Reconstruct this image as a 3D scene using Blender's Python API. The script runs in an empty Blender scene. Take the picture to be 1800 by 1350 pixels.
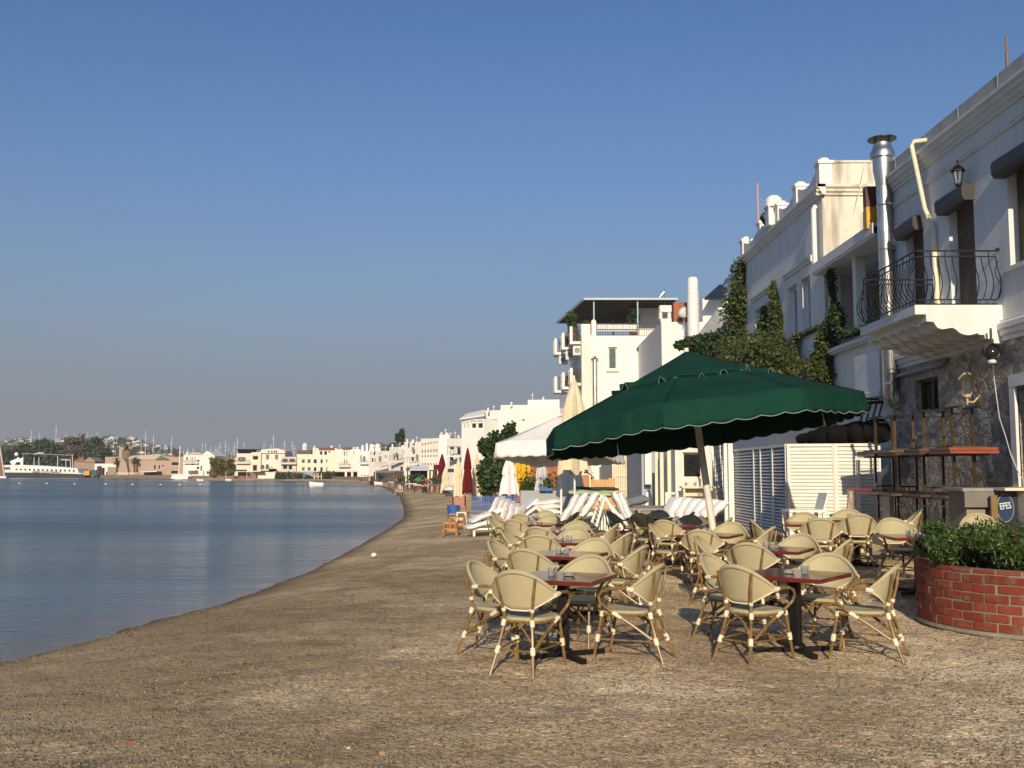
import bpy, math, random
import numpy as np
from mathutils import Vector, Matrix, Euler
R = math.radians
rnd = random.Random(7)
SC = bpy.context.scene
COL = SC.collection

# ------------------------------------------------------------------ camera, sky, sun, exposure
EYE = Vector((0.0, 0.0, 1.7)); FPX = 1750.0; HOR = 829.0; VPX = 905.0
PITCH = math.atan((HOR - 675.0) / FPX); YAW = math.atan((VPX - 900.0) / FPX)
cam = bpy.data.cameras.new('camera'); cam_o = bpy.data.objects.new('camera', cam); COL.objects.link(cam_o)
cam.sensor_width = 36.0; cam.lens = 36.0 * FPX / 1800.0; cam.clip_start = 0.1; cam.clip_end = 6000
cam_o.location = EYE; cam_o.rotation_euler = (R(90) + PITCH, 0, YAW)
SC.camera = cam_o
SUN_EL, SUN_AZ = 21.0, 3.6          # sun behind the camera; light travels towards +y, a little to +x
sun = bpy.data.lights.new('sun', 'SUN'); sun.energy = 4.6; sun.angle = R(0.53); sun.color = (1.0, 0.83, 0.60)
sun_o = bpy.data.objects.new('sun', sun); COL.objects.link(sun_o)
_d = Vector((math.sin(R(SUN_AZ)) * math.cos(R(SUN_EL)), math.cos(R(SUN_AZ)) * math.cos(R(SUN_EL)), -math.sin(R(SUN_EL))))
sun_o.rotation_euler = _d.to_track_quat('-Z', 'Y').to_euler()
world = bpy.data.worlds.new('World'); SC.world = world; world.use_nodes = True
_nt = world.node_tree
for n in list(_nt.nodes): _nt.nodes.remove(n)
_sky = _nt.nodes.new('ShaderNodeTexSky'); _sky.sky_type = 'NISHITA'; _sky.sun_disc = False
_sky.sun_elevation = R(SUN_EL); _sky.sun_rotation = R(180 + SUN_AZ)
_sky.air_density = 1.0; _sky.dust_density = 1.0; _sky.ozone_density = 6.0; _sky.altitude = 0
_bg = _nt.nodes.new('ShaderNodeBackground'); _bg.inputs['Strength'].default_value = 0.106
_out = _nt.nodes.new('ShaderNodeOutputWorld')
# low grey-lavender haze band of the sky itself, thickest at the horizon
_tc = _nt.nodes.new('ShaderNodeTexCoord'); _sx = _nt.nodes.new('ShaderNodeSeparateXYZ'); _rp = _nt.nodes.new('ShaderNodeValToRGB'); _mx = _nt.nodes.new('ShaderNodeMix'); _mx.data_type = 'RGBA'
_e = _rp.color_ramp.elements
for _ in range(4): _e.new(0.5)
for _i, (_p, _v) in enumerate(((0.0, 1.0), (0.045, 0.97), (0.10, 0.84), (0.18, 0.50), (0.285, 0.15), (0.42, 0.0))): _e[_i].position = _p; _e[_i].color = (_v, _v, _v, 1)
_mx.inputs[7].default_value = (2.33, 2.58, 2.98, 1)
_nt.links.new(_tc.outputs['Generated'], _sx.inputs[0]); _nt.links.new(_sx.outputs[2], _rp.inputs[0]); _nt.links.new(_rp.outputs[0], _mx.inputs[0]); _nt.links.new(_sky.outputs[0], _mx.inputs[6])
_nt.links.new(_mx.outputs[2], _bg.inputs[0]); _nt.links.new(_bg.outputs[0], _out.inputs[0])
SC.view_settings.view_transform = 'Standard'; SC.view_settings.look = 'None'
SC.view_settings.exposure = 0.0; SC.view_settings.gamma = 1.0; SC.view_settings.use_curve_mapping = False
try:
    SC.cycles.max_bounces = 6; SC.cycles.diffuse_bounces = 3; SC.cycles.caustics_reflective = False
except Exception: pass

# ------------------------------------------------------------------ pixel rays (photo pixels -> points of the place)
_M = Euler(cam_o.rotation_euler).to_matrix()
def ray(px, py):
    return _M @ Vector(((px - 900.0) / FPX, (675.0 - py) / FPX, -1.0))
def PY(px, py, Y):
    d = ray(px, py); return EYE + d * (Y / d.y)
def PX(px, py, X):
    d = ray(px, py); return EYE + d * (X / d.x)
def PZ(px, py, z=0.0):
    d = ray(px, py); return EYE + d * ((z - EYE.z) / d.z)

# ------------------------------------------------------------------ objects
def wm(o):
    m = o.matrix_basis.copy()
    while o.parent: o = o.parent; m = o.matrix_basis @ m
    return m
def props(o, label=None, cat=None, group=None, kind=None):
    if label: o['label'] = label
    if cat: o['category'] = cat
    if group: o['group'] = group
    if kind: o['kind'] = kind
    return o
def thing(name, label, cat, loc=(0, 0, 0), rz=0.0, group=None):
    o = bpy.data.objects.new(name, None); COL.objects.link(o); o.empty_display_size = 0.2
    o.location = loc; o.rotation_euler = (0, 0, rz)
    return props(o, label, cat, group)
def copy_tree(o, parent=None):
    c = o.copy(); COL.objects.link(c)
    if parent is not None: c.parent = parent
    for ch in list(o.children): copy_tree(ch, c)
    return c

class MB:
    """collects raw vertices and faces in world (or prototype) coordinates"""
    def __init__(s): s.v = []; s.f = []
    def add(s, vs, fs):
        b = len(s.v); s.v.extend([tuple(p) for p in vs]); s.f.extend([tuple(i + b for i in f) for f in fs]); return s
    def box(s, x0, x1, y0, y1, z0, z1):
        return s.add([(x0,y0,z0),(x1,y0,z0),(x1,y1,z0),(x0,y1,z0),(x0,y0,z1),(x1,y0,z1),(x1,y1,z1),(x0,y1,z1)],
                     [(0,3,2,1),(4,5,6,7),(0,1,5,4),(1,2,6,5),(2,3,7,6),(3,0,4,7)])
    def obox(s, c, size, rz=0.0, rx=0.0, ry=0.0):
        m = Euler((rx, ry, rz)).to_matrix(); hx, hy, hz = [q / 2 for q in size]; c = Vector(c)
        P = [c + m @ Vector((a * hx, b * hy, d * hz)) for d in (-1, 1) for a, b in ((-1,-1),(1,-1),(1,1),(-1,1))]
        return s.add(P, [(0,3,2,1),(4,5,6,7),(0,1,5,4),(1,2,6,5),(2,3,7,6),(3,0,4,7)])
    def bar(s, a, b, w, h=None):
        a = Vector(a); b = Vector(b); h = h or w; d = (b - a).normalized()
        u = d.cross(Vector((0,0,1)))
        if u.length < 1e-4: u = Vector((1,0,0))
        u.normalize(); n = u.cross(d)
        P = [q + u * (i * w / 2) + n * (j * h / 2) for q in (a, b) for i, j in ((-1,-1),(1,-1),(1,1),(-1,1))]
        return s.add(P, [(0,1,2,3),(7,6,5,4),(4,5,1,0),(5,6,2,1),(6,7,3,2),(7,4,0,3)])
    def tube(s, pts, r, n=8, caps=True, closed=False):
        pts = [Vector(p) for p in pts]; N = len(pts)
        rs = r if isinstance(r, (list, tuple)) else [r] * N
        def tan(i):
            if closed: return (pts[(i + 1) % N] - pts[i - 1]).normalized()
            return (pts[min(i + 1, N - 1)] - pts[max(i - 1, 0)]).normalized()
        t = tan(0); u = t.orthogonal().normalized(); V = []
        for i in range(N):
            t2 = tan(i); u = (u - t2 * u.dot(t2))
            u = u.normalized() if u.length > 1e-6 else t2.orthogonal().normalized()
            w = t2.cross(u)
            for k in range(n):
                a = 2 * math.pi * k / n; V.append(pts[i] + (u * math.cos(a) + w * math.sin(a)) * rs[i])
        F = []
        for i in range(N if closed else N - 1):
            j = (i + 1) % N
            for k in range(n):
                l = (k + 1) % n; F.append((i * n + k, i * n + l, j * n + l, j * n + k))
        if caps and not closed:
            F.append(tuple(range(n - 1, -1, -1))); F.append(tuple((N - 1) * n + k for k in range(n)))
        return s.add(V, F)
    def lathe(s, prof, c=(0, 0, 0), n=24, caps=True):
        V = []; F = []; c = Vector(c)
        for r, z in prof:
            for k in range(n):
                a = 2 * math.pi * k / n; V.append(c + Vector((r * math.cos(a), r * math.sin(a), z)))
        for i in range(len(prof) - 1):
            for k in range(n):
                l = (k + 1) % n; F.append((i * n + k, i * n + l, (i + 1) * n + l, (i + 1) * n + k))
        if caps:
            F.append(tuple(range(n - 1, -1, -1))); F.append(tuple((len(prof) - 1) * n + k for k in range(n)))
        return s.add(V, F)
    def prism(s, poly, a, b, axis='y'):
        """poly = list of (p, q) in the plane across axis, extruded a..b"""
        n = len(poly)
        mk = {'y': lambda p, q, t: (p, t, q), 'x': lambda p, q, t: (t, p, q), 'z': lambda p, q, t: (p, q, t)}[axis]
        V = [mk(p, q, t) for t in (a, b) for p, q in poly]
        F = [tuple(range(n)), tuple(range(2 * n - 1, n - 1, -1))]
        for i in range(n):
            j = (i + 1) % n; F.append((i, i + n, j + n, j))
        return s.add(V, F)
    def ball(s, c, r, n=10, m=7, sq=(1, 1, 1)):
        c = Vector(c); V = []; F = []
        for i in range(m + 1):
            th = math.pi * i / m
            for k in range(n):
                a = 2 * math.pi * k / n
                V.append(c + Vector((r * sq[0] * math.sin(th) * math.cos(a), r * sq[1] * math.sin(th) * math.sin(a), r * sq[2] * math.cos(th))))
        for i in range(m):
            for k in range(n):
                l = (k + 1) % n; F.append((i * n + k, (i + 1) * n + k, (i + 1) * n + l, i * n + l))
        return s.add(V, F)
    def grid(s, fn, nu, nv):
        V = [fn(i / nu, j / nv) for j in range(nv + 1) for i in range(nu + 1)]
        F = [(j * (nu + 1) + i, j * (nu + 1) + i + 1, (j + 1) * (nu + 1) + i + 1, (j + 1) * (nu + 1) + i) for j in range(nv) for i in range(nu)]
        return s.add(V, F)
    def leaves(s, fn, n, size, rg=rnd, ar=0.55, up=0.35):
        """n leaf quads (two triangles folded) at points fn(rg)"""
        for _ in range(n):
            c = Vector(fn(rg)); l = size * rg.uniform(0.6, 1.4)
            d = Vector((rg.gauss(0, 1), rg.gauss(0, 1), rg.gauss(0, 1) - 0.3)).normalized()
            u = Vector((rg.gauss(0, 1), rg.gauss(0, 1) - 0.5, rg.gauss(0, 1) + up * 2)).normalized()
            w = d.cross(u)
            if w.length < 1e-3: continue
            w = w.normalized() * l * ar * 0.5; nrm = w.cross(d).normalized() * l * 0.10
            s.add([c, c + d * l * 0.5 + w + nrm, c + d * l, c + d * l * 0.5 - w + nrm], [(0, 1, 2), (0, 2, 3)])
        return s
    def build(s, name, mat, parent=None, smooth=False, label=None, solid=0.0):
        me = bpy.data.meshes.new(name); V = s.v
        if parent is not None:
            inv = wm(parent).inverted()
            V = [tuple(inv @ Vector(p)) for p in V]
        me.from_pydata(V, [], s.f); me.update()
        if mat is not None: me.materials.append(mat)
        if smooth:
            me.polygons.foreach_set('use_smooth', [True] * len(me.polygons))
            try: me.set_sharp_from_angle(angle=R(40))
            except Exception: pass
        o = bpy.data.objects.new(name, me); COL.objects.link(o)
        if parent is not None: o.parent = parent
        if label: o['label'] = label
        if solid:
            m = o.modifiers.new('thickness', 'SOLIDIFY'); m.thickness = solid; m.offset = 0
        return o
def solo(mb, name, mat, label, cat, group=None, loc=None, smooth=False, kind=None):
    """a thing that is one mesh, with its origin at its base"""
    xs = np.array(mb.v)
    l = loc or ((xs[:, 0].min() + xs[:, 0].max()) / 2, (xs[:, 1].min() + xs[:, 1].max()) / 2, xs[:, 2].min())
    mb.v = [(p[0] - l[0], p[1] - l[1], p[2] - l[2]) for p in mb.v]
    o = mb.build(name, mat, None, smooth); o.location = l
    return props(o, label, cat, group, kind)
def bevel(o, w=0.01, seg=2):
    m = o.modifiers.new('bevel', 'BEVEL'); m.width = w; m.segments = seg; m.limit_method = 'ANGLE'; m.angle_limit = R(40); return o

# ------------------------------------------------------------------ materials
class NT:
    def __init__(s, name):
        s.m = bpy.data.materials.new(name); s.m.use_nodes = True; s.t = s.m.node_tree
        s.b = s.t.nodes['Principled BSDF']
        s.tc = s.n('ShaderNodeTexCoord'); s.co = s.tc.outputs['Object']
    def n(s, typ, **kw):
        nd = s.t.nodes.new(typ)
        for k, v in kw.items(): setattr(nd, k, v)
        return nd
    def l(s, a, b): s.t.links.new(a, b)
    def map(s, sc, co=None):
        m = s.n('ShaderNodeMapping'); m.inputs['Scale'].default_value = sc; s.l(co or s.co, m.inputs[0]); return m.outputs[0]
    def noise(s, scale, det=4, co=None, rough=0.55):
        n = s.n('ShaderNodeTexNoise'); n.inputs['Scale'].default_value = scale; n.inputs['Detail'].default_value = det
        n.inputs['Roughness'].default_value = rough; s.l(co or s.co, n.inputs['Vector']); return n.outputs['Fac']
    def ramp(s, fac, stops):
        r = s.n('ShaderNodeValToRGB'); e = r.color_ramp.elements
        while len(e) < len(stops): e.new(0.5)
        for i, (p, c) in enumerate(stops):
            e[i].position = p; e[i].color = (*c, 1) if len(c) == 3 else c
        s.l(fac, r.inputs[0]); return r.outputs[0]
    def mix(s, fac, a, b, mode='MIX'):
        m = s.n('ShaderNodeMix', data_type='RGBA', blend_type=mode)
        for sock, v in ((m.inputs[0], fac), (m.inputs[6], a), (m.inputs[7], b)):
            if hasattr(v, 'is_linked'): s.l(v, sock)
            elif isinstance(v, (int, float)): sock.default_value = v
            else: sock.default_value = (*v, 1)
        return m.outputs[2]
    def math(s, op, a, b=0.0):
        m = s.n('ShaderNodeMath', operation=op)
        for sock, v in ((m.inputs[0], a), (m.inputs[1], b)):
            if hasattr(v, 'is_linked'): s.l(v, sock)
            else: sock.default_value = v
        return m.outputs[0]
    def bump(s, h, st=0.3, dist=0.02, prev=None):
        b = s.n('ShaderNodeBump'); b.inputs['Strength'].default_value = st; b.inputs['Distance'].default_value = dist
        s.l(h, b.inputs['Height'])
        if prev is not None: s.l(prev, b.inputs['Normal'])
        s.l(b.outputs[0], s.b.inputs['Normal']); return b.outputs[0]
    def set(s, rough=0.8, metal=0.0, spec=None, col=None):
        s.b.inputs['Roughness'].default_value = rough; s.b.inputs['Metallic'].default_value = metal
        if spec is not None: s.b.inputs['Specular IOR Level'].default_value = spec
        if col is not None:
            if hasattr(col, 'is_linked'): s.l(col, s.b.inputs['Base Color'])
            else: s.b.inputs['Base Color'].default_value = (*col, 1)
        return s.m
def sc(c, k): return tuple(min(1, q * k) for q in c)
_mc = {}
def simple(name, c, rough=0.7, metal=0.0, var=0.12, scale=6.0, bump=0.0, spec=None):
    if name in _mc: return _mc[name]
    t = NT(name); f = t.noise(scale)
    col = t.ramp(f, [(0.3, sc(c, 1 - var)), (0.7, sc(c, 1 + var))])
    if bump: t.bump(t.noise(scale * 6), bump, 0.01)
    _mc[name] = t.set(rough, metal, spec, col); return _mc[name]
def plaster(name, c, dirt=(0.45, 0.40, 0.33), amt=0.35, scale=1.0):
    if name in _mc: return _mc[name]
    t = NT(name)
    st = t.noise(1.6 * scale, 5, t.map((1.6, 1.6, 0.22)))
    bl = t.noise(0.9 * scale, 6)
    f = t.math('MULTIPLY', t.ramp(st, [(0.48, (0, 0, 0)), (0.72, (1, 1, 1))]), amt)
    c1 = t.mix(f, c, dirt)
    f2 = t.math('MULTIPLY', t.ramp(bl, [(0.45, (0, 0, 0)), (0.75, (1, 1, 1))]), amt * 0.6)
    c2 = t.mix(f2, c1, sc(c, 0.72))
    t.bump(t.noise(9, 6), 0.25, 0.02)
    _mc[name] = t.set(0.88, 0, 0.2, c2); return _mc[name]
def islands(name, cols, rough=0.6, spec=None, trans=0.0):
    if name in _mc: return _mc[name]
    t = NT(name); g = t.n('ShaderNodeNewGeometry')
    n = len(cols); col = t.ramp(g.outputs['Random Per Island'], [(i / max(1, n - 1), c) for i, c in enumerate(cols)])
    m = t.set(rough, 0, spec, col)
    _mc[name] = m; return m

WHITE = plaster('white_plaster', (0.78, 0.785, 0.77), dirt=(0.45, 0.44, 0.41), amt=0.28)
WHITE_CLEAN = plaster('clean_white_plaster', (0.83, 0.81, 0.77), amt=0.12)
WARM = plaster('warm_white_plaster', (0.79, 0.765, 0.70))
OLDWALL = plaster('weathered_plaster', (0.74, 0.69, 0.58), dirt=(0.22, 0.18, 0.13), amt=0.75, scale=1.4)
CREAMW = plaster('cream_plaster', (0.77, 0.72, 0.57), amt=0.2)
GREYCAP = plaster('grey_parapet', (0.48, 0.49, 0.48), dirt=(0.25, 0.25, 0.24), amt=0.5)
CONCRETE = plaster('concrete', (0.33, 0.32, 0.30), dirt=(0.15, 0.14, 0.13), amt=0.5)
WPAINT = simple('white_paint', (0.82, 0.80, 0.76), 0.45, var=0.06)
CREAMP = simple('cream_paint', (0.78, 0.71, 0.53), 0.5, var=0.08)
IRON = simple('black_iron', (0.018, 0.017, 0.017), 0.45, 0.6, 0.2)
DARKROLL = simple('dark_roller_box', (0.035, 0.03, 0.03), 0.5, 0.0, 0.15)
GLASSD = simple('dark_glass', (0.02, 0.023, 0.026), 0.08, 0, 0.3, spec=0.6)
GLASSB = simple('bluish_glass', (0.10, 0.13, 0.15), 0.10, 0, 0.25, spec=0.6)
BLACKM = simple('black_void', (0.008, 0.008, 0.008), 0.9)
STEEL = simple('galvanised_steel', (0.58, 0.58, 0.56), 0.33, 0.95, 0.18, 4.0, 0.1)
GREENF = simple('green_canvas', (0.0068, 0.043, 0.030), 0.9, 0, 0.22, 2.5, 0.2, spec=0.1)
WHITEF = simple('white_canvas', (0.80, 0.79, 0.77), 0.9, 0, 0.06, 3.0, 0.15, spec=0.1)
CREAMF = simple('cream_canvas', (0.70, 0.62, 0.45), 0.9, 0, 0.10, 3.0, 0.15, spec=0.1)
MAROONF = simple('maroon_canvas', (0.135, 0.014, 0.018), 0.9, 0, 0.15, 3.0, spec=0.1)
YELLOWF = simple('yellow_canvas', (0.72, 0.40, 0.03), 0.9, 0, 0.10, 3.0, spec=0.1)
GREYF = simple('grey_canvas', (0.30, 0.31, 0.32), 0.9, 0, 0.15, 3.0, spec=0.1)
DARKF = simple('dark_canvas', (0.010, 0.009, 0.009), 0.9, 0, 0.2, 3.0, spec=0.1)  # dark cloth, lowered to near black for the shade on the rolled awning
WOODO = simple('orange_wood', (0.46, 0.21, 0.06), 0.6, 0, 0.22, 5.0, 0.1)
WOODD = simple('dark_wood', (0.06, 0.035, 0.022), 0.6, 0, 0.25, 5.0, 0.1)
REDTILE = simple('terracotta', (0.34, 0.12, 0.06), 0.8, 0, 0.25, 3.0)
BLUEP = simple('blue_paint', (0.035, 0.11, 0.36), 0.5, 0, 0.2, 4.0)
PLASTIC = simple('white_plastic', (0.83, 0.82, 0.80), 0.35, 0, 0.05)
CUSH = simple('white_cushion', (0.80, 0.79, 0.80), 0.95, 0, 0.08, 4.0, 0.3, spec=0.1)
STONEQ = plaster('brown_quay', (0.30, 0.22, 0.15), dirt=(0.12, 0.09, 0.07), amt=0.6)
PINKW = plaster('pinkish_plaster', (0.48, 0.34, 0.25), amt=0.5)
BARK = simple('bark', (0.10, 0.075, 0.05), 0.9, 0, 0.3, 8.0, 0.4)
LEAF_VINE = islands('vine_leaves', [(0.022, 0.05, 0.010), (0.045, 0.085, 0.016), (0.06, 0.095, 0.02), (0.026, 0.058, 0.011), (0.08, 0.098, 0.025), (0.05, 0.075, 0.016), (0.095, 0.035, 0.018)], 0.55)
LEAF_BUSH = islands('bush_leaves', [(0.012, 0.04, 0.007), (0.028, 0.078, 0.012), (0.055, 0.125, 0.02), (0.018, 0.055, 0.008), (0.07, 0.11, 0.022), (0.022, 0.06, 0.01), (0.16, 0.09, 0.03)], 0.42, 0.45)
LEAF_DARK = islands('dark_leaves', [(0.012, 0.035, 0.01), (0.025, 0.06, 0.015), (0.045, 0.085, 0.02)], 0.55)
LEAF_FAR = islands('far_leaves', [(0.02, 0.05, 0.018), (0.04, 0.075, 0.025), (0.06, 0.095, 0.03)], 0.7)
LEAF_OLIVE = islands('olive_brown_leaves', [(0.08, 0.06, 0.035), (0.12, 0.085, 0.045), (0.07, 0.075, 0.035)], 0.7)
LEAF_AUT = islands('yellow_green_leaves', [(0.12, 0.10, 0.02), (0.16, 0.11, 0.03), (0.07, 0.08, 0.02)], 0.7)

def m_weave():
    t = NT('woven_cream_mesh')
    w1 = t.n('ShaderNodeTexWave', wave_type='BANDS', bands_direction='X'); w1.inputs['Scale'].default_value = 60
    w2 = t.n('ShaderNodeTexWave', wave_type='BANDS', bands_direction='Z'); w2.inputs['Scale'].default_value = 60
    t.l(t.co, w1.inputs[0]); t.l(t.co, w2.inputs[0])
    h = t.math('MULTIPLY', w1.outputs['Fac'], w2.outputs['Fac'])
    oi = t.n('ShaderNodeObjectInfo')
    base = t.ramp(t.noise(7, 5), [(0.3, (0.44, 0.385, 0.225)), (0.7, (0.55, 0.485, 0.30))])
    c = t.mix(t.math('MULTIPLY', oi.outputs['Random'], 0.5), base, (0.40, 0.365, 0.25))
    c = t.mix(t.math('MULTIPLY', t.ramp(t.noise(3.5, 6), [(0.5, (0, 0, 0)), (0.72, (1, 1, 1))]), 0.35), c, (0.33, 0.27, 0.15))
    c = t.mix(t.math('MULTIPLY', h, 0.25), c, (0.33, 0.28, 0.16))
    t.bump(h, 0.35, 0.003)
    return t.set(0.75, 0, 0.25, c)
WEAVE = m_weave()
def m_bamboo():
    t = NT('bamboo_cane')
    c = t.ramp(t.noise(9, 5, t.map((3, 3, 0.8))), [(0.25, (0.10, 0.055, 0.018)), (0.5, (0.21, 0.125, 0.04)), (0.75, (0.32, 0.21, 0.075))])
    return t.set(0.35, 0, 0.5, c)
CANE = m_bamboo()
WRAP = simple('cream_binding', (0.74, 0.67, 0.50), 0.6, 0, 0.10, 20)
def m_tabletop():
    t = NT('red_brown_laminate')
    c = t.ramp(t.noise(5, 6, t.map((1, 9, 1))), [(0.3, (0.10, 0.018, 0.012)), (0.7, (0.19, 0.032, 0.02))])
    return t.set(0.16, 0, 0.6, c)
TABLET = m_tabletop()
def m_stone():
    t = NT('rubble_stone')
    co = t.map((1.0, 1.0, 1.55))
    nz = t.n('ShaderNodeTexNoise'); nz.inputs['Scale'].default_value = 3.0; t.l(co, nz.inputs['Vector'])
    dv = t.n('ShaderNodeMix', data_type='RGBA', blend_type='LINEAR_LIGHT'); dv.inputs[0].default_value = 0.12
    t.l(co, dv.inputs[6]); t.l(nz.outputs['Color'], dv.inputs[7])
    def vor(feat, sc_):
        v = t.n('ShaderNodeTexVoronoi', feature=feat); v.inputs['Scale'].default_value = sc_; t.l(dv.outputs[2], v.inputs['Vector']); return v
    e = vor('DISTANCE_TO_EDGE', 5.2).outputs['Distance']; cl = vor('F1', 5.2).outputs['Color']
    sep = t.n('ShaderNodeSeparateColor'); t.l(cl, sep.inputs[0])
    stone = t.ramp(sep.outputs[0], [(0.0, (0.27, 0.24, 0.21)), (0.35, (0.42, 0.38, 0.33)), (0.65, (0.53, 0.46, 0.38)), (0.85, (0.62, 0.57, 0.49)), (1.0, (0.74, 0.68, 0.60))])
    stone = t.mix(t.math('MULTIPLY', t.noise(14, 6), 0.5), stone, (0.20, 0.18, 0.155), 'MIX')
    mort = t.ramp(t.noise(8, 4), [(0.3, (0.34, 0.31, 0.27)), (0.7, (0.64, 0.58, 0.50))])
    f = t.ramp(e, [(0.02, (1, 1, 1)), (0.09, (0, 0, 0))])
    c = t.mix(t.math('MULTIPLY', f, .85), stone, mort)
    hh = t.ramp(e, [(0.0, (0, 0, 0)), (0.14, (1, 1, 1))])
    b1 = t.bump(hh, 0.65, 0.045)
    t.bump(t.noise(22, 6), 0.4, 0.02, b1)
    return t.set(0.9, 0, 0.2, c)
STONE = m_stone()
BRICK = islands('red_brick', [(0.13, 0.032, 0.02), (0.22, 0.045, 0.024), (0.25, 0.052, 0.028), (0.19, 0.038, 0.022), (0.29, 0.068, 0.036)], 0.85, 0.2)
def _dress(mat):
    nt = mat.node_tree; b = nt.nodes['Principled BSDF']; src = b.inputs['Base Color'].links[0].from_socket
    tc = nt.nodes.new('ShaderNodeTexCoord'); n1 = nt.nodes.new('ShaderNodeTexNoise'); n1.inputs['Scale'].default_value = 7; n1.inputs['Detail'].default_value = 7; nt.links.new(tc.outputs['Object'], n1.inputs[0])
    r = nt.nodes.new('ShaderNodeValToRGB'); r.color_ramp.elements[0].position = .48; r.color_ramp.elements[1].position = .72; r.color_ramp.elements[1].color = (.7, .7, .7, 1); nt.links.new(n1.outputs[0], r.inputs[0])
    mx = nt.nodes.new('ShaderNodeMix'); mx.data_type = 'RGBA'; mx.inputs[7].default_value = (.20, .15, .11, 1); nt.links.new(r.outputs[0], mx.inputs[0]); nt.links.new(src, mx.inputs[6]); nt.links.new(mx.outputs[2], b.inputs['Base Color'])
    bp = nt.nodes.new('ShaderNodeBump'); bp.inputs['Strength'].default_value = .4; bp.inputs['Distance'].default_value = .01; n2 = nt.nodes.new('ShaderNodeTexNoise'); n2.inputs['Scale'].default_value = 45; nt.links.new(tc.outputs['Object'], n2.inputs[0]); nt.links.new(n2.outputs[0], bp.inputs['Height']); nt.links.new(bp.outputs[0], b.inputs['Normal'])
_dress(BRICK)
_bt = BRICK.node_tree
MORTAR = plaster('mortar', (0.25, 0.225, 0.18), amt=0.5)
# ------------------------------------------------------------------ terrain and water
WZ = -0.45
SHORE = np.array([(-60, -120), (-13, -30), (-7.6, 2), (-6.3, 8), (-5.79, 11.2), (-5.27, 13.9), (-4.64, 17.8), (-4.45, 22), (-4.45, 26), (-4.8, 39), (-5.2, 47), (-6.3, 57),
                  (-10, 87), (-16.7, 130), (-25, 171), (-43, 221), (-74, 232), (-104, 296), (-176, 402), (-216, 440), (-420, 520), (-1500, 700)], float)
def sdist(P):
    P = np.asarray(P, float); best = np.full(len(P), 1e18)
    for a, b in zip(SHORE[:-1], SHORE[1:]):
        d = b - a; t = np.clip(((P - a) @ d) / (d @ d), 0, 1); q = P - (a + t[:, None] * d)
        best = np.minimum(best, (q ** 2).sum(1))
    poly = np.vstack([SHORE, [(-1500, 5000), (4000, 5000), (4000, -120)]])
    ins = np.zeros(len(P), bool); n = len(poly); j = n - 1
    for i in range(n):
        xi, yi = poly[i]; xj, yj = poly[j]
        c = ((yi > P[:, 1]) != (yj > P[:, 1])) & (P[:, 0] < (xj - xi) * (P[:, 1] - yi) / (yj - yi + 1e-12) + xi)
        ins ^= c; j = i
    return np.sqrt(best) * np.where(ins, 1, -1)
def vnoise(x, y, s, seed=0):
    """smooth value noise"""
    x = x * s + seed * 17.3; y = y * s + seed * 9.1
    xi = np.floor(x); yi = np.floor(y); fx = x - xi; fy = y - yi
    fx = fx * fx * (3 - 2 * fx); fy = fy * fy * (3 - 2 * fy)
    h = lambda a, b: np.mod(np.sin(a * 127.1 + b * 311.7) * 43758.5453, 1.0)
    return (h(xi, yi) * (1 - fx) + h(xi + 1, yi) * fx) * (1 - fy) + (h(xi, yi + 1) * (1 - fx) + h(xi + 1, yi + 1) * fx) * fy
def height(x, y):
    x = np.atleast_1d(np.asarray(x, float)); y = np.atleast_1d(np.asarray(y, float))
    d = sdist(np.stack([x, y], 1))
    z = np.where(d > 0, WZ + 0.45 * (1 - np.exp(-np.maximum(d, 0) / 1.9)), np.maximum(WZ + 0.13 * d, -3.0))
    ss = lambda a, b, v: (lambda q: q * q * (3 - 2 * q))(np.clip((v - a) / (b - a), 0, 1))
    z = z + 0.20 * ss(3.2, 5.5, x) * ss(11, 14.5, y) + 0.10 * ss(5.6, 7, x) * ss(11.5, 13, y) + 0.12 * ss(5, 8, x) * ss(16, 21, y)
    near = np.clip(1 - (y - 14) / 22, 0.12, 1)
    z = z + (vnoise(x, y, 0.55, 1) - 0.5) * 0.045 * near + (vnoise(x, y, 2.3, 2) - 0.5) * 0.022 * near + (vnoise(x, y, 6.0, 3) - 0.5) * 0.014 * near
    return z
def gz(x, y): return float(height([x], [y])[0])

def lines(segs):
    out = []
    for a, b, st in segs:
        n = max(1, int(round((b - a) / st))); out += [a + (b - a) * i / n for i in range(n)]
    return out + [segs[-1][1]]
gx = lines([(-1500, -420, 90), (-420, -220, 20), (-220, -40, 4.0), (-40, -12, 1.4), (-12, 9, 0.14), (9, 16, 0.7), (16, 60, 4), (60, 1500, 120)])
gy = lines([(-30, 0, 5), (0, 4, 0.8), (4, 22, 0.13), (22, 50, 0.35), (50, 110, 1.2), (110, 440, 4.5), (440, 900, 40), (900, 4500, 400)])
GX, GY = np.meshgrid(gx, gy)
GZ = height(GX.ravel(), GY.ravel())
nx, ny = len(gx), len(gy)
mb = MB(); mb.v = list(zip(GX.ravel().tolist(), GY.ravel().tolist(), GZ.tolist()))
mb.f = [(j * nx + i, j * nx + i + 1, (j + 1) * nx + i + 1, (j + 1) * nx + i) for j in range(ny - 1) for i in range(nx - 1)]
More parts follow.
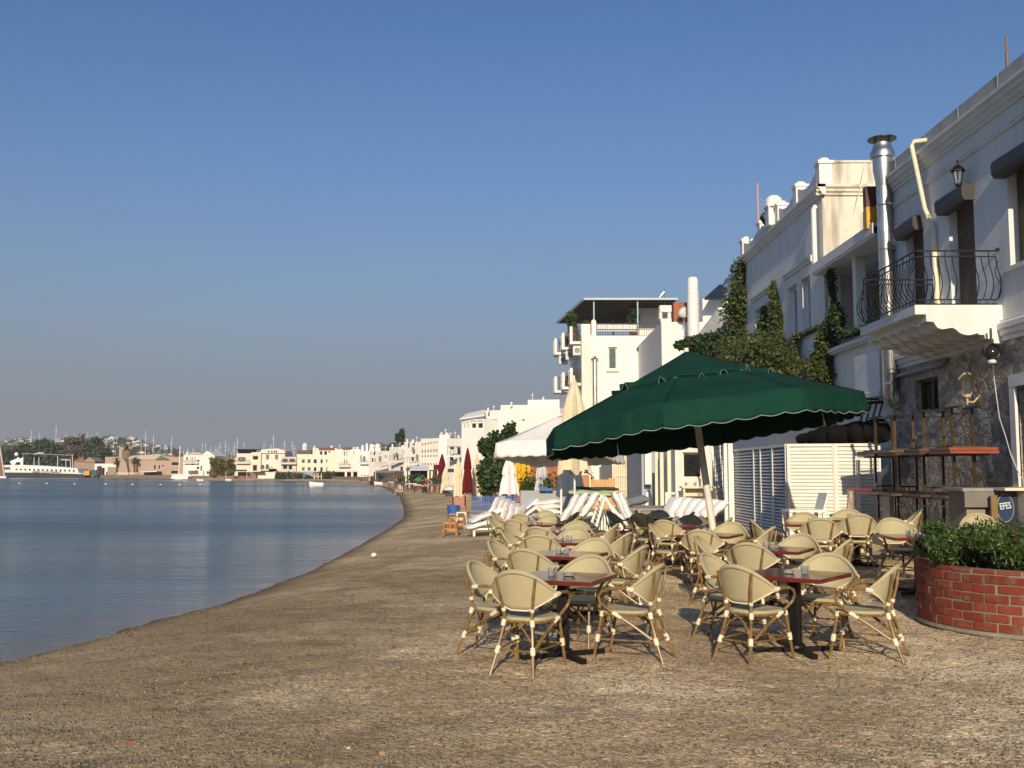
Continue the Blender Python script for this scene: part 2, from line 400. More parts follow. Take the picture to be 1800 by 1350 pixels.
def m_gravel():
    t = NT('shingle_beach')
    co = t.co
    def vor(s_, feat='F1'):
        v = t.n('ShaderNodeTexVoronoi', feature=feat); v.inputs['Scale'].default_value = s_; t.l(co, v.inputs['Vector']); return v
    v1 = vor(48); v2 = vor(20)
    s1 = t.n('ShaderNodeSeparateColor'); t.l(v1.outputs['Color'], s1.inputs[0])
    s2 = t.n('ShaderNodeSeparateColor'); t.l(v2.outputs['Color'], s2.inputs[0])
    grain = t.ramp(s1.outputs[0], [(0.0, (0.16, 0.115, 0.072)), (0.35, (0.36, 0.265, 0.175)), (0.75, (0.52, 0.40, 0.275)), (0.95, (0.60, 0.485, 0.36)), (1.0, (0.80, 0.72, 0.60))])
    peb = t.ramp(s2.outputs[1], [(0.0, (0.18, 0.13, 0.085)), (0.5, (0.42, 0.32, 0.215)), (0.93, (0.56, 0.43, 0.30)), (1.0, (0.76, 0.68, 0.56))])
    c = t.mix(t.ramp(s2.outputs[0], [(0.55, (0, 0, 0)), (0.7, (0.8, 0.8, 0.8))]), grain, peb)
    big = t.noise(0.35, 5)                           # dry and damp patches
    c = t.mix(t.math('MULTIPLY', t.ramp(big, [(0.40, (1, 1, 1)), (0.56, (0, 0, 0))]), 0.55), c, (0.18, 0.125, 0.075))
    c = t.mix(t.math('MULTIPLY', t.ramp(big, [(0.50, (0, 0, 0)), (0.64, (1, 1, 1))]), 0.42), c, (0.62, 0.53, 0.41))
    weed = t.noise(1.3, 7, t.map((1.0, 0.55, 1.0)), 0.65)  # brown sea-grass litter
    c = t.mix(t.math('MULTIPLY', t.ramp(weed, [(0.58, (0, 0, 0)), (0.72, (1, 1, 1))]), 0.6), c, (0.10, 0.058, 0.028))
    da = t.n('ShaderNodeAttribute', attribute_name='damp')
    c = t.mix(t.math('MULTIPLY', da.outputs['Fac'], 0.72), c, (0.155, 0.112, 0.068))
    lit = t.noise(2.2, 8, t.map((0.55, 1.0, 1.0)), 0.7)
    band = t.ramp(da.outputs['Fac'], [(0.12, (.25, .25, .25)), (0.4, (1, 1, 1)), (0.8, (.9, .9, .9)), (1.0, (.5, .5, .5))])
    lf = t.math('MULTIPLY', t.math('MULTIPLY', t.ramp(lit, [(0.47, (0, 0, 0)), (0.60, (1, 1, 1))]), band), 0.42)
    c = t.mix(lf, c, (0.06, 0.037, 0.018))
    c = t.mix(t.math('MULTIPLY', t.ramp(t.noise(4.5, 6), [(0.42, (1, 1, 1)), (0.58, (0, 0, 0))]), 0.16), c, (0.15, 0.105, 0.065))
    c = t.mix(1.0, c, (1.74, 1.73, 1.51), 'MULTIPLY')
    sp = t.n('ShaderNodeSeparateXYZ'); t.l(co, sp.inputs[0])
    zz = t.math('ADD', sp.outputs[2], t.math('MULTIPLY', t.math('SUBTRACT', t.noise(2.5, 5), 0.5), 0.10))
    wet = t.ramp(t.math('ADD', zz, 0.5), [(0.07, (1, 1, 1)), (0.20, (0, 0, 0))])
    c = t.mix(t.math('MULTIPLY', wet, 0.85), c, (0.12, 0.072, 0.036))
    b1 = t.bump(t.math('SUBTRACT', 1.0, v2.outputs['Distance']), 0.4, 0.02)
    b2 = t.bump(t.math('SUBTRACT', 1.0, v1.outputs['Distance']), 0.5, 0.010, b1)
    b3 = t.bump(t.noise(9, 5), 0.35, 0.05, b2)
    dn = t.n('ShaderNodeTexVoronoi', feature='SMOOTH_F1'); dn.inputs['Scale'].default_value = 2.6; t.l(t.map((1, .8, 1)), dn.inputs['Vector'])
    t.bump(t.ramp(dn.outputs['Distance'], [(0.0, (0, 0, 0)), (0.45, (1, 1, 1))]), 0.28, 0.10, b3)
    return t.set(0.9, 0, 0.25, c)
GRAVEL = m_gravel()
o = mb.build('beach', GRAVEL, None, True); o['kind'] = 'structure'
_ds = sdist(np.stack([GX.ravel(), GY.ravel()], 1)); _gx, _gy = GX.ravel(), GY.ravel()
_q = np.clip((_ds + (vnoise(_gx, _gy, .5, 5) - .5) * 3.0 + (vnoise(_gx, _gy, 1.7, 6) - .5) * 1.2 - 1.8) / 4.6, 0, 1); _damp = (1 - _q * _q * (3 - 2 * _q)) * np.clip(1 - (_gy - 14) / 14, .32, 1)
_at = o.data.attributes.new('damp', 'FLOAT', 'POINT'); _at.data.foreach_set('value', _damp.astype(np.float32))

def m_water():
    t = NT('sea_water')
    geo = t.co
    w1 = t.noise(1.0, 3, t.map((0.9, 2.6, 1)))
    w2 = t.noise(1.0, 3, t.map((5.0, 11.0, 1)))
    w3 = t.noise(1.0, 2, t.map((0.16, 0.45, 1)))
    patch = t.noise(1.0, 3, t.map((0.012, 0.045, 1)))
    sy = t.n('ShaderNodeSeparateXYZ'); t.l(geo, sy.inputs[0])
    off = t.n('ShaderNodeMapRange', interpolation_type='SMOOTHSTEP'); t.l(t.math('ADD', sy.outputs[1], t.math('MULTIPLY', patch, 60.0)), off.inputs[0]); off.inputs[1].default_value = 60; off.inputs[2].default_value = 150
    pr = t.ramp(t.math('MAXIMUM', t.math('MULTIPLY', t.ramp(patch, [(0.36, (0, 0, 0)), (0.62, (1, 1, 1))]), 0.40), off.outputs[0]), [(0.0, (0.12, 0.12, 0.12)), (1.0, (1, 1, 1))])
    h = t.math('ADD', t.math('MULTIPLY', w1, 0.5), t.math('ADD', t.math('MULTIPLY', w2, 0.16), t.math('MULTIPLY', w3, 0.9)))
    h = t.math('MULTIPLY', h, pr)
    t.bump(h, 0.75, 0.50)
    t.l(t.ramp(patch, [(0.36, (0.06, 0.06, 0.06)), (0.62, (0.17, 0.17, 0.17))]), t.b.inputs['Roughness'])
    t.b.inputs['IOR'].default_value = 1.33
    sa = t.n('ShaderNodeAttribute', attribute_name='shallow')
    m = t.set(0.12, 0, 0.5, t.mix(sa.outputs['Fac'], (0.020, 0.064, 0.084), (0.17, 0.13, 0.09)))
    t.l(t.ramp(patch, [(0.36, (0.13, 0.13, 0.13)), (0.62, (0.24, 0.24, 0.24))]), t.b.inputs['Roughness'])
    return m
WATER = m_water()
wx = lines([(-1600, -300, 130), (-300, -40, 13), (-40, -12, 2), (-12, -3.4, 0.2), (-3.4, 60, 12)]); wy = lines([(-120, 0, 20), (0, 4, 1), (4, 30, 0.4), (30, 110, 2), (110, 450, 10), (450, 900, 90)])
WX, WY = np.meshgrid(wx, wy); mb = MB(); mb.v = [(a, b, WZ) for a, b in zip(WX.ravel().tolist(), WY.ravel().tolist())]; nwx = len(wx)
mb.f = [(j * nwx + i, j * nwx + i + 1, (j + 1) * nwx + i + 1, (j + 1) * nwx + i) for j in range(len(wy) - 1) for i in range(nwx - 1)]
o = mb.build('sea', WATER); o['kind'] = 'structure'
_wd = -sdist(np.stack([WX.ravel(), WY.ravel()], 1)); _at = o.data.attributes.new('shallow', 'FLOAT', 'POINT'); _at.data.foreach_set('value', np.exp(-np.maximum(_wd, 0) / 1.1).astype(np.float32))

# loose pebbles and shell bits over the near beach
PEB = islands('pebbles', [(0.07, 0.052, 0.034), (0.18, 0.14, 0.095), (0.25, 0.20, 0.14), (0.12, 0.09, 0.06), (0.28, 0.22, 0.155), (0.20, 0.155, 0.105), (0.36, 0.30, 0.23)], 0.8)
def scatter(name, n, y0, y1, pw, rmin, rmax, rp, mat, seed, label, flat=(.45, .85), dmax=None, elong=(.55, 1.0)):
    """many tiny stones or flakes (octahedra) lying on the beach, one mesh"""
    g = np.random.default_rng(seed); y = y0 + (y1 - y0) * g.random(n) ** pw; x = g.uniform(-.60, .62, n) * y
    d = sdist(np.stack([x, y], 1)); keep = d > .12
    if dmax is not None:
        keep &= (g.random(n) < np.exp(-((d - dmax[0] - 1.3 * (vnoise(x, y, .45, 8) - .5) * 2) / dmax[1]) ** 2) + .06 * (vnoise(x, y, .8, 9) > .62)) & (vnoise(x, y, 1.6, 11) > .35)
    x, y = x[keep], y[keep]; n = len(x); z = height(x, y); r = rmin + (rmax - rmin) * g.random(n) ** rp
    th = g.uniform(0, 6.283, n); q = g.uniform(*elong, n); hgt = r * g.uniform(*flat, n); ct, st = np.cos(th), np.sin(th)
    V = np.zeros((n, 6, 3)); 
    for k, (u, v, w) in enumerate(((1, 0, 0), (0, 1, 0), (-1, 0, 0), (0, -1, 0), (.1, .1, 1), (0, 0, -.6))):
        uu = u * r * g.uniform(.75, 1.15, n); vv = v * r * q * g.uniform(.75, 1.15, n)
        V[:, k, 0] = x + uu * ct - vv * st; V[:, k, 1] = y + uu * st + vv * ct; V[:, k, 2] = z + hgt * w + hgt * .12
    F = np.array([(0, 1, 4), (1, 2, 4), (2, 3, 4), (3, 0, 4), (1, 0, 5), (2, 1, 5), (3, 2, 5), (0, 3, 5)])
    T = (F[None] + 6 * np.arange(n)[:, None, None]).reshape(-1, 3)
    me = bpy.data.meshes.new(name); me.vertices.add(6 * n); me.vertices.foreach_set('co', V.reshape(-1).astype(np.float32)); m3 = len(T)
    me.loops.add(3 * m3); me.loops.foreach_set('vertex_index', T.reshape(-1).astype(np.int32)); me.polygons.add(m3); me.polygons.foreach_set('loop_start', np.arange(0, 3 * m3, 3, dtype=np.int32)); me.polygons.foreach_set('loop_total', np.full(m3, 3, np.int32))
    me.update(); me.validate(); me.materials.append(mat); me.polygons.foreach_set('use_smooth', [True] * m3)
    o = bpy.data.objects.new(name, me); COL.objects.link(o); return props(o, label, None, None, 'stuff')
scatter('pebbles', 120000, 4.6, 16.0, 1.9, .0045, .017, 3.0, PEB, 3, 'loose small pebbles scattered over the near shingle beach')
scatter('seagrass_litter', 26000, 4.8, 34.0, 1.6, .006, .030, 2.0, islands('dark_litter', [(.035, .022, .012), (.07, .042, .02), (.10, .06, .03), (.05, .035, .022)], .9), 5, 'dark dry seagrass litter strewn along the beach near the waterline', (.10, .30), (2.7, 1.5), (.10, .35))
def stone(px, py, w, mat, name, label, cat, flat=0.6):
    p = PZ(px, py, 0.0); z = gz(p.x, p.y); p = PZ(px, py, z); m = MB(); m.ball((p.x, p.y, z + w * flat * 0.25), w / 2, 9, 6, (1, .75, flat))
    m.v = [(a + rnd.uniform(-.06, .06) * w, b + rnd.uniform(-.06, .06) * w, c + rnd.uniform(-.05, .05) * w) for a, b, c in m.v]
    return solo(m, name, mat, label, cat, None, None, True)
stone(613, 1316, 0.038, simple('pale_stone', (0.48, 0.37, 0.23), .8), 'stone', 'rounded pale yellowish stone on the gravel at bottom of the beach', 'stone')
stone(672, 1326, 0.045, simple('tan_stone', (0.40, 0.24, 0.12), .8), 'stone', 'flat tan stone right of the pale stone in the foreground', 'stone')
stone(228, 1304, 0.06, simple('red_tile', (0.42, 0.07, 0.03), .8), 'tile_fragment', 'red broken tile fragment lying on the foreground gravel', 'tile fragment', .3)
stone(657, 977, 0.13, PLASTIC, 'crumpled_paper', 'small white crumpled litter on the gravel beside the waterline', 'litter', .7)
# ------------------------------------------------------------------ rattan armchairs and tables
def chair_proto():
    t = thing('rattan_armchair', 'x', 'chair')
    m = MB()                                                   # seat
    out = []
    for k in range(28):
        a = 2 * math.pi * k / 28; c, s_ = math.cos(a), math.sin(a)
        e = 0.62; x = 0.225 * math.copysign(abs(c) ** e, c); y = 0.02 + 0.225 * math.copysign(abs(s_) ** e, s_)
        x *= 1 + 0.12 * (y / 0.24); out.append((x, y))
    for q, z in ((0.985, 0.437), (1.0, 0.447), (1.0, 0.462), (0.95, 0.472), (0.6, 0.466), (0.25, 0.460)):
        m.v += [(x * q, (y - .02) * q + .02, z) for x, y in out]
    for i in range(5):
        m.f += [(i * 28 + k, i * 28 + (k + 1) % 28, (i + 1) * 28 + (k + 1) % 28, (i + 1) * 28 + k) for k in range(28)]
    m.f.append(tuple(5 * 28 + k for k in range(28))); m.f.append(tuple(range(27, -1, -1)))
    m.build('seat', WEAVE, t, True)
    m = MB(); m.tube([(x * 1.0, y, 0.435) for x, y in out], 0.013, 7, closed=True); m.build('seat_frame', CANE, t, True)
    W = 0.315
    def zt(u): return 0.868 - 0.19 * abs(u) ** 2.2
    def zb(u): return 0.532 + 0.135 * (max(0, abs(u) - 0.25) / 0.75) ** 1.25
    def P(u, z, off=0.0):
        D = 0.20 + (z - 0.53) * 0.30 + off
        return (W * u, -D * math.sqrt(max(0.0, 1 - (0.93 * u) ** 2)) + 0.0, z)
    m = MB()
    m.grid(lambda a, b: P(2 * a - 1, zb(2 * a - 1) + (zt(2 * a - 1) - zb(2 * a - 1)) * b), 26, 8)
    bk = m.build('backrest', WEAVE, t, True, solid=0.008)
    m = MB(); us = [-1 + 2 * i / 30 for i in range(31)]
    m.tube([P(u, zt(u)) for u in us], [0.013 + 0.009 * (1 - u * u) for u in us], 8); m.build('rim', WEAVE, bk, True)
    m = MB(); m.tube([P(u, zb(u)) for u in us], 0.009, 6); m.build('lower_edge', WRAP, bk, True)
    def wrap(mb_, a, b, r):
        a = Vector(a); b = Vector(b); mb_.tube([a, a * .5 + b * .5, b], [r, r * 1.12, r], 8)
    for s_ in (-1, 1):
        m = MB(); pts = [(s_ * .20, -.365, 0), (s_ * .165, -.29, .2), (s_ * .13, -.225, .42), (s_ * .13, -.222, .50), (s_ * .155, -.262, .66), (s_ * .185, -.285, .815)]
        m.tube(pts, [.0135, .014, .0145, .0145, .014, .012], 8); lg = m.build('leg', CANE, t, True)
        for a_, b_, r_ in (((s_ * .17, -.30, .175), (s_ * .157, -.275, .235), .021), ((s_ * .14, -.235, .40), (s_ * .13, -.222, .455), .020), ((s_ * .132, -.226, .525), (s_ * .137, -.234, .555), .019)):
            m = MB(); wrap(m, a_, b_, r_); m.build('binding', WRAP, lg, True)
        m = MB(); m.tube([(s_ * .235, .285, 0), (s_ * .22, .245, .22), (s_ * .205, .205, .45)], [.0135, .014, .0145], 8); lg = m.build('leg', CANE, t, True)
        for a_, b_, r_ in (((s_ * .222, .25, .185), (s_ * .218, .24, .25), .021), ((s_ * .207, .212, .41), (s_ * .205, .205, .455), .019)):
            m = MB(); wrap(m, a_, b_, r_); m.build('binding', WRAP, lg, True)
        m = MB(); pts = [(s_ * .312, -.105, .672), (s_ * .322, -.02, .682), (s_ * .328, .08, .678), (s_ * .325, .16, .65), (s_ * .312, .20, .60), (s_ * .292, .195, .545), (s_ * .262, .14, .49), (s_ * .235, .05, .43), (s_ * .205, -.08, .345), (s_ * .172, -.25, .225)]
        m.tube(pts, .0145, 8); ar = m.build('armrest', CANE, t, True)
        for a_, b_, r_ in (((s_ * .309, -.13, .668), (s_ * .318, -.07, .678), .020), ((s_ * .247, .095, .455), (s_ * .225, .02, .41), .018)):
            m = MB(); wrap(m, a_, b_, r_); m.build('binding', WRAP, ar, True)
    m = MB(); z = .205
    for a, b in (((-.17, -.29, z), (.17, -.29, z)), ((-.22, .245, z), (.22, .245, z)), ((-.17, -.29, z), (-.22, .245, z)), ((.17, -.29, z), (.22, .245, z))):
        m.tube([a, b], .009, 6)
    m.build('stretcher', CANE, t, True)
    for yb, xw in ((-.255, .13), (.225, .185)):
        m = MB()
        m.tube([(-xw - .015, yb - .02 * (1 if yb < 0 else -1), .28), (-xw * .55, yb, .37), (0, yb + .02 * (1 if yb < 0 else -1), .415), (xw * .55, yb, .37), (xw + .015, yb - .02 * (1 if yb < 0 else -1), .28)], .008, 6)
        m.build('arched_brace', CANE, t, True)
    return t
def table_proto():
    t = thing('cafe_table', 'x', 'table'); s_ = .41
    m = MB(); m.box(-s_, s_, -s_, s_, .705, .745); bevel(m.build('tabletop', TABLET, t), .006)
    m = MB(); m.box(-.045, .045, -.045, .045, .06, .69); m.box(-.16, .16, -.16, .16, .685, .703); bevel(m.build('pedestal', IRON, t), .006)
    m = MB(); m.bar((-.30, -.30, .03), (.30, .30, .03), .06, .04); m.bar((-.30, .30, .032), (.30, -.30, .032), .06, .04)
    m.lathe([(.09, .045), (.085, .07), (.05, .10)], n=14); m.build('foot', IRON, t)
    return t
CH = chair_proto(); TB = table_proto(); _used = [False, False]
GL = NT('clear_glass'); GL.b.inputs['Transmission Weight'].default_value = 0.85; GL.b.inputs['IOR'].default_value = 1.45; GL = GL.set(0.05, 0, 0.5, (0.85, 0.9, 0.9))
def ashtray_proto():
    m = MB(); m.lathe([(.045, 0), (.055, .006), (.058, .032), (.050, .032), (.044, .012), (.0, .010)], n=16)
    return m
ASH = ashtray_proto().build('glass_ashtray', GL, None, True); ASH_used = [False]
TUM = MB().lathe([(.026, 0), (.030, .004), (.034, .085), (.031, .085), (.027, .010), (0, .009)], n=14).build('glass_tumbler', GL, None, True); TUM_used = [False]
def place(proto, used, i, x, y, z, rz):
    o = proto if not used[i] else copy_tree(proto); used[i] = True
    o.location = (x, y, z); o.rotation_euler = (0, 0, rz); return o
def chair(x, y, f, label, group='rattan armchairs on the beach terrace'):
    z = gz(x, y) - .012
    o = place(CH, _used, 0, x, y, z, math.atan2(-f[0], f[1])); props(o, label, 'chair', group); return o
def table(x, y, ang, name, where, sides='frlb', d=.66, jit=.05, glass=True, turn={}):
    """ang: turn of the table; chairs at its four sides (f front-left, r right, l left, b back)"""
    z = gz(x, y) - .008
    o = place(TB, _used, 1, x, y, z, R(-ang)); props(o, 'square red-brown topped cafe table, ' + name, 'table', 'square cafe tables on the beach')
    c, s_ = math.cos(R(ang)), math.sin(R(ang))
    nrm = {'f': (-s_, -c), 'b': (s_, c), 'r': (c, -s_), 'l': (-c, s_)}
    nm = {'f': 'camera side', 'b': 'far side', 'r': 'right side', 'l': 'left side'}
    for q in sides:
        n = nrm[q]
        if q in turn: k_ = R(ang + turn[q]); cc, s2 = math.cos(k_), math.sin(k_); n = {'f': (-s2, -cc), 'b': (s2, cc), 'r': (cc, -s2), 'l': (-cc, s2)}[q]
        j = rnd.uniform(-.10, .10); dd = d + rnd.uniform(-jit, jit); tx, ty = -n[1], n[0]
        a = rnd.uniform(-.16, .16); fx, fy = -n[0], -n[1]
        f = (fx * math.cos(a) - fy * math.sin(a), fx * math.sin(a) + fy * math.cos(a))
        chair(x + n[0] * dd + tx * j, y + n[1] * dd + ty * j, f, 'cream woven rattan armchair on the %s of %s' % (nm[q], where))
    if glass:
        a = rnd.uniform(0, 6.3)
        h = ASH if not ASH_used[0] else ASH.copy()
        if ASH_used[0]: COL.objects.link(h)
        ASH_used[0] = True; h.location = (x + .06 * math.cos(a), y + .06 * math.sin(a), z + .746)
        props(h, 'round clear glass ashtray on %s' % where, 'ashtray', 'glass ashtrays on the tables')
        for k in range(2):
            h = TUM if not TUM_used[0] else TUM.copy()
            if TUM_used[0]: COL.objects.link(h)
            TUM_used[0] = True; b = a + 2.2 + k * 0.9
            h.location = (x + .11 * math.cos(b), y + .11 * math.sin(b), z + .746)
            props(h, '%s clear glass tumbler on %s' % (('upright', 'second')[k], where), 'glass', 'glass tumblers on the tables')
    return o
LROW = [(0.45, 9.46, 22), (0.60, 12.1, 24), (0.70, 14.6, 20), (0.74, 16.7, 22), (0.42, 19.2, 24), (0.45, 21.6, 20)]
ORD = ['first', 'second', 'third', 'fourth', 'fifth', 'sixth']
for (x, y, a), n in zip(LROW, ORD):
    table(x, y, a, n + ' from the camera in the row nearest the sea', 'the %s table of the seaward row' % n)
RROW = [(2.70, 9.74, 38), (3.28, 12.75, 30), (3.02, 15.55, 28), (3.05, 18.6, 24), (2.85, 21.2, 22)]
for (x, y, a), n in zip(RROW, ORD):
    table(x, y, a, n + ' from the camera in the row under the green parasol', 'the %s table of the parasol row' % n, turn={'f': 14, 'r': -14} if n == 'first' else {})
table(4.72, 16.0, 14, 'left one of two joined before the white shutters', 'the left joined table by the shutters', 'flb')
table(5.50, 16.2, 14, 'right one of two joined before the white shutters', 'the right joined table by the shutters', 'frb')
table(5.28, 13.2, 4, 'standing behind the left end of the brick planter', 'the table behind the brick planter', 'b')
table(6.42, 13.15, 5, 'standing behind the right part of the brick planter', 'the table before the beer counter', 'br', glass=False)

# ------------------------------------------------------------------ parasols
def open_parasol(name, label, loc, n, Rr, zr, za, tilt, rot, mat, under, pole_mat, val=0.33, sc_n=6, r_pole=0.06, trim=None, vent=True, group=None):
    t = thing(name, label, 'parasol', loc, 0, group)
    rg = random.Random(5)
    V = [(Rr * math.cos(rot + 2 * math.pi * k / n), Rr * math.sin(rot + 2 * math.pi * k / n)) for k in range(n)]
    def surf(k, s_, q, r0z, lift=0.0):
        a = V[k]; b = V[(k + 1) % n]
        x = (a[0] * (1 - s_) + b[0] * s_) * q; y = (a[1] * (1 - s_) + b[1] * s_) * q
        z = za + (zr - za) * (q ** 0.96) + lift - 0.07 * math.sin(math.pi * s_) * math.sin(math.pi * min(1, q)) * q
        return (loc[0] + x, loc[1] + y, loc[2] + z)
    q0 = 0.478 if vent else 0.02
    m = MB()
    for k in range(n): m.grid(lambda u, v: surf(k, u, q0 + (1 - q0) * v, 0), 10, 10)
    can = m.build('canopy', mat, t, True, solid=0.006)
    if vent:
        m = MB(); rgk = [[rg.uniform(-1, 1) for _ in range(3)] for _ in range(n)]
        def vs(k, u, v):
            q = 0.01 + 0.51 * v; p = surf(k, u, q, 0, 0.012)
            w = max(0, v - .80) / .20; c = rgk[k]
            dz = w * (0.19 * max(0, math.sin(math.pi * (u * 6.0 + c[0]))) ** 3 * max(0, (0.35 + .65 * math.sin(9 * c[1] + u * 7))) - 0.045 * math.sin(math.pi * u) ** .5)
            return (p[0], p[1], p[2] + dz)
        for k in range(n): m.grid(lambda u, v: vs(k, u, v), 20, 10)
        vt = m.build('vent_cap', mat, can, True, solid=0.005)
        if trim:
            m = MB()
            for k in range(n): m.tube([vs(k, u / 20, 1.0) for u in range(21)], 0.0035, 5)
            m.build('trim', trim, vt, True)
    m = MB(); edge = []
    for k in range(n):
        ph = rg.uniform(0, 6)
        def vf(u, v):
            p = Vector(surf(k, u, 1.0, 0)); o_ = Vector((p.x - loc[0], p.y - loc[1], 0)).normalized()
            dep = val + 0.035 * abs(math.sin(math.pi * sc_n * u)) + 0.015 * math.sin(3 * u + ph)
            return tuple(p + o_ * (0.03 * v + 0.035 * v * math.sin(2 * math.pi * (1.5 * u) + ph) + .012 * v * math.sin(2 * math.pi * sc_n * u + ph)) + Vector((0, 0, 0.004 - dep * v)))
        m.grid(vf, 48, 5); edge += [vf(i / 48, 1.0) for i in range(48)]
    vl = m.build('valance', mat, can, True, solid=0.005)
    if trim:
        m = MB(); m.tube(edge, 0.0065, 5, closed=True); m.build('trim', trim, vl, True)
    m = MB(); m.tube([loc, (loc[0], loc[1], loc[2] + za - .05)], r_pole, 12); m.tube([(loc[0], loc[1], loc[2] + za - .1), (loc[0], loc[1], loc[2] + za + .06)], r_pole * .7, 10)
    pl = m.build('pole', pole_mat, t, True)
    m = MB(); m.lathe([(r_pole * 1.7, za - .62), (r_pole * 1.7, za - .50)], loc, 12); m.build('hub', under, pl)
    zs = za - .56; c = Vector(loc)
    for k in range(n):
        m = MB(); e = c + Vector((V[k][0] * .985, V[k][1] * .985, zr - .03)); tp = c + Vector((V[k][0] * .05, V[k][1] * .05, za - .07)); m.bar(tp, e, .03, .02)
        rb = m.build('rib', under, t)
        m = MB(); m.bar(c + Vector((V[k][0] * .03, V[k][1] * .03, zs)), tp.lerp(e, .5) - Vector((0, 0, .02)), .022, .016); m.build('strut', under, rb)
    t.rotation_euler = (tilt[0], tilt[1], 0)
    return t
PIPING = simple('pale_piping', (0.27, 0.35, 0.30), 0.7, var=.05)
POLEW = simple('weathered_white_pole', (0.74, 0.70, 0.60), 0.6, 0, 0.15, 5)
px_, py_ = 3.46, 17.05
open_parasol('cafe_parasol', 'big dark green canvas parasol leaning left over the cafe tables', (px_, py_, gz(px_, py_) - .02), 8, 2.77, 2.68, 3.84, (R(-3.4), R(-6.9)), R(24.5),
             GREENF, DARKF, POLEW, trim=PIPING)
p = PY(986, 829, 30)
open_parasol('cafe_parasol', 'open white canvas parasol half hidden behind the green one', (p.x, 30, 0.02), 4, 2.12, 2.44, 3.40, (R(-5), R(0.5)), R(112), WHITEF, GREYF, WPAINT, val=.42, sc_n=8, r_pole=.035, vent=False)

WHITEF_SHADE = simple('shaded_white_canvas', (0.52, 0.53, 0.55), 0.9, 0, 0.08, 3.0, 0.15, spec=0.1)  # white canvas with its shade put into a greyer colour
def closed_parasol(label, x, y, ztop, zbot, r, mat, z0=None, pole=WPAINT, rp=.03, name='closed_parasol', bulge=.75, group='closed parasols along the beach'):
    z0 = gz(x, y) if z0 is None else z0
    t = thing(name, label, 'parasol', (x, y, z0), 0, group)
    m = MB(); n = 32; H = ztop - zbot; rg = random.Random(int(x * 100) + int(y * 10)); ph = rg.uniform(0, 6)
    prof = [(0.02, 1.0), (.22, .93), (.45, .80), (.62, .66), (.72, .52), (.60, .47), (.68, .42), (.85, .25), (.98, .06), (1.0, 0)]
    V = []; F = []
    for i, (q, h) in enumerate(prof):
        for k in range(n):
            a = 2 * math.pi * k / n; rr = r * q * (1 + .22 * math.sin(8 * a + ph) * min(1, (1 - h) * 2.2 + .2))
            dz = -.06 * H * max(0, math.sin(4 * a + ph)) if i >= len(prof) - 2 else 0
            V.append((x + rr * math.cos(a), y + rr * math.sin(a), zbot + h * H + dz))
    for i in range(len(prof) - 1):
        for k in range(n): F.append((i * n + k, i * n + (k + 1) % n, (i + 1) * n + (k + 1) % n, (i + 1) * n + k))
    F.append(tuple(range(n))); m.add(V, F); m.build('folded_canopy', mat, t, True)
    m = MB(); m.tube([(x, y, z0), (x, y, ztop + .05)], rp, 8); m.build('pole', pole, t, True)
    m = MB(); m.lathe([(.24, 0), (.24, .06), (.06, .09)], (x, y, z0), 16); m.build('base', CONCRETE, t)
    m = MB(); m.lathe([(r * .66, zbot + H * .455), (r * .68, zbot + H * .47), (r * .66, zbot + H * .485)], (x, y, 0), 20); m.build('tie_strap', mat, t)
    return t
p = PY(1010, 829, 29); closed_parasol('tall closed cream parasol with white pole rising above the green canopy', p.x, 29, 4.45, 1.75, .42, CREAMF, 0.0)
p = PY(1004, 829, 33); closed_parasol('white closed parasol hanging under the edge of the green canopy', p.x, 33.5, 2.9, .95, .42, WHITEF, 0.0)
p = PY(895, 829, 49); closed_parasol('white closed parasol left of the yellow one', p.x, 49, 2.5, .62, .42, WHITEF, 0.0)
p = PY(917, 829, 51); closed_parasol('bright yellow closed parasol beneath the open white parasol', p.x, 51, 2.6, .75, .62, YELLOWF, 0.0)
p = PY(952, 829, 48); closed_parasol('white closed parasol coloured grey for shade under the open white parasol', p.x, 48, 2.5, .3, .36, WHITEF_SHADE, 0.0)
p = PY(822, 829, 60); closed_parasol('maroon closed parasol left of the dark leafy tree', p.x, 60, 3.2, .50, .29, MAROONF, 0.0)
p = PY(777, 829, 92); closed_parasol('maroon closed parasol farther along the beach beside cream posts', p.x, 92, 3.4, .05, .48, MAROONF, 0.0)
p = PY(838, 829, 63); closed_parasol('cream closed parasol just right of the maroon one', p.x, 63, 2.9, .1, .34, CREAMF, 0.0)
p = PY(806, 829, 66); closed_parasol('cream closed parasol left of the near maroon one', p.x, 66, 2.7, .1, .30, CREAMF, 0.0)
p = PY(783, 829, 80); closed_parasol('beige closed parasol in front of the far maroon one', p.x, 80, 2.1, .1, .36, CREAMF, 0.0)

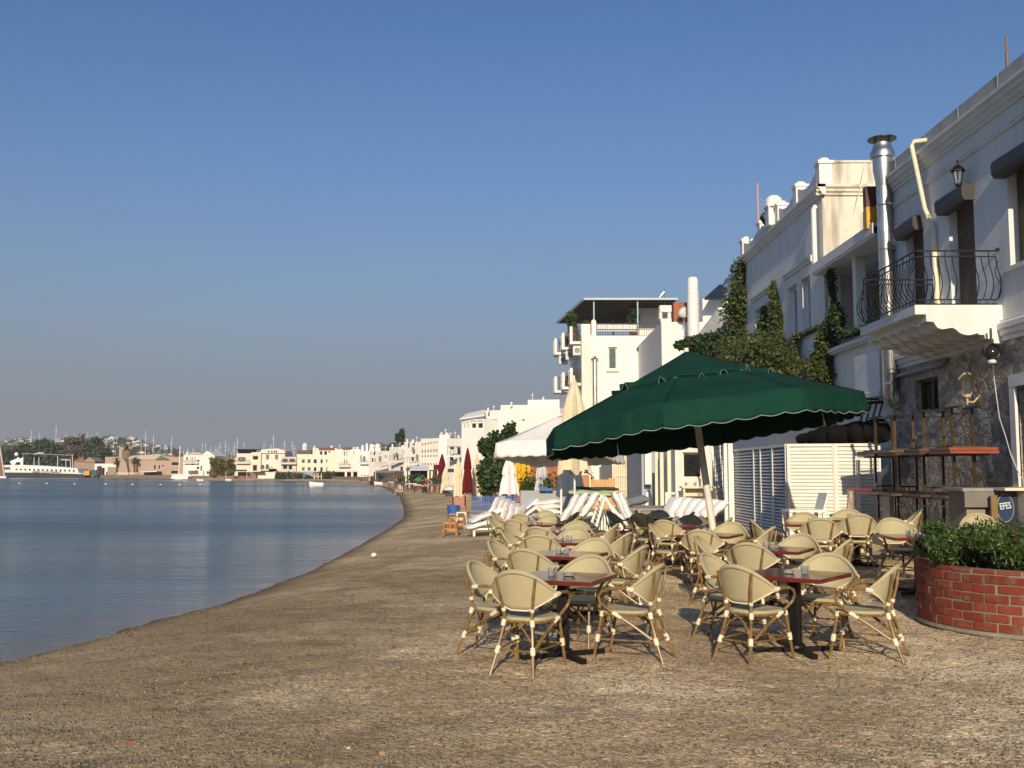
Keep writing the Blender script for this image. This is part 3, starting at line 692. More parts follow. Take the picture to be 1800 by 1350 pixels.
# ------------------------------------------------------------------ brick planter with shrubs
cx, cy, rr = 5.88, 11.25, 1.32
zp = gz(5.0, 10.3) - .03
t = thing('brick_planter', 'round red brick planter with grey mortar full of green shrubs', 'planter', (cx, cy, zp))
m = MB(); m.lathe([(rr - .012, .05), (rr - .012, .71), (rr - .15, .71), (rr - .15, .5)], (cx, cy, zp), 72, caps=False); m.build('mortar', MORTAR, t, True)
m = MB(); nb = 33
for c in range(7):
    z0 = zp + .085 + c * .0975; hh = .082 if c < 6 else .045
    for k in range(nb):
        a = 2 * math.pi * (k + (.5 if c % 2 else 0) + rnd.uniform(-.03, .03)) / nb; da = 2 * math.pi / nb * (.5 - .035 - rnd.uniform(0, .02)); ro = rr + rnd.uniform(-.004, .005); j = rnd.uniform(-.004, .004)
        V = []
        for z in (z0 + j, z0 + hh + j + rnd.uniform(-.004, .004)):
            for r_, aa in ((ro - .1, a - da), (ro, a - da), (ro + .001, a), (ro, a + da), (ro - .1, a + da)):
                V.append((cx + r_ * math.cos(aa), cy + r_ * math.sin(aa), z))
        m.add(V, [(4, 3, 2, 1, 0), (5, 6, 7, 8, 9), (0, 1, 6, 5), (1, 2, 7, 6), (2, 3, 8, 7), (3, 4, 9, 8), (4, 0, 5, 9)])
bevel(m.build('brickwork', BRICK, t), .006, 2)
m = MB(); m.lathe([(rr + .015, .035), (rr + .02, .05), (rr + .012, .078), (rr - .05, .08)], (cx, cy, zp), 60); m.build('plinth', MORTAR, t)
m = MB(); m.lathe([(rr * .6, -.1), (rr * .8, .02), (rr * .8, .05)], (cx, cy, zp), 30); m.build('footing', CONCRETE, t)
m = MB(); m.lathe([(rr - .14, .60), (rr * .5, .66), (0.01, .68)], (cx, cy, zp), 24); m.build('soil', simple('soil', (.07, .05, .035), .95, 0, .3, 9), t)
def shrub(x, y, z, rx, ry, rz_, n, label, mat=LEAF_BUSH, size=.042, name='shrub', seed=1, trunks=4, lift=.06, group=None, cat='shrub'):
    t = thing(name, label, cat, (x, y, z), 0, group); rg = random.Random(seed)
    clumps = []
    for _ in range(16):
        a = rg.uniform(0, 6.28); q = math.sqrt(rg.random()) * .8; hz = rg.uniform(-.3, .75)
        clumps.append((x + rx * q * math.cos(a), y + ry * q * math.sin(a), z + lift + rz_ * (.45 + hz * (1 - .5 * q)), rg.uniform(.22, .42)))
    def f(r_):
        c = clumps[r_.randrange(len(clumps))]
        d = Vector((r_.gauss(0, 1), r_.gauss(0, 1), r_.gauss(0, 1))).normalized() * (r_.random() ** .4)
        return (c[0] + d.x * c[3] * rx, c[1] + d.y * c[3] * ry, c[2] + d.z * c[3] * rz_)
    m = MB(); m.leaves(f, n, size, rg, .5, .6); m.build('foliage', mat, t)
    for i in range(trunks):
        c = clumps[i]; m = MB(); bx, by = x + rg.uniform(-.2, .2) * rx, y + rg.uniform(-.2, .2) * ry
        m.tube([(bx, by, z), ((bx + c[0]) / 2 + .02, (by + c[1]) / 2, (z + c[2]) / 2), (c[0], c[1], c[2])], [.014, .011, .006], 6); m.build('stem', BARK, t, True)
    return t
zs = zp + .60
shrub(4.98, 10.8, zs, .62, .52, .36, 9500, 'glossy green shrub at the left front of the brick planter', seed=1)
shrub(5.72, 10.45, zs, .66, .48, .37, 10000, 'glossy green shrub at the middle front of the brick planter', seed=2)
shrub(6.45, 10.65, zs, .62, .52, .38, 8000, 'glossy green shrub at the right end of the brick planter', seed=3)
shrub(5.15, 11.55, zs, .62, .58, .40, 8000, 'glossy green shrub at the back left of the brick planter', seed=4)
shrub(6.1, 11.6, zs, .7, .58, .40, 8000, 'glossy green shrub at the back right of the brick planter', seed=5)
# ------------------------------------------------------------------ walls with openings
def wall(mb, o, u, W, H, holes=(), depth=.22):
    """front sheet of a wall (origin o, along unit u, up z) with recessed openings (s0,s1,t0,t1)"""
    o = Vector(o); u = Vector(u); up = Vector((0, 0, 1)); n = u.cross(up)
    ss = sorted({0, W, *[h[0] for h in holes], *[h[1] for h in holes]}); ts = sorted({0, H, *[h[2] for h in holes], *[h[3] for h in holes]})
    P = lambda s, t, d=0.0: o + u * s + up * t - n * d
    for a, b in zip(ss[:-1], ss[1:]):
        for c, d in zip(ts[:-1], ts[1:]):
            sm, tm = (a + b) / 2, (c + d) / 2
            if any(h[0] < sm < h[1] and h[2] < tm < h[3] for h in holes): continue
            mb.add([P(a, c), P(b, c), P(b, d), P(a, d)], [(0, 1, 2, 3)])
    for a, b, c, d in holes:
        mb.add([P(a, c), P(b, c), P(b, c, depth), P(a, c, depth)], [(0, 3, 2, 1)])
        mb.add([P(a, d), P(b, d), P(b, d, depth), P(a, d, depth)], [(0, 1, 2, 3)])
        mb.add([P(a, c), P(a, d), P(a, d, depth), P(a, c, depth)], [(0, 3, 2, 1)][::-1])
        mb.add([P(b, c), P(b, d), P(b, d, depth), P(b, c, depth)], [(0, 1, 2, 3)])
    return mb
def window(o, u, h, parent, frame=WPAINT, pane=GLASSD, depth=.16, fw=.06, mull=1, name='window'):
    o = Vector(o); u = Vector(u); up = Vector((0, 0, 1)); n = u.cross(up); a, b, c, d = h
    def bx(m, s0, s1, t0, t1, d0, d1):
        V = [o + u * s + up * t - n * q for q in (d0, d1) for s, t in ((s0, t0), (s1, t0), (s1, t1), (s0, t1))]
        m.add(V, [(0, 1, 2, 3), (7, 6, 5, 4), (0, 4, 5, 1), (1, 5, 6, 2), (2, 6, 7, 3), (3, 7, 4, 0)])
    m = MB(); bx(m, a, a + fw, c, d, depth - .05, depth + .02); bx(m, b - fw, b, c, d, depth - .05, depth + .02); bx(m, a + fw, b - fw, c, c + fw, depth - .05, depth + .02); bx(m, a + fw, b - fw, d - fw, d, depth - .05, depth + .02)
    for k in range(1, mull + 1):
        q = a + (b - a) * k / (mull + 1); bx(m, q - fw / 2, q + fw / 2, c + fw, d - fw, depth - .045, depth + .02)
    w = m.build(name, frame, parent)
    m = MB(); bx(m, a + fw * .5, b - fw * .5, c + fw * .5, d - fw * .5, depth, depth + .012); m.build('pane', pane, w)
    return w
def house(name, label, A, B, H, D, mat, holes=(), z0=0.0, parapet=.35, pane=GLASSD, frame=WPAINT, cat='house', group=None, mull=1, depth=.2, fw=.06, roofmat=None, extra_side=()):
    """box house: front foot A -> B (xy), height H above z0, depth D away from the camera side"""
    A = Vector((A[0], A[1], z0)); B = Vector((B[0], B[1], z0)); u = (B - A); W = u.length; u.normalize(); up = Vector((0, 0, 1)); n = u.cross(up)
    t = thing(name, label, cat, A, 0, group)
    hs = [(max(.05, a), min(W - .05, b), max(.02, c), min(H - .05, d)) for a, b, c, d in holes]; hs = [h for h in hs if h[1] - h[0] > .12 and h[3] - h[2] > .12]
    m = MB(); wall(m, A, u, W, H, hs, depth + .05)
    wall(m, A - n * D, n, D, H, extra_side, depth + .05); wall(m, B, -n, D, H); wall(m, B - n * D, -u, W, H)
    if hs:                                                   # dark core behind the openings
        q = depth + .06; m.add([A - n * q, B - n * q, B - n * q + up * (H - .05), A - n * q + up * (H - .05)], [(0, 1, 2, 3)])
    w = m.build('wall', mat, t)
    m = MB(); V = [A + u * .15 - n * .15, B - u * .15 - n * .15, B - u * .15 - n * (D - .15), A + u * .15 - n * (D - .15)]
    zr = H - parapet; m.add([p + up * zr for p in V], [(0, 1, 2, 3)])
    # inner faces and tops of the parapet
    O = [A, B, B - n * D, A - n * D]
    for i in range(4):
        j = (i + 1) % 4; m.add([O[i] + up * H, O[j] + up * H, V[j] + up * H, V[i] + up * H], [(0, 1, 2, 3)]); m.add([V[i] + up * H, V[j] + up * H, V[j] + up * zr, V[i] + up * zr], [(0, 1, 2, 3)])
    m.build('roof', roofmat or mat, t)
    for h in hs: window(A, u, h, t, frame, pane, depth, fw, mull if h[1] - h[0] > .7 else 0)
    for h in extra_side: window(A - n * D, n, h, t, frame, pane, depth, fw, 1)
    return t, A, u, n
def pxhouse(name, label, px0, Y0, px1, Y1, ytop, D, mat, wins=(), z0=0.0, **kw):
    a = PY(px0, 829, Y0); b = PY(px1, 829, Y1); A = Vector((a.x, a.y, 0)); B = Vector((b.x, b.y, 0)); u = (B - A).normalized(); n = u.cross(Vector((0, 0, 1)))
    H = PY(px0, ytop, Y0).z - z0; hs = []
    def st(px, py):
        d = ray(px, py); k = (A - EYE).dot(n) / d.dot(n); p = EYE + d * k; return (p - A).dot(u), p.z - z0
    for x0, y0, x1, y1 in wins:
        s0, t1 = st(x0, y0); s1, t0 = st(x1, y1); hs.append((s0, s1, t0, t1))
    return house(name, label, A, B, H, D, mat, hs, z0, **kw)

# ------------------------------------------------------------------ the stone house with the balcony (right)
X0 = 8.4; UY = Vector((0, -1, 0))
t = thing('stone_house', 'white rendered house with rubble stone ground floor and iron balcony at right edge', 'house', (X0, 22.1, 0)); house1 = t
yo = 22.1; o1 = Vector((X0, yo, 0))
def hy(y0, y1, z0, z1, zb=0.0): return (yo - y1, yo - y0, z0 - zb, z1 - zb)
low = [hy(19.7, 20.85, 2.92, 3.60), hy(15.1, 16.62, 1.45, 3.12)]
m = MB(); wall(m, o1, UY, 14.0, 3.95, low, .25); m.add([(X0, yo, 0), (X0 + 9, yo, 0), (X0 + 9, yo, 3.95), (X0, yo, 3.95)], [(3, 2, 1, 0)]); m.build('stone_wall', STONE, t)
m = MB(); m.box(X0 + .3, X0 + 9, 8.1, yo - .02, 0, 8.2); m.build('core', BLACKM, t)
hi = [hy(20.15, 21.05, 4.58, 6.75, 4.27), hy(17.9, 18.95, 4.58, 6.75, 4.27), hy(15.3, 16.65, 5.15, 6.8, 4.27)]
m = MB(); wall(m, o1 + Vector((0, 0, 4.27)), UY, 14.0, 4.0, hi, .2); m.add([(X0, yo, 3.9), (X0 + 9, yo, 3.9), (X0 + 9, yo, 8.4), (X0, yo, 8.4)], [(3, 2, 1, 0)]); m.build('rendered_wall', WHITE, t)
def mould(prof, y0, y1, name, mat, par, X=X0):
    """profile (out, z) run along y on the sea side of a wall"""
    m = MB(); m.prism([(X - p, z) for p, z in prof], y0, y1, 'y'); return m.build(name, mat, par)
mould([(-.05, 3.93), (.03, 3.93), (.03, 4.0), (.07, 4.03), (.07, 4.10), (.11, 4.13), (.11, 4.22), (.06, 4.26), (.06, 4.29), (-.05, 4.29)], 8.1, 17.0, 'band_moulding', WHITE, t)
mould([(-.05, 3.93), (.03, 3.93), (.03, 4.0), (.07, 4.03), (.07, 4.10), (.11, 4.13), (.11, 4.22), (.06, 4.26), (.06, 4.29), (-.05, 4.29)], 19.72, 22.1, 'band_moulding', WHITE, t)
mould([(-.05, 7.870), (.04, 7.870), (.04, 7.920), (.09, 7.950), (.09, 8.010), (.15, 8.040), (.15, 8.120), (.20, 8.150), (.20, 8.210), (-.05, 8.210)], 8.1, 22.18, 'cornice', WHITE, t)
mould([(-.05, 7.510), (.035, 7.510), (.035, 7.550), (.055, 7.570), (.055, 7.610), (.02, 7.630), (-.05, 7.630)], 8.1, 22.1, 'string_course', WHITE, t)
m = MB(); m.box(X0 - .03, X0 + .15, 8.1, 22.15, 8.212, 8.56); m.box(X0 + .15, X0 + 9, 8.1, 22.1, 8.212, 8.5)
for k in range(9): m.box(X0 - .035, X0 + .155, 9 + k * 1.55, 9.03 + k * 1.55, 8.215, 8.567)
m.build('parapet', GREYCAP, t)
def slatted(m, X, y0, y1, z0, z1, pitch=.045):
    n_ = int((z1 - z0) / pitch)
    for k in range(n_):
        z = z0 + k * pitch; m.add([(X, y0, z), (X, y1, z), (X - .012, y1, z + pitch * .5), (X - .012, y0, z + pitch * .5), (X, y1, z + pitch * .98), (X, y0, z + pitch * .98)], [(0, 1, 2, 3)[::-1], (3, 2, 4, 5)[::-1]])
ROLL = simple('brown_roller_slats', (0.085, 0.048, 0.032), .5, 0, .12)
for (y0, y1, z0, z1), nm in (((20.15, 21.05, 4.58, 6.75), 'roller_shutter_door'), ((17.9, 18.95, 4.58, 6.75), 'roller_shutter_door'), ((15.3, 16.65, 5.15, 6.8), 'roller_shutter_window')):
    m = MB(); slatted(m, X0 + .16, y0 + .03, y1 - .03, z0, z1); sh = m.build(nm, ROLL, t)
    m = MB(); m.prism([(X0 + .02, z1 - .10), (X0 + .02, z1 + .20), (X0 - .20, z1 + .20), (X0 - .235, z1 + .15), (X0 - .235, z1 - .02), (X0 - .19, z1 - .10)], y0 - .06, y1 + .07, 'y'); m.build('roller_box', DARKROLL, sh)
m = MB(); m.box(X0 - .07, X0 + .1, 15.2, 16.75, 5.08, 5.148); m.build('window_sill', WHITE, t)
window(o1, UY, low[0], t, WOODD, GLASSD, .18, .06, 1)
w = window(o1, UY, low[1], t, WPAINT, simple('dim_pane', (0.10, 0.06, 0.055), .15), .18, .09, 1)
m = MB()
for a, b, c, d in ((16.62, 16.80, 1.40, 3.30), (14.9, 15.1, 1.40, 3.30)): m.box(X0 - .05, X0 + .02, a, b, c, d)
m.box(X0 - .055, X0 + .02, 14.9, 16.8, 3.12, 3.32); m.box(X0 - .09, X0 + .02, 14.9, 16.84, 1.33, 1.452); m.build('window_surround', WPAINT, t)
# balcony: slab with carved side profile, railings
def bq(cx_, cy_):
    px, py = 1480 + cx_ / 5.625, 420 + cy_ / 5.625; p = PY(px, py, 17.0); return (p.x, p.z)
prof = [bq(*q) for q in ((720, 652), (722, 745), (830, 745), (835, 815), (905, 820), (925, 850), (945, 878), (985, 892), (1030, 888), (1065, 880), (1100, 880), (1130, 897), (1160, 925), (1190, 940), (1225, 950), (1265, 951), (1305, 942), (1345, 930), (1350, 946), (1410, 950), (1415, 985), (1500, 990), (1503, 1030))]
prof += [(X0 + .05, prof[-1][1] - .01), (X0 + .05, prof[0][1])]
m = MB(); m.prism(prof, 17.0, 19.72, 'y'); bal = m.build('balcony', WHITE, t)
xo = prof[0][0] + .03; zf = prof[0][1]
m = MB()
for k in range(6):                                            # carved consoles under the slab
    y = 17.32 + k * .46
    for i in range(3, 22): pass
    pp = [(max(xo + .35, p[0]), p[1] - .05) for p in prof[2:23]]; m.prism([(p[0], p[1] + .07) for p in pp] + [(X0, zf - .15), (xo + .35, zf - .15)], y, y + .16, 'y') if False else m.prism([(p[0], p[1] - .035) for p in prof[3:22]] + [(X0, prof[22][1] - .03), (X0, zf - .2), (prof[3][0], zf - .12)], y, y + .2, 'y')
m.build('console', WHITE, bal)
zt_ = 5.52
def belly(x, y, nx_, ny_):
    pts = []
    for z, b in ((zf + .10, .0), (zf + .16, .06), (zf + .26, .125), (zf + .36, .15), (zf + .48, .13), (zf + .60, .07), (zf + .72, .015), (zf + .82, -.005), (zt_ - .10, 0)):
        pts.append((x + nx_ * b, y + ny_ * b, z))
    return pts
cnt = 0
runs = [((xo + .04, 17.05), (X0 - .05, 17.05), 11, (0, -1)), ((xo + .04, 17.05), (xo + .04, 19.67), 18, (-1, 0)), ((xo + .04, 19.67), (X0 - .05, 19.67), 11, (0, 1))]
for a, b, n_, nn in runs:
    for k in range(n_ + 1):
        q = k / n_; x = a[0] + (b[0] - a[0]) * q; y = a[1] + (b[1] - a[1]) * q
        m = MB(); m.tube(belly(x, y, *nn), .0085, 5); m.build('baluster', IRON, bal, True)
    m = MB()
    for z, w_ in ((zt_, .03), (zt_ - .10, .022)): m.bar((*a, z), (*b, z), w_, w_ * .8)
    for k in range(n_ // 2 + 1):
        q = min(1, (k + .0) * 2 / n_); x = a[0] + (b[0] - a[0]) * q; y = a[1] + (b[1] - a[1]) * q; m.bar((x, y, zt_ - .11), (x, y, zt_ + .005), .014)
    m.build('handrail', IRON, bal); m = MB()
    for z, w_ in ((zf + .10, .022), (zf + .02, .022)): m.bar((*a, z), (*b, z), w_, w_ * .8)
    for k in range(n_):
        q = (k + .5) / n_; x = a[0] + (b[0] - a[0]) * q; y = a[1] + (b[1] - a[1]) * q
        m.tube([(x + (.03 if nn[0] == 0 else 0) * math.cos(i * .785), y + (.03 if nn[0] else 0) * math.cos(i * .785), zf + .06 + .03 * math.sin(i * .785)) for i in range(8)], .005, 4, closed=True)
        m.ball((x, y, zf - .005), .02, 6, 4)
    m.build('bottom_rail', IRON, bal)
m = MB(); m.tube([(X0 - .04 , 17.05 - .10 * math.sin(i * .5) - .03, zf + .12 + i * .05) for i in range(14)], .007, 5); m.ball((X0 - .03, 17.02, zt_ + .02), .035, 8, 5); m.build('scroll', IRON, bal)
# drain pipe, lanterns, cable, flue
m = MB(); m.tube([(X0 + .02, 19.75, 8.42), (X0 - .25, 19.85, 8.42), (X0 - .29, 19.86, 8.33), (X0 - .12, 19.75, 7.0), (X0 - .07, 19.55, 6.6)], [.045, .045, .047, .047, .047], 10)
m.tube([(X0 - .07, 19.56, 6.62), (X0 - .07, 19.5, 6.5), (X0 - .07, 19.42, 4.57)], .055, 10); solo(m, 'drain_pipe', CREAMP, 'cream white drain pipe running down the wall between two roller doors', 'drain pipe', None, None, True)
def lantern(x, y, z, s, label, mb_mat=IRON, flip=False, glass=GL):
    t_ = thing('wall_lantern', label, 'wall lamp', (x + .2 * s, y, z)); k = -1 if flip else 1
    m = MB(); m.lathe([(.0, .20 * s), (.012 * s, .14 * s), (.05 * s, .12 * s), (.115 * s, .045 * s), (.115 * s, .03 * s)][::1], (x, y, z), 8); m.ball((x, y, z + .2 * s), .02 * s, 6, 4)
    for i in range(6):
        a = i * 1.047; m.tube([(x + .085 * s * math.cos(a), y + .085 * s * math.sin(a), z + .03 * s), (x + .05 * s * math.cos(a), y + .05 * s * math.sin(a), z - .17 * s)], .008 * s, 4)
    m.lathe([(.055 * s, -.17 * s), (.05 * s, -.20 * s), (.015 * s, -.22 * s), (.012 * s, -.30 * s), (0.0, -.31 * s)], (x, y, z), 8)
    m.tube([(x, y, z - .26 * s), (x + .08 * s, y, z - .27 * s), (x + .15 * s, y, z - .20 * s), (x + .19 * s, y, z - .14 * s)], .014 * s, 5); m.box(x + .18 * s, x + .2 * s, y - .04 * s, y + .04 * s, z - .25 * s, z - .05 * s)
    if flip: m.v = [(a, b, 2 * z - c - .06 * s) for a, b, c in m.v]; m.f = [f[::-1] for f in m.f]
    m.build('frame', mb_mat, t_)
    m = MB(); m.lathe([(.08 * s, .03 * s), (.047 * s, -.17 * s)], (x, y, z), 8, False)
    if flip: m.v = [(a, b, 2 * z - c - .06 * s) for a, b, c in m.v]; m.f = [f[::-1] for f in m.f]
    m.build('glass', glass, t_); return t_
p = PX(1684, 305, X0 - .2); lantern(p.x, p.y, p.z, 1.15, 'small black wall lantern above the second roller door')
p = PX(1699, 672, X0 - .22); lantern(p.x, p.y, p.z, 1.35, 'cream painted wall lantern on the rubble stone wall', simple('cream_metal', (.55, .42, .25), .5), False, CREAMP)
p = PX(1577, 695, X0 - .15); lantern(p.x, p.y, p.z, .8, 'little brass wall lantern at the far corner of the stone wall', simple('dull_brass', (.22, .18, .10), .5, .4), False, CREAMP)
p = PX(1743, 618, X0 - .3)
t2 = thing('bulkhead_lamp', 'round dark glass lamp hanging below the near end of balcony', 'wall lamp', (p.x, p.y, p.z))
m = MB(); m.tube([(p.x + .125 * math.cos(i * .524), p.y - .02, p.z + .125 * math.sin(i * .524)) for i in range(12)], .03, 7, closed=True); m.tube([(p.x, p.y, p.z + .12), (p.x, p.y, p.z + .4)], .02, 6); m.build('ring', IRON, t2, True)
m = MB(); m.ball((p.x, p.y, p.z - .02), .11, 12, 8); m.build('globe', GLASSD, t2, True)
m = MB(); m.lathe([(.06, -.2), (.075, -.17), (.05, -.14)], p, 10); m.build('cap', PLASTIC, t2)
m = MB(); m.tube([(p.x, p.y, p.z - .1)] + [PX(a, b, X0 - .06) for a, b in ((1747, 660), (1752, 700), (1757, 735), (1767, 765), (1777, 800), (1788, 826), (1800, 846))], .009, 6)
solo(m, 'cable', simple('grey_cable', (.55, .54, .5), .6), 'loose white cable hanging down the rubble wall from the round lamp', 'cable', None, None, True)
m = MB(); m.tube([PX(a, b, X0 - .08) for a, b in ((1568, 664), (1600, 656), (1655, 640), (1662, 630), (1664, 612))], .045, 8); solo(m, 'waste_pipe', simple('grey_pipe', (.22, .22, .23), .5), 'grey waste pipe slanting up the stone wall to the balcony', 'pipe', None, None, True)
fx, fy = 8.22, 21.75
t2 = thing('flue_pipe', 'tall galvanised steel kitchen flue with black rain cap beside the stone house', 'flue', (fx, fy, 3.2))
m = MB(); m.tube([(X0 + .1, fy, 3.22), (fx + .06, fy, 3.24), (fx, fy, 3.34), (fx, fy, 8.02)], .155, 18)
for k in range(6): m.tube([(fx, fy, 3.6 + k * .85), (fx, fy, 3.65 + k * .85)], .163, 18)
m.lathe([(.155, 8.02), (.215, 8.40), (.215, 8.66), (.27, 8.68), (.27, 8.78), (.235, 8.87), (.20, 8.92), (.20, 9.0)], (fx, fy, 0), 20); m.build('pipe', STEEL, t2, True)
m = MB(); m.lathe([(.31, 9.10), (.31, 9.12), (.15, 9.17), (.02, 9.18)], (fx, fy, 0), 20)
for i in range(4): m.tube([(fx + .2 * math.cos(i * 1.57 + .5), fy + .2 * math.sin(i * 1.57 + .5), 8.98), (fx + .2 * math.cos(i * 1.57 + .5), fy + .2 * math.sin(i * 1.57 + .5), 9.11)], .012, 5)
m.build('rain_cap', IRON, t2)
m = MB()
for z in (6.6, 7.6): m.bar((fx - .1, fy - .17, z), (fx + .25, fy - .17, z), .03); m.tube([(fx + .165 * math.cos(i * .524), fy + .165 * math.sin(i * .524), z) for i in range(12)], .012, 5, closed=True)
m.bar((fx + .25, fy - .17, 6.2), (fx + .25, fy - .17, 7.9), .03); m.build('bracket', STEEL, t2)
# aerial and tank on the roof
m = MB(); m.tube([(8.65, 16.95, 8.6), (8.65, 16.95, 9.35)], .02, 6); m.tube([(8.65, 16.95, 8.6), (8.65, 16.95, 9.05)], .03, 6); solo(m, 'aerial_mast', simple('rusty_pole', (.22, .13, .10), .8), 'rusty aerial pole on the roof edge of the stone house', 'aerial')
m = MB(); m.lathe([(.30, 8.3), (.31, 8.60), (.27, 8.72), (.13, 8.79), (.02, 8.80)], (8.85, 17.0, 0), 18); solo(m, 'water_tank', PLASTIC, 'white rounded water tank peeking over the grey roof parapet', 'water tank', None, None, True)

# ------------------------------------------------------------------ white annex between the stone house and the cornice house
t = thing('white_annex', 'low white annex with roofed upper veranda between the two seafront houses', 'house', (X0, 26.7, 0))
m = MB(); m.box(X0 + .03, 16, 22.12, 26.68, 0, 4.75); m.build('wall', WHITE_CLEAN, t)
m = MB(); m.box(X0 - .12, 16, 22.1, 26.69, 4.752, 4.92); m.box(X0 - .18, X0 + .1, 22.1, 26.69, 4.80, 4.88); m.build('veranda_floor', WHITE, t)
m = MB(); m.box(10.1, 10.3, 22.12, 26.68, 4.92, 7.0)
for k in range(16): m.box(10.07, 10.1, 22.2 + k * .28, 22.42 + k * .28, 4.95, 6.95)
m.build('boarded_wall', simple('pale_boards', (.62, .60, .55), .7, 0, .1), t)
for y in (26.3, 24.4, 22.5):
    m = MB(); m.box(X0 + .02, X0 + .26, y - .12, y + .12, 4.92, 7.0); m.build('post', WHITE_CLEAN, t)
m = MB(); m.box(X0 - .3, 13, 22.1, 26.69, 7.0, 7.22); m.box(X0 - .33, X0 - .2, 22.1, 26.69, 7.06, 7.3); m.build('roof_slab', WHITE, t)
m = MB(); m.box(X0 + .25, X0 + .32, 22.15, 26.6, 7.45, 7.62)
for y in (22.3, 23.4, 24.5, 25.6, 26.5): m.box(X0 + .25, X0 + .32, y - .04, y + .04, 7.2, 7.46)
m.build('roof_rail', WPAINT, t)
m = MB(); m.box(8.75, 10.2, 23.0, 24.6, 7.22, 8.2); m.build('roof_box', WHITE, t)
m = MB(); m.box(8.14, X0 + .03, 22.14, 23.75, 3.38, 4.42); m.box(8.12, 8.145, 22.14, 23.75, 3.38, 3.52); t2 = m
o = solo(m, 'sign_panel', WHITE_CLEAN, 'blank white boxed sign panel on the annex wall above the shutters', 'sign'); bevel(o, .015)
t2 = thing('box_sign', 'narrow yellow and dark red sign mounted edge on behind the flue', 'sign', (8.2, 22.35, 7.22))
m = MB(); m.box(8.02, 8.36, 22.3, 22.5, 7.22, 7.72); m.build('lower_panel', simple('sign_yellow', (.62, .36, .02), .5), t2, label='yellow lower half of the sign')
m = MB(); m.box(8.02, 8.36, 22.3, 22.5, 7.722, 8.2); m.build('upper_panel', simple('sign_maroon', (.10, .03, .025), .5), t2, label='dark red upper half of the sign')
m = MB()
for k in range(4):
    p = PY(1512 + k * 10, 742, 22.3); q = PY(1522 + k * 10, 706, 22.3); m.tube([p, q], .022, 6); m.tube([q, q + Vector((0, .25, -.02))], .02, 5)
m.tube([PY(1500, 712, 22.2), PY(1552, 706, 22.2)], .03, 6); m.tube([PY(1505, 700, 22.2), PY(1545, 702, 22.2)], .022, 6)
solo(m, 'folding_frame', IRON, 'black folded awning frame bars leaning on the annex wall', 'awning frame', None, None, True)

# ------------------------------------------------------------------ house with cornice and climbing plants
Ya, Yb = 26.7, 36.3
t = thing('cornice_house', 'tall white house with weathered gable and scalloped parapet behind the annex', 'house', (X0, Yb, 0)); house2 = t
o2 = Vector((X0, Yb, 0))
def h2(y0, y1, z0, z1): return (Yb - y1, Yb - y0, z0, z1)
wins = [h2(28.0, 28.85, 5.76, 7.3), h2(29.35, 30.3, 5.76, 7.3), h2(32.2, 33.1, 5.76, 7.3), h2(33.5, 34.5, 5.76, 7.3)]
m = MB(); wall(m, o2, UY, Yb - Ya, 9.32, wins, .3); m.box(X0 + .35, 20, Ya + .1, Yb - .02, 0, 9.3); m.add([(X0, Yb, 0), (20, Yb, 0), (20, Yb, 9.3), (X0, Yb, 9.3)], [(0, 3, 2, 1)[::-1]]); m.build('sea_wall', WHITE, t)
m = MB(); wall(m, (X0, Ya, 0), (1, 0, 0), 11.6, 9.32); m.build('gable_wall', OLDWALL, t)
for h in wins: window(o2, UY, h, t, WPAINT, GLASSB, .22, .07, 1)
for y0, y1 in ((27.75, 30.55), (31.95, 34.8)):
    mould([(-.02, 7.62), (.05, 7.62), (.05, 7.67), (.12, 7.72), (.12, 7.78), (-.02, 7.82)], y0, y1, 'lintel_moulding', WHITE, t); mould([(-.02, 5.62), (.05, 5.62), (.09, 5.68), (.09, 5.745), (-.02, 5.75)], y0 + .1, y1 - .1, 'window_sill', WHITE, t)
cp = [(-.05, 9.22), (.06, 9.22), (.06, 9.28), (.12, 9.32), (.12, 9.38), (.19, 9.42), (.19, 9.50), (-.05, 9.50)]
mould(cp, Ya - .19, Yb + .1, 'cornice', WHITE, t)
m = MB(); m.prism([(Ya - p, z) for p, z in cp], X0 - .18, 20, 'x'); m.build('gable_cornice', OLDWALL, t)
pil = [26.85, 29.1, 31.2, 33.5, 36.1]
m = MB()
for a, b in zip(pil[:-1], pil[1:]):
    L = b - a; pts = [(a, 9.5)] + [(b, 9.5)] + [(b - L * k / 10, 10.12 - .30 * math.sin(math.pi * k / 10)) for k in range(11)]
    m.prism(pts, X0 - .02, X0 + .2, 'x')
m.build('parapet', WHITE, t)
for y in pil:
    m = MB(); m.box(X0 - .06, X0 + .3, y - .17, y + .17, 9.502, 10.12); m.box(X0 - .10, X0 + .34, y - .21, y + .21, 10.12, 10.2); m.ball((X0 + .12, y, 10.24), .17, 8, 5, (1, 1, .5)); m.build('parapet_pier', WHITE_CLEAN, t)
m = MB(); m.box(X0 + .3, 20, Ya, Ya + .25, 9.502, 10.14); m.box(X0 + .3, 20, Ya - .04, Ya + .29, 10.14, 10.2); m.build('gable_parapet', OLDWALL, t)
m = MB(); m.tube([(X0 - .10, 26.95, 9.0), (X0 - .16, 26.95, 8.9), (X0 - .16, 26.95, 7.2), (X0 - .1, 26.95, 7.1)], .07, 8); solo(m, 'downpipe', WPAINT, 'short white downpipe on the near corner of the cornice house', 'drain pipe', None, None, True)
m = MB(); m.tube([(14.1, Ya - .03, 10.2), (13.6, Ya - .04, 9.6), (12.2, Ya - .04, 8.4), (10.4, Ya - .03, 7.2)], .012, 4) if False else m.tube([PY(1521, 285, Ya - .05), PY(1512, 330, Ya - .22), PY(1500, 380, Ya - .05), PY(1488, 405, Ya - .04)], .013, 4); solo(m, 'roof_cable', CREAMP, 'thin pale cable hanging across the weathered gable', 'cable')
p = PY(1360, 365, 31.6)
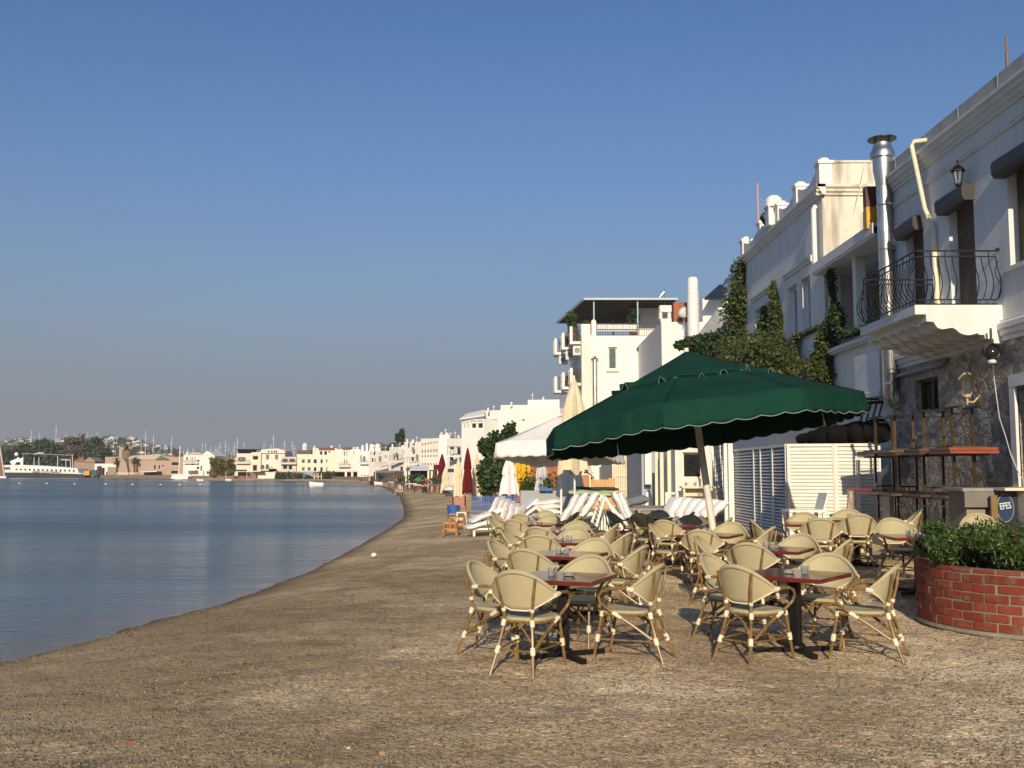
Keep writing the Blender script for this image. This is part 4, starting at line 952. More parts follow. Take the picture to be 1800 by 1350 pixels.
m = MB(); m.box(p.x - .22, p.x + .24, 31.4, 31.85, 9.6, p.z - .05); m.box(p.x - .26, p.x + .28, 31.36, 31.89, p.z, p.z + .05); m.lathe([(.28, p.z + .05), (.26, p.z + .28), (.15, p.z + .38), (.02, p.z + .4)], (p.x + .01, 31.62, 0), 14)
for a in (-.2, .2): m.box(p.x + a - .03, p.x + a + .05, 31.4, 31.8, p.z - .06, p.z + .01)
solo(m, 'roof_chimney', WHITE_CLEAN, 'white domed chimney above the scalloped parapet', 'chimney')
p = PY(1353, 384, 32.0)
t2 = thing('floodlight', 'black floodlight on a bracket at the parapet of the cornice house', 'floodlight', p)
m = MB(); m.obox(p, (.46, .26, .40), R(15), R(-25), R(-20)); m.tube([p + Vector((.1, 0, -.1)), p + Vector((.25, 0, -.28)), p + Vector((.5, 0, -.25))], .04, 6); m.build('housing', IRON, t2)
m = MB(); m.obox(p + Vector((-.05, -.12, .02)), (.38, .06, .32), R(15), R(-25), R(-20)); m.build('lens', GLASSB, t2)
p = PY(1333, 400, 34.2); m = MB(); m.tube([(p.x, 34.2, 9.6), (p.x, 34.2, PY(1333, 322, 34.2).z)], .035, 6)
for k in range(5): m.tube([(p.x - .02, 34.2, 10.6 + k * .16), (p.x + .25, 34.2, 10.5 + k * .16)], .008, 4)
solo(m, 'roof_aerial', simple('pink_pole', (.50, .32, .30), .7), 'thin pinkish aerial pole on the roof of the cornice house', 'aerial')

# vines: leafy plants climbing the walls
def vine(label, path, n, size, seed, mat=LEAF_VINE, off=.28, name='climbing_vine', cat='climbing plant'):
    rg = random.Random(seed); P_ = [(Vector(p), r) for p, r in path]; t_ = thing(name, label, cat, P_[0][0])
    seg = [((b[0] - a[0]).length * (a[1] + b[1])) for a, b in zip(P_[:-1], P_[1:])]; tot = sum(seg)
    def f(r_):
        q = r_.random() * tot; i = 0
        while i < len(seg) - 1 and q > seg[i]: q -= seg[i]; i += 1
        s_ = r_.random(); c = P_[i][0].lerp(P_[i + 1][0], s_); rad = P_[i][1] * (1 - s_) + P_[i + 1][1] * s_
        d = Vector((r_.gauss(0, 1) * .55, r_.gauss(0, 1), r_.gauss(0, 1))).normalized() * rad * (r_.random() ** .45) * (1 + .35 * math.sin(c.z * 5 + seed + 3 * c.y))
        return c + d
    m = MB(); m.leaves(f, int(n * 2.4), size * .62, rg, .8, .2); m.build('foliage', mat, t_)
    m = MB(); m.tube([p + Vector((.05 * math.sin(i * 2), .05 * math.cos(i * 3), 0)) for i, (p, r) in enumerate(P_)], .025, 5); m.build('stem', BARK, t_)
    return t_
W_ = lambda px, py, X: PX(px, py, X)
vine('tall reddish green vine column at far end of the cornice house', [(W_(1298, 690, 8.3), .95), (W_(1299, 620, 8.3), .84), (W_(1300, 560, 8.3), .70), (W_(1302, 510, 8.3), .56), (W_(1305, 468, 8.35), .30)], 9500, .17, 11)
vine('broad bushy vine mass in front of the ground floor wall', [(W_(1275, 620, 7.9), .55), (W_(1310, 640, 7.7), .7), (W_(1345, 625, 7.8), .75), (W_(1375, 640, 7.8), .50), (W_(1390, 690, 7.9), .5), (W_(1330, 690, 7.6), .8)], 8500, .16, 12)
vine('slender vine strand between the two far windows', [(W_(1370, 620, 8.3), .46), (W_(1367, 570, 8.3), .36), (W_(1363, 530, 8.32), .26), (W_(1359, 500, 8.35), .13)], 2300, .14, 13)
vine('short vine strand across the farthest window', [(W_(1335, 610, 8.3), .35), (W_(1340, 575, 8.3), .18), (W_(1344, 540, 8.3), .1)], 700, .14, 14)
vine('triangular autumn vine on the white wall right of parasol', [(W_(1440, 690, 8.2), .68), (W_(1442, 655, 8.2), .60), (W_(1449, 615, 8.25), .42), (W_(1458, 580, 8.28), .22), (W_(1464, 556, 8.3), .12)], 5000, .13, 15)
vine('dark hanging vine under the veranda roof corner', [(W_(1474, 570, 8.25), .24), (W_(1467, 540, 8.28), .13), (W_(1462, 505, 8.28), .11), (W_(1460, 478, 8.3), .11)], 900, .12, 16, LEAF_DARK)
vine('thin vine trailing along the window sill of the cornice house', [(W_(1392, 600, 8.25), .16), (W_(1400, 592, 8.25), .10), (W_(1420, 583, 8.3), .06), (W_(1440, 574, 8.3), .04)], 260, .12, 17)
vine('short vine hanging at the near wall corner below the sill', [(W_(1396, 604, 8.2), .15), (W_(1398, 640, 8.2), .10), (W_(1396, 665, 8.2), .13)], 260, .12, 18)
vine('dark vine creeping along the veranda floor edge', [(W_(1475, 588, 8.22), .14), (W_(1500, 585, 8.22), .08), (W_(1530, 575, 8.2), .05)], 350, .12, 19, LEAF_DARK)

# ------------------------------------------------------------------ terrace, louvred kiosk, stacked tables, beer counter
m = MB(); m.box(6.75, 9, 15.9, 27, -.2, .56); o = m.build('terrace', CONCRETE); o['kind'] = 'structure'
m = MB(); m.box(6.0, 60, 27.0, 36.5, -.2, .40); o = m.build('terrace_behind', CONCRETE); o['kind'] = 'structure'; bpy.data.objects['terrace_behind'].name = 'terrace'
LOUV = simple('white_louvre_paint', (0.80, 0.77, 0.71), .5, 0, .06)
A = Vector((*PY(1384, 829, 21.7).xy, 0)); B = Vector((*PY(1549, 829, 21.2).xy, 0))
S0 = Vector((A.x + .02, 26.7, 0)); S1 = Vector((A.x, A.y, 0))
t = thing('louvred_kiosk', 'white louvred shutter kiosk standing closed behind the cafe chairs', 'kiosk', (A.x, A.y, .1))
z0, z1 = .12, 2.30
def louvres(A, B, pxs, fill=.92):
    u = (B - A).normalized(); nrm = u.cross(Vector((0, 0, 1)))
    def onk(px):
        d = ray(px, 829); k = (A - EYE).dot(nrm) / d.dot(nrm); return ((EYE + d * k) - A).dot(u)
    def P3(s_, d_, z): return A + u * s_ + nrm * d_ + Vector((0, 0, z))
    bp = [onk(q) for q in pxs]
    for a, b in zip(bp[:-1], bp[1:]):
        m = MB(); w_ = b - a; fr = min(.05, w_ * .2)
        def bx(s0, s1, za, zb_, d0, d1):
            V = [P3(s_, d_, z) for d_ in (d1, d0) for s_, z in ((s0, za), (s1, za), (s1, zb_), (s0, zb_))]
            m.add(V, [(0, 1, 2, 3), (7, 6, 5, 4), (0, 4, 5, 1), (1, 5, 6, 2), (2, 6, 7, 3), (3, 7, 4, 0)])
        bx(a + .004, a + fr, z0, z1, -.02, .03); bx(b - fr, b - .004, z0, z1, -.02, .03); bx(a + fr, b - fr, z0, z0 + .06, -.02, .03); bx(a + fr, b - fr, z1 - .06, z1, -.02, .03)
        n_ = 27
        for k in range(n_):
            z = z0 + .07 + (z1 - z0 - .14) * k / n_; hh = (z1 - z0 - .14) / n_
            m.add([P3(a + fr, .018, z), P3(b - fr, .018, z), P3(b - fr, -.020, z + hh * fill), P3(a + fr, -.020, z + hh * fill)], [(0, 1, 2, 3)])
            m.add([P3(a + fr, .018, z), P3(b - fr, .018, z), P3(b - fr, .004, z - .012), P3(a + fr, .004, z - .012)], [(3, 2, 1, 0)])
        m.build('louvre_panel', LOUV, t)
    return onk, P3, bp
onk, P3, bp = louvres(A, B, (1384, 1468, 1549))
louvres(S0, S1 + Vector((0, .06, 0)), (1290, 1326, 1338, 1359, 1383), .55)
m = MB(); x0_, x1_ = A.x + .06, B.x - .03; m.box(x0_, x1_, A.y + .08, 26.6, z0, z1 - .03); m.build('inner_wall', simple('dim_inside', (.10, .10, .10), .8), t)  # inside painted dark, standing in for shade between the slats
for px in (1468, 1386):
    m = MB(); s_ = onk(px); m.bar(P3(s_, .04, z0), P3(s_, .04, z1), .06, .04); m.build('post', LOUV, t)
m = MB(); m.bar(P3(onk(1509), .05, .5), P3(onk(1509), .05, 1.95), .07, .05); m.build('door_handle_bar', LOUV, t)
for i, px in enumerate((1276, 1284)):
    p = PY(px, 829, 27.2 - i * .2); m = MB(); m.box(p.x - .06, p.x + .06, p.y - .06, p.y + .06, .0, 2.55); solo(m, 'white_post', WPAINT, ('outer', 'inner')[i] + ' white timber post at the left end of the louvred kiosk', 'post', 'posts beside the kiosk')
# dark rolled tarpaulin on the kiosk roof
pA = PY(1405, 772, 22.6); pB = PY(1556, 757, 21.0); m = MB(); n_ = 26
pts = [pA.lerp(pB, k / n_) + Vector((0, rnd.uniform(-.05, .05), rnd.uniform(-.025, .025))) for k in range(n_ + 1)]
m.tube(pts, [.10 + .13 * min(1, k / 9) + rnd.uniform(-.03, .03) for k in range(n_ + 1)], 10); m.tube([p + Vector((0, .3, .12)) for p in pts[10:]], [.12 + rnd.uniform(-.03, .03) for _ in pts[10:]], 9)
solo(m, 'rolled_awning', DARKF, 'dark rolled tarpaulin awning lying on top of the louvred kiosk', 'awning', None, None, True)
BRASS = simple('brass_black_leg', (0.07, 0.042, 0.016), .35, .5, .3)
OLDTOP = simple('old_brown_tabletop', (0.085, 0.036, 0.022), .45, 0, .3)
def stable():
    t_ = thing('stacked_table', 'x', 'table')
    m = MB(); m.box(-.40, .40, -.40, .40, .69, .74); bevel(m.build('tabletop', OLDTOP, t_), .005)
    m = MB(); m.box(-.30, .30, -.30, .30, .665, .688); m.build('underframe', WOODD, t_)
    for x in (-.17, .17):
        m = MB(); m.box(x - .022, x + .022, -.022, .022, .03, .664); m.build('leg', BRASS, t_)
        m = MB(); m.box(x - .03, x + .03, -.30, .30, 0, .03); m.build('foot', IRON, t_)
    m = MB(); m.box(-.16, .16, -.012, .012, .10, .13); m.build('crossbar', IRON, t_)
    return t_
ST = stable(); first = True
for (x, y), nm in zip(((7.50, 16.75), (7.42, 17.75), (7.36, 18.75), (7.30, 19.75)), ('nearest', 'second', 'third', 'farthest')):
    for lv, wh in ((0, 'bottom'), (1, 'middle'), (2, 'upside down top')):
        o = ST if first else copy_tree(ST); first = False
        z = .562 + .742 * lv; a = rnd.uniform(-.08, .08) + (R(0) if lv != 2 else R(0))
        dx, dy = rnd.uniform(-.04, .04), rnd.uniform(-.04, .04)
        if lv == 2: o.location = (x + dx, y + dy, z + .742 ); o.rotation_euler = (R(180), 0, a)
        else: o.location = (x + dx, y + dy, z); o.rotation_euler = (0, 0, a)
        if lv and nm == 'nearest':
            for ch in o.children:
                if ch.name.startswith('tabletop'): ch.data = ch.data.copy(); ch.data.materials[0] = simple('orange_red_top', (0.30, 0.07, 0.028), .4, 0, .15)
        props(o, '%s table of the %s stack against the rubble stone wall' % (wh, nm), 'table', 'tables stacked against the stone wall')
# towel at the end of a table edge
m = MB(); p = PY(1494, 860, 20.0)
m.grid(lambda a, b: (p.x + (a - .5) * (.10 + .18 * b) + .02 * math.sin(9 * a + 4 * b), p.y + .03 * math.sin(12 * a), p.z - b * .75), 12, 10); o = solo(m, 'hanging_cloth', simple('striped_cloth', (.42, .36, .31), .95, 0, .35, 14), 'greyish cloth hanging on a rod in front of the louvred shutters', 'cloth', None, None, True)
m = MB(); m.tube([PY(1492, 860, 20.0), PY(1560, 862, 19.9)], .018, 6); solo(m, 'red_rod', simple('red_rod', (.35, .03, .04), .5), 'thin red rod sticking out from the stacked tables', 'rod')
# white bench in front of the shutters
p = PY(1405, 895, 19.6); m = MB(); m.box(p.x - .28, p.x + .45, p.y - .3, p.y + .3, p.z - .05, p.z)
for a in (-.24, .4):
    for b in (-.25, .25): m.box(p.x + a - .03, p.x + a + .03, p.y + b - .03, p.y + b + .03, gz(p.x, p.y), p.z - .05)
m.obox((p.x + .44, p.y, p.z + .14), (.04, .55, .36), 0, 0, R(16)); solo(m, 'plastic_lounger', PLASTIC, 'small white plastic lounger standing before the louvred shutters', 'lounger')
# beer counter
zc = gz(7.6, 14)
c0 = PY(1692, 858, 14.2); t = thing('beer_counter', 'grey topped outdoor bar counter beside the stone wall', 'bar counter', (7.5, 14.4, zc))
m = MB(); m.box(c0.x, 8.3, 14.2, 14.9, c0.z - .05, c0.z); bevel(m.build('countertop', simple('grey_stone_top', (.30, .29, .28), .5), t), .008)
m = MB(); m.box(c0.x + .08, 8.25, 14.28, 14.86, zc - .1, c0.z - .05); m.build('body', simple('counter_body', (.30, .25, .20), .8), t)
m = MB(); m.box(c0.x + .02, c0.x + .98, 14.19, 14.24, c0.z - .27, c0.z - .052); m.build('fascia', simple('fascia', (.20, .18, .16), .8), t)
p0 = PY(1764, 860, 13.9); m = MB(); m.box(p0.x, p0.x + 1.2, 13.86, 14.15, p0.z - .02, p0.z + .02); m.box(p0.x + .29, p0.x + 1.15, 13.9, 14.12, zc - .1, p0.z - .02); solo(m, 'cream_counter', CREAMP, 'pale cream counter end beside the beer sign', 'bar counter')
s0 = PY(1739, 872, 14.12); s1 = PY(1796, 930, 14.12)
t2 = thing('beer_sign', 'dark blue beer sign with oval blue emblem on the bar counter front', 'sign', ((s0.x + s1.x) / 2, 14.12, zc))
m = MB(); m.box(s0.x, s1.x, 14.10, 14.14, zc, s0.z); m.build('board', simple('navy_board', (.018, .022, .05), .4), t2)
mx = PY(1767, 890, 14.1).x; mz = PY(1767, 893, 14.1).z; hw = .125; hh = .20
def oval(m, w_, h_, y, zc_=0):
    P_ = [(mx + w_ * math.cos(k * .1963), mz + zc_ + h_ * math.sin(k * .1963)) for k in range(32)]; m.prism(P_, y, 14.101, 'y')
m = MB(); oval(m, hw, hh, 14.097); em = m.build('emblem', simple('emblem_rim', (.24, .22, .17), .4), t2)
m = MB(); oval(m, hw * .88, hh * .92, 14.094); m.build('emblem_field', simple('shaded_emblem_blue', (.018, .04, .11), .4), em)  # emblem blue darkened, the sign's shade is in the colour
m = MB(); m.box(s0.x + .01, s0.x + .10, 14.094, 14.10, mz - .28, mz + .18); m.build('side_stripe', simple('shaded_ochre', (.22, .14, .04), .5), t2)  # ochre darkened for the same shade
def text(body, size, loc, rot, mat, name, parent=None, ext=.004, align='CENTER', sx=1.0):
    cu = bpy.data.curves.new('tmp', 'FONT'); cu.body = body; cu.size = size; cu.extrude = ext; cu.align_x = align; cu.offset = size * .02
    ob = bpy.data.objects.new('tmp', cu); COL.objects.link(ob); bpy.context.view_layer.update()
    me = bpy.data.meshes.new_from_object(ob.evaluated_get(bpy.context.evaluated_depsgraph_get())); bpy.data.objects.remove(ob)
    M_ = Matrix.Translation(loc) @ Euler(rot).to_matrix().to_4x4() @ Matrix.Scale(sx, 4, (1, 0, 0))
    if parent is not None: M_ = wm(parent).inverted() @ M_
    me.transform(M_); me.materials.clear(); me.materials.append(mat); me.name = name
    o = bpy.data.objects.new(name, me); COL.objects.link(o)
    if parent is not None: o.parent = parent
    return o
LET = simple('sign_lettering', (.62, .68, .74), .4)
text('EFES', .125, (mx, 14.086, mz - .01), (R(90), R(-8), 0), LET, 'lettering', em, .004, 'CENTER', .68)
# ------------------------------------------------------------------ middle distance: houses beyond the cornice house
t, A, u, n = pxhouse('white_house', 'white house with round white chimney behind the green parasol', 1166, 47.0, 1312, 47.0, 566, 9, WHITE_CLEAN, [(1199, 790, 1243, 846)], frame=WPAINT, pane=GLASSD, mull=0, fw=.1)
p = PY(1180, 560, 47.5)
m = MB(); m.box(p.x + .05, p.x + .8, 47.1, 47.7, 8.3, PY(1180, 533, 47.3).z); m.build('rear_wall', REDTILE, t)
p = PY(1223, 829, 45.6); m = MB(); zc = PY(1223, 487, 45.6).z; zb_ = PY(1223, 600, 45.6).z
m.lathe([(.27, zb_ - 1.5), (.27, zc - .75), (.25, zc - .74), (.25, zc - .15), (.2, zc - .03), (.05, zc)], (p.x, 45.6, 0), 18); m.lathe([(.285, zc - .80), (.285, zc - .72)], (p.x, 45.6, 0), 18); m.lathe([(.285, zc - 1.9), (.285, zc - 1.85)], (p.x, 45.6, 0), 18)
solo(m, 'chimney', WPAINT, 'tall round white chimney pipe rising above the green parasol', 'chimney', None, None, True)
p = PY(1203, 549, 46.4); t2 = thing('satellite_dish', 'pale satellite dish left of the round white chimney', 'satellite dish', p)
m = MB(); V = [(p.x + .29 * r_ * math.cos(k * .3927), p.y - .10 * (1 - r_ * r_), p.z + .27 * r_ * math.sin(k * .3927) + .06 * r_ * math.cos(k * .3927)) for r_ in (.05, .4, .75, 1) for k in range(16)]
m.add(V, [(i * 16 + k, i * 16 + (k + 1) % 16, (i + 1) * 16 + (k + 1) % 16, (i + 1) * 16 + k) for i in range(3) for k in range(16)]); m.build('dish', simple('dish_grey', (.62, .62, .60), .5), t2, True, solid=.01)
m = MB(); m.tube([(p.x, p.y + .05, p.z), (p.x, p.y + .25, p.z - .6)], .025, 6); m.tube([(p.x - .25, p.y - .02, p.z - .2), (p.x - .1, p.y - .4, p.z - .1)], .012, 5); m.build('mount', STEEL, t2)
t2, A, u, n = pxhouse('white_rooftop_house', 'small white rooftop block carrying the solar water heater', 1240, 52, 1310, 52, 525, 6, WHITE_CLEAN)
p = PY(1268, 520, 51); t2 = thing('solar_water_heater', 'solar water heater with dark tilted panel and steel tank', 'solar heater', p)
a = PY(1238, 524, 50.5); b = PY(1276, 500, 52.5); w_ = Vector((.1, -.9, 0))
m = MB(); m.add([a, a + Vector((.9, 0, 0)), b + Vector((.25, 0, 0)), b + Vector((-.35, 0, 0)), a - Vector((0, 0, .1)), a + Vector((.9, 0, -.1)), b + Vector((.25, 0, -.1)), b + Vector((-.35, 0, -.1))], [(0, 1, 2, 3), (7, 6, 5, 4), (0, 4, 5, 1), (1, 5, 6, 2), (2, 6, 7, 3), (3, 7, 4, 0)]); m.build('panel', GLASSD, t2)
c = PY(1281, 497, 52.6); m = MB(); m.tube([c - Vector((.5, .5, .5)), c - Vector((.25, .25, .3)), c, c + Vector((.1, .3, .1))], [.05, .2, .26, .26], 12); m.build('tank', STEEL, t2, True)
m = MB()
for dx in (-.3, .25): m.tube([c + Vector((dx, .1, -.1)), c + Vector((dx, .1, -1.5))], .03, 5)
m.build('stand', STEEL, t2)
q = [PY(1228, 590, 42), PY(1262, 545, 43.5), PY(1300, 542, 43.5), PY(1300, 590, 42)]
m = MB(); m.add(q + [v + Vector((0, .15, .08)) for v in q], [(3, 2, 1, 0), (4, 5, 6, 7), (0, 1, 5, 4), (1, 2, 6, 5), (2, 3, 7, 6), (3, 0, 4, 7)])
t2 = thing('awning', 'grey canvas awning sloping from the house beside the vine column', 'awning', q[0]); m.build('canvas', GREYF, t2)
m = MB(); m.bar(q[1] + Vector((-.02, -.05, .06)), q[2] + Vector((.3, -.05, .06)), .12, .12); m.build('front_bar', CREAMP, t2)
# tree branch beside the vines
vine('feathery dark green branch spreading left above the parasol top', [(PY(1285, 640, 40), .7), (PY(1262, 612, 40), .55), (PY(1235, 605, 40), .38), (PY(1208, 606, 40), .25), (PY(1190, 606, 40), .1)], 3200, .22, 31, LEAF_DARK, name='tree_branch', cat='tree')

# hotel with the roof terrace
t, A, u, n = pxhouse('seafront_hotel', 'tall white seafront hotel with balconies and dark roof terrace canopy', 1024, 56.0, 1170, 56.0, 590, 12, WHITE_CLEAN, [(1069, 610, 1085, 649)], parapet=.12, frame=CREAMP, pane=GLASSB, mull=1, fw=.07)
HZ = PY(1024, 590, 56).z; XL = A.x
m = MB(); m.box(XL - .02, XL + .55, 55.9, 55.995, .1, HZ + .02); m.build('corner_pier', WARM, t)
m = MB(); q = PY(1085, 651, 55.95); m.box(PY(1066, 651, 55.9).x, PY(1088, 651, 55.9).x, 55.86, 55.99, q.z - .07, q.z); m.build('window_sill', CREAMP, t)
for lv, zf_ in (('upper', HZ - .35), ('lower', PY(978, 692, 63).z)):
    for k, (y, xo_) in enumerate(((57.0, .62), (59.6, .95), (62.2, 1.30))):
        x0_ = XL - xo_; bb = MB(); bb.box(x0_, XL, y, y + 1.5, zf_, zf_ + .16)
        bb.box(x0_, x0_ + .16, y, y + .14, zf_ + .15, zf_ + 1.02); bb.box(x0_, x0_ + .16, y + 1.36, y + 1.5, zf_ + .15, zf_ + 1.02)
        if lv == 'upper' and k == 0: mq = MB(); mq.box(XL - .02, XL + .5, y - .98, y - .86, zf_ + .30, zf_ + 1.02); mq.build('parapet_panel', WHITE_CLEAN, t)
        b_ = bb.build('balcony', WHITE_CLEAN, t)
        m = MB()
        for i in range(7): m.tube([(x0_ + .13 + i * (xo_ - .13) / 7, y + .05, zf_ + .16), (x0_ + .13 + i * (xo_ - .13) / 7, y + .05, zf_ + .95)], .03, 4)
        m.tube([(x0_, y + .05, zf_ + .98), (XL, y + .05, zf_ + .98)], .02, 4)
        for i in range(9): m.tube([(x0_ + .05, y + .1 + i * .16, zf_ + .16), (x0_ + .05, y + .1 + i * .16, zf_ + .95)], .03, 4)
        m.build('railing', IRON, b_)
        if lv == 'upper':
            shrub(x0_ + xo_ * .5, y + .6, zf_ + .16, .30, .35, 1.0 if k != 1 else .7, 420, '%s potted plant on the hotel\'s upper balconies, counted from the corner' % ('first', 'second', 'third')[k], LEAF_VINE, .14, 'potted_plant', 40 + k, 2, 0, 'potted plants on the hotel balconies', 'plant')
        else:
            shrub(x0_ + xo_ * .5, y + .5, zf_ + .3, .28, .3, .45, 220, '%s pot of red flowers on the hotel\'s lower balconies, counted from the corner' % ('first', 'second', 'third')[k], islands('red_flowers', [(.25, .03, .02), (.05, .09, .02), (.35, .10, .06)], .6), .12, 'flower_pot', 50 + k, 1, 0, 'flower pots on the lower balconies', 'plant')
for k, (px, py, y) in enumerate(((1013, 617, 57.4), (1000, 625, 60), (988, 633, 62.6))):
    p = PY(px, py, y); m = MB(); m.box(p.x - .2, p.x + .35, y - .28, y + .28, p.z - .27, p.z + .27); a_ = thing('air_conditioner', '%s air conditioner unit under the upper balconies, counted from the corner' % ('first', 'second', 'third')[k], 'air conditioner', (p.x, y, p.z - .27), 0, 'air conditioners on the hotel'); m.build('casing', simple('ac_white', (.65, .65, .62), .5), a_)
    m = MB(); m.lathe([(.16, 0), (.16, .01)], (0, 0, 0), 14); m.v = [(p.x + .04 + a, y - .281 - c, p.z + b) for a, b, c in m.v]; m.build('fan_grille', GREYF, a_)
m = MB(); y = 55.8; p = PY(1047, 829, y); zt2 = PY(1047, 632, y).z
m.tube([(p.x, y, 3.0), (p.x, y, zt2)], .14, 14); m.lathe([(.22, zt2 + .04), (.05, zt2 + .22), (.01, zt2 + .24)], (p.x, y, 0), 12); solo(m, 'flue_pipe', STEEL, 'shiny steel flue pipe with conical cap on the hotel front', 'flue', None, None, True)
p = PY(1125, 613, 55.85); m = MB(); m.prism([(p.x + .19 * math.cos(k * 1.0472), p.z + .17 * math.sin(k * 1.0472)) for k in range(6)], 55.8, 55.99, 'y'); solo(m, 'wall_lamp', IRON, 'dark hexagonal lamp fixed on the white hotel front', 'wall lamp')
# roof terrace
ter = [PY(1027, 526, 56.4), PY(1178, 534, 56.4)]
zc = ter[0].z; m = MB(); P_ = [(ter[0].x, 56.4), (ter[1].x + .4, 56.4), (ter[1].x + .4, 66), (PY(980, 829, 65.5).x, 65.5)]
m.add([(x, y, zc) for x, y in P_] + [(x, y, zc + .10) for x, y in P_], [(3, 2, 1, 0), (4, 5, 6, 7), (0, 1, 5, 4), (1, 2, 6, 5), (2, 3, 7, 6), (3, 0, 4, 7)])
t2 = thing('roof_canopy', 'large flat dark canopy over the hotel roof terrace', 'canopy', (ter[0].x, 56.4, HZ)); m.build('canvas', simple('black_canvas', (.035, .03, .028), .9, 0, .2), t2)
BLUESTEEL = simple('pale_blue_steel', (.40, .52, .58), .5)
m = MB()
for i in range(4): m.bar((*P_[i], zc + .02), (*P_[(i + 1) % 4], zc + .02), .09, .12)
m.build('edge_beam', BLUESTEEL, t2)
for px, y in ((1046, 56.6), (1124, 56.6), (1000, 63.5), (1080, 64)):
    x = PY(px, 829, y).x; m = MB(); m.tube([(x, y, HZ), (x, y, zc)], .045, 6); m.build('post', BLUESTEEL, t2)
t2 = thing('terrace_railing', 'thin iron railing with white cloth screens along the hotel roof edge', 'railing', (A.x + .6, 56.15, HZ))
xa, xb, xc = PY(1050, 829, 56.15).x, PY(1122, 829, 56.15).x, PY(1165, 829, 56.15).x
m = MB(); k = xa
while k < xc: m.tube([(k, 56.15, HZ), (k, 56.15, HZ + .72)], .011, 4); k += .13
for z in (.03, .38, .72): m.tube([(xa, 56.15, HZ + z), (xc, 56.15, HZ + z)], .018, 4)
m.build('bars', IRON, t2)
m = MB(); m.box(xa + .05, xb, 56.22, 56.25, HZ + .28, HZ + .66); m.build('cloth_screen', WHITEF, t2)
m = MB(); m.box(xa - .28, xa - .02, 56.02, 56.3, HZ, HZ + .85); m.ball((xa - .15, 56.16, HZ + .87), .13, 8, 5, (1, 1, .6)); m.build('end_pier', WHITE_CLEAN, t2)
pxhouse('rooftop_room', 'white rooftop room at the right of the dark roof canopy', 1126, 59.5, 1180, 59.5, 540, 5, WHITE_CLEAN, z0=HZ)
m = MB(); p = PY(1166, 545, 56.0); m.box(PY(1163, 829, 56).x, PY(1182, 829, 56).x, 55.6, 56.2, 5, PY(1170, 560, 55.6).z); zq = PY(1170, 560, 55.6).z
for x in (1164, 1179): xx = PY(x, 829, 55.6).x; m.box(xx - .04, xx + .12, 55.62, 56.18, zq, zq + .38)
xx = PY(1163, 829, 56).x; m.box(xx - .05, PY(1182, 829, 56).x + .05, 55.55, 56.25, zq + .38, zq + .75); solo(m, 'square_chimney', WARM, 'square white chimney stack with open vents beside the hotel terrace', 'chimney')
p = PY(1168, 520, 57); m = MB(); m.tube([(p.x, 57, HZ + .3), (p.x, 57, PY(1168, 508, 57).z)], .02, 5); m.tube([(p.x - .35, 57, p.z - .15), (p.x, 57, p.z + .25)], .014, 4)
for k in range(5): m.tube([(p.x - .3 + k * .07, 56.8, p.z - .1 + k * .08), (p.x - .3 + k * .07, 57.2, p.z - .1 + k * .08)], .01, 4)
solo(m, 'tv_aerial', STEEL, 'thin television aerial above the right end of hotel roof', 'aerial')
for px, hh, lb in ((1006, 1.3, 'leafy potted shrub at the front corner of the hotel roof terrace'), (1034, .7, 'low plant in terracotta pot on the hotel roof corner'), (1117, 1.5, 'rounded evergreen in front of the white rooftop room')):
    p = PY(px, 829, 57.5); t2 = shrub(p.x, 57.5, HZ + .3, .38, .38, hh, 500, lb, LEAF_VINE if px < 1100 else LEAF_DARK, .15, 'potted_plant', px, 2, 0, None, 'plant')
    m = MB(); m.lathe([(.18, HZ + .02), (.26, HZ + .34), (.24, HZ + .34)], (p.x, 57.5, 0), 12); m.build('pot', REDTILE, t2)
# mid-ground buildings and walls at beach level behind the loungers
pxhouse('cream_gate_house', 'cream boarded shopfront with tall slatted gates behind the white cushions', 1076, 46.0, 1130, 46.0, 760, 6, CREAMW)
t2 = thing('slatted_gate', 'cream slatted double gate beside the orange wooden boards', 'gate', (*PY(1080, 829, 45.8).xy, 0))
m = MB(); xa, xb = PY(1079, 829, 45.8).x, PY(1123, 829, 45.8).x
for k in range(15): x = xa + (xb - xa) * k / 14; m.box(x - .025, x + .025, 45.72, 45.78, .1, 2.3)
for z in (.15, .85, 1.5, 2.25): m.box(xa, xb, 45.78, 45.82, z, z + .07)
m.build('leaf', CREAMP, t2)
m = MB(); xa, xb = PY(1038, 829, 44.5).x, PY(1081, 829, 44.5).x
for k in range(7): a_ = xa + (xb - xa) * k / 7; m.box(a_ + .003, a_ + (xb - xa) / 7 - .003, 44.4, 44.45 + .02 * (k % 2), .05, 1.35 + .06 * (k > 4))
solo(m, 'wooden_screen', simple('light_orange_wood', (.58, .34, .14), .6, 0, .12, 5), 'light orange wooden board screen left of the slatted gate', 'screen')
t2 = thing('menu_board', 'small wooden menu board in a white frame', 'board', (*PY(1029, 829, 44).xy, .2))
xa, xb = PY(1021, 829, 44).x, PY(1038, 829, 44).x; za_, zb_ = PY(1030, 856, 44).z, PY(1030, 833, 44).z
m = MB(); m.box(xa + .05, xb - .05, 43.98, 44.02, za_, zb_ - .05); m.build('panel', WOODO, t2)
m = MB(); m.box(xa, xa + .05, 43.96, 44.04, za_ - .5, zb_); m.box(xb - .05, xb, 43.96, 44.04, za_ - .5, zb_); m.box(xa + .05, xb - .05, 43.96, 44.04, zb_ - .05, zb_); m.build('frame', WPAINT, t2)
pxhouse('grey_blue_house', 'pale blue grey wall with white pillar behind the cushion heap', 1128, 40.0, 1168, 40.0, 770, 5, plaster('blue_grey_plaster', (.40, .44, .50), amt=.3))
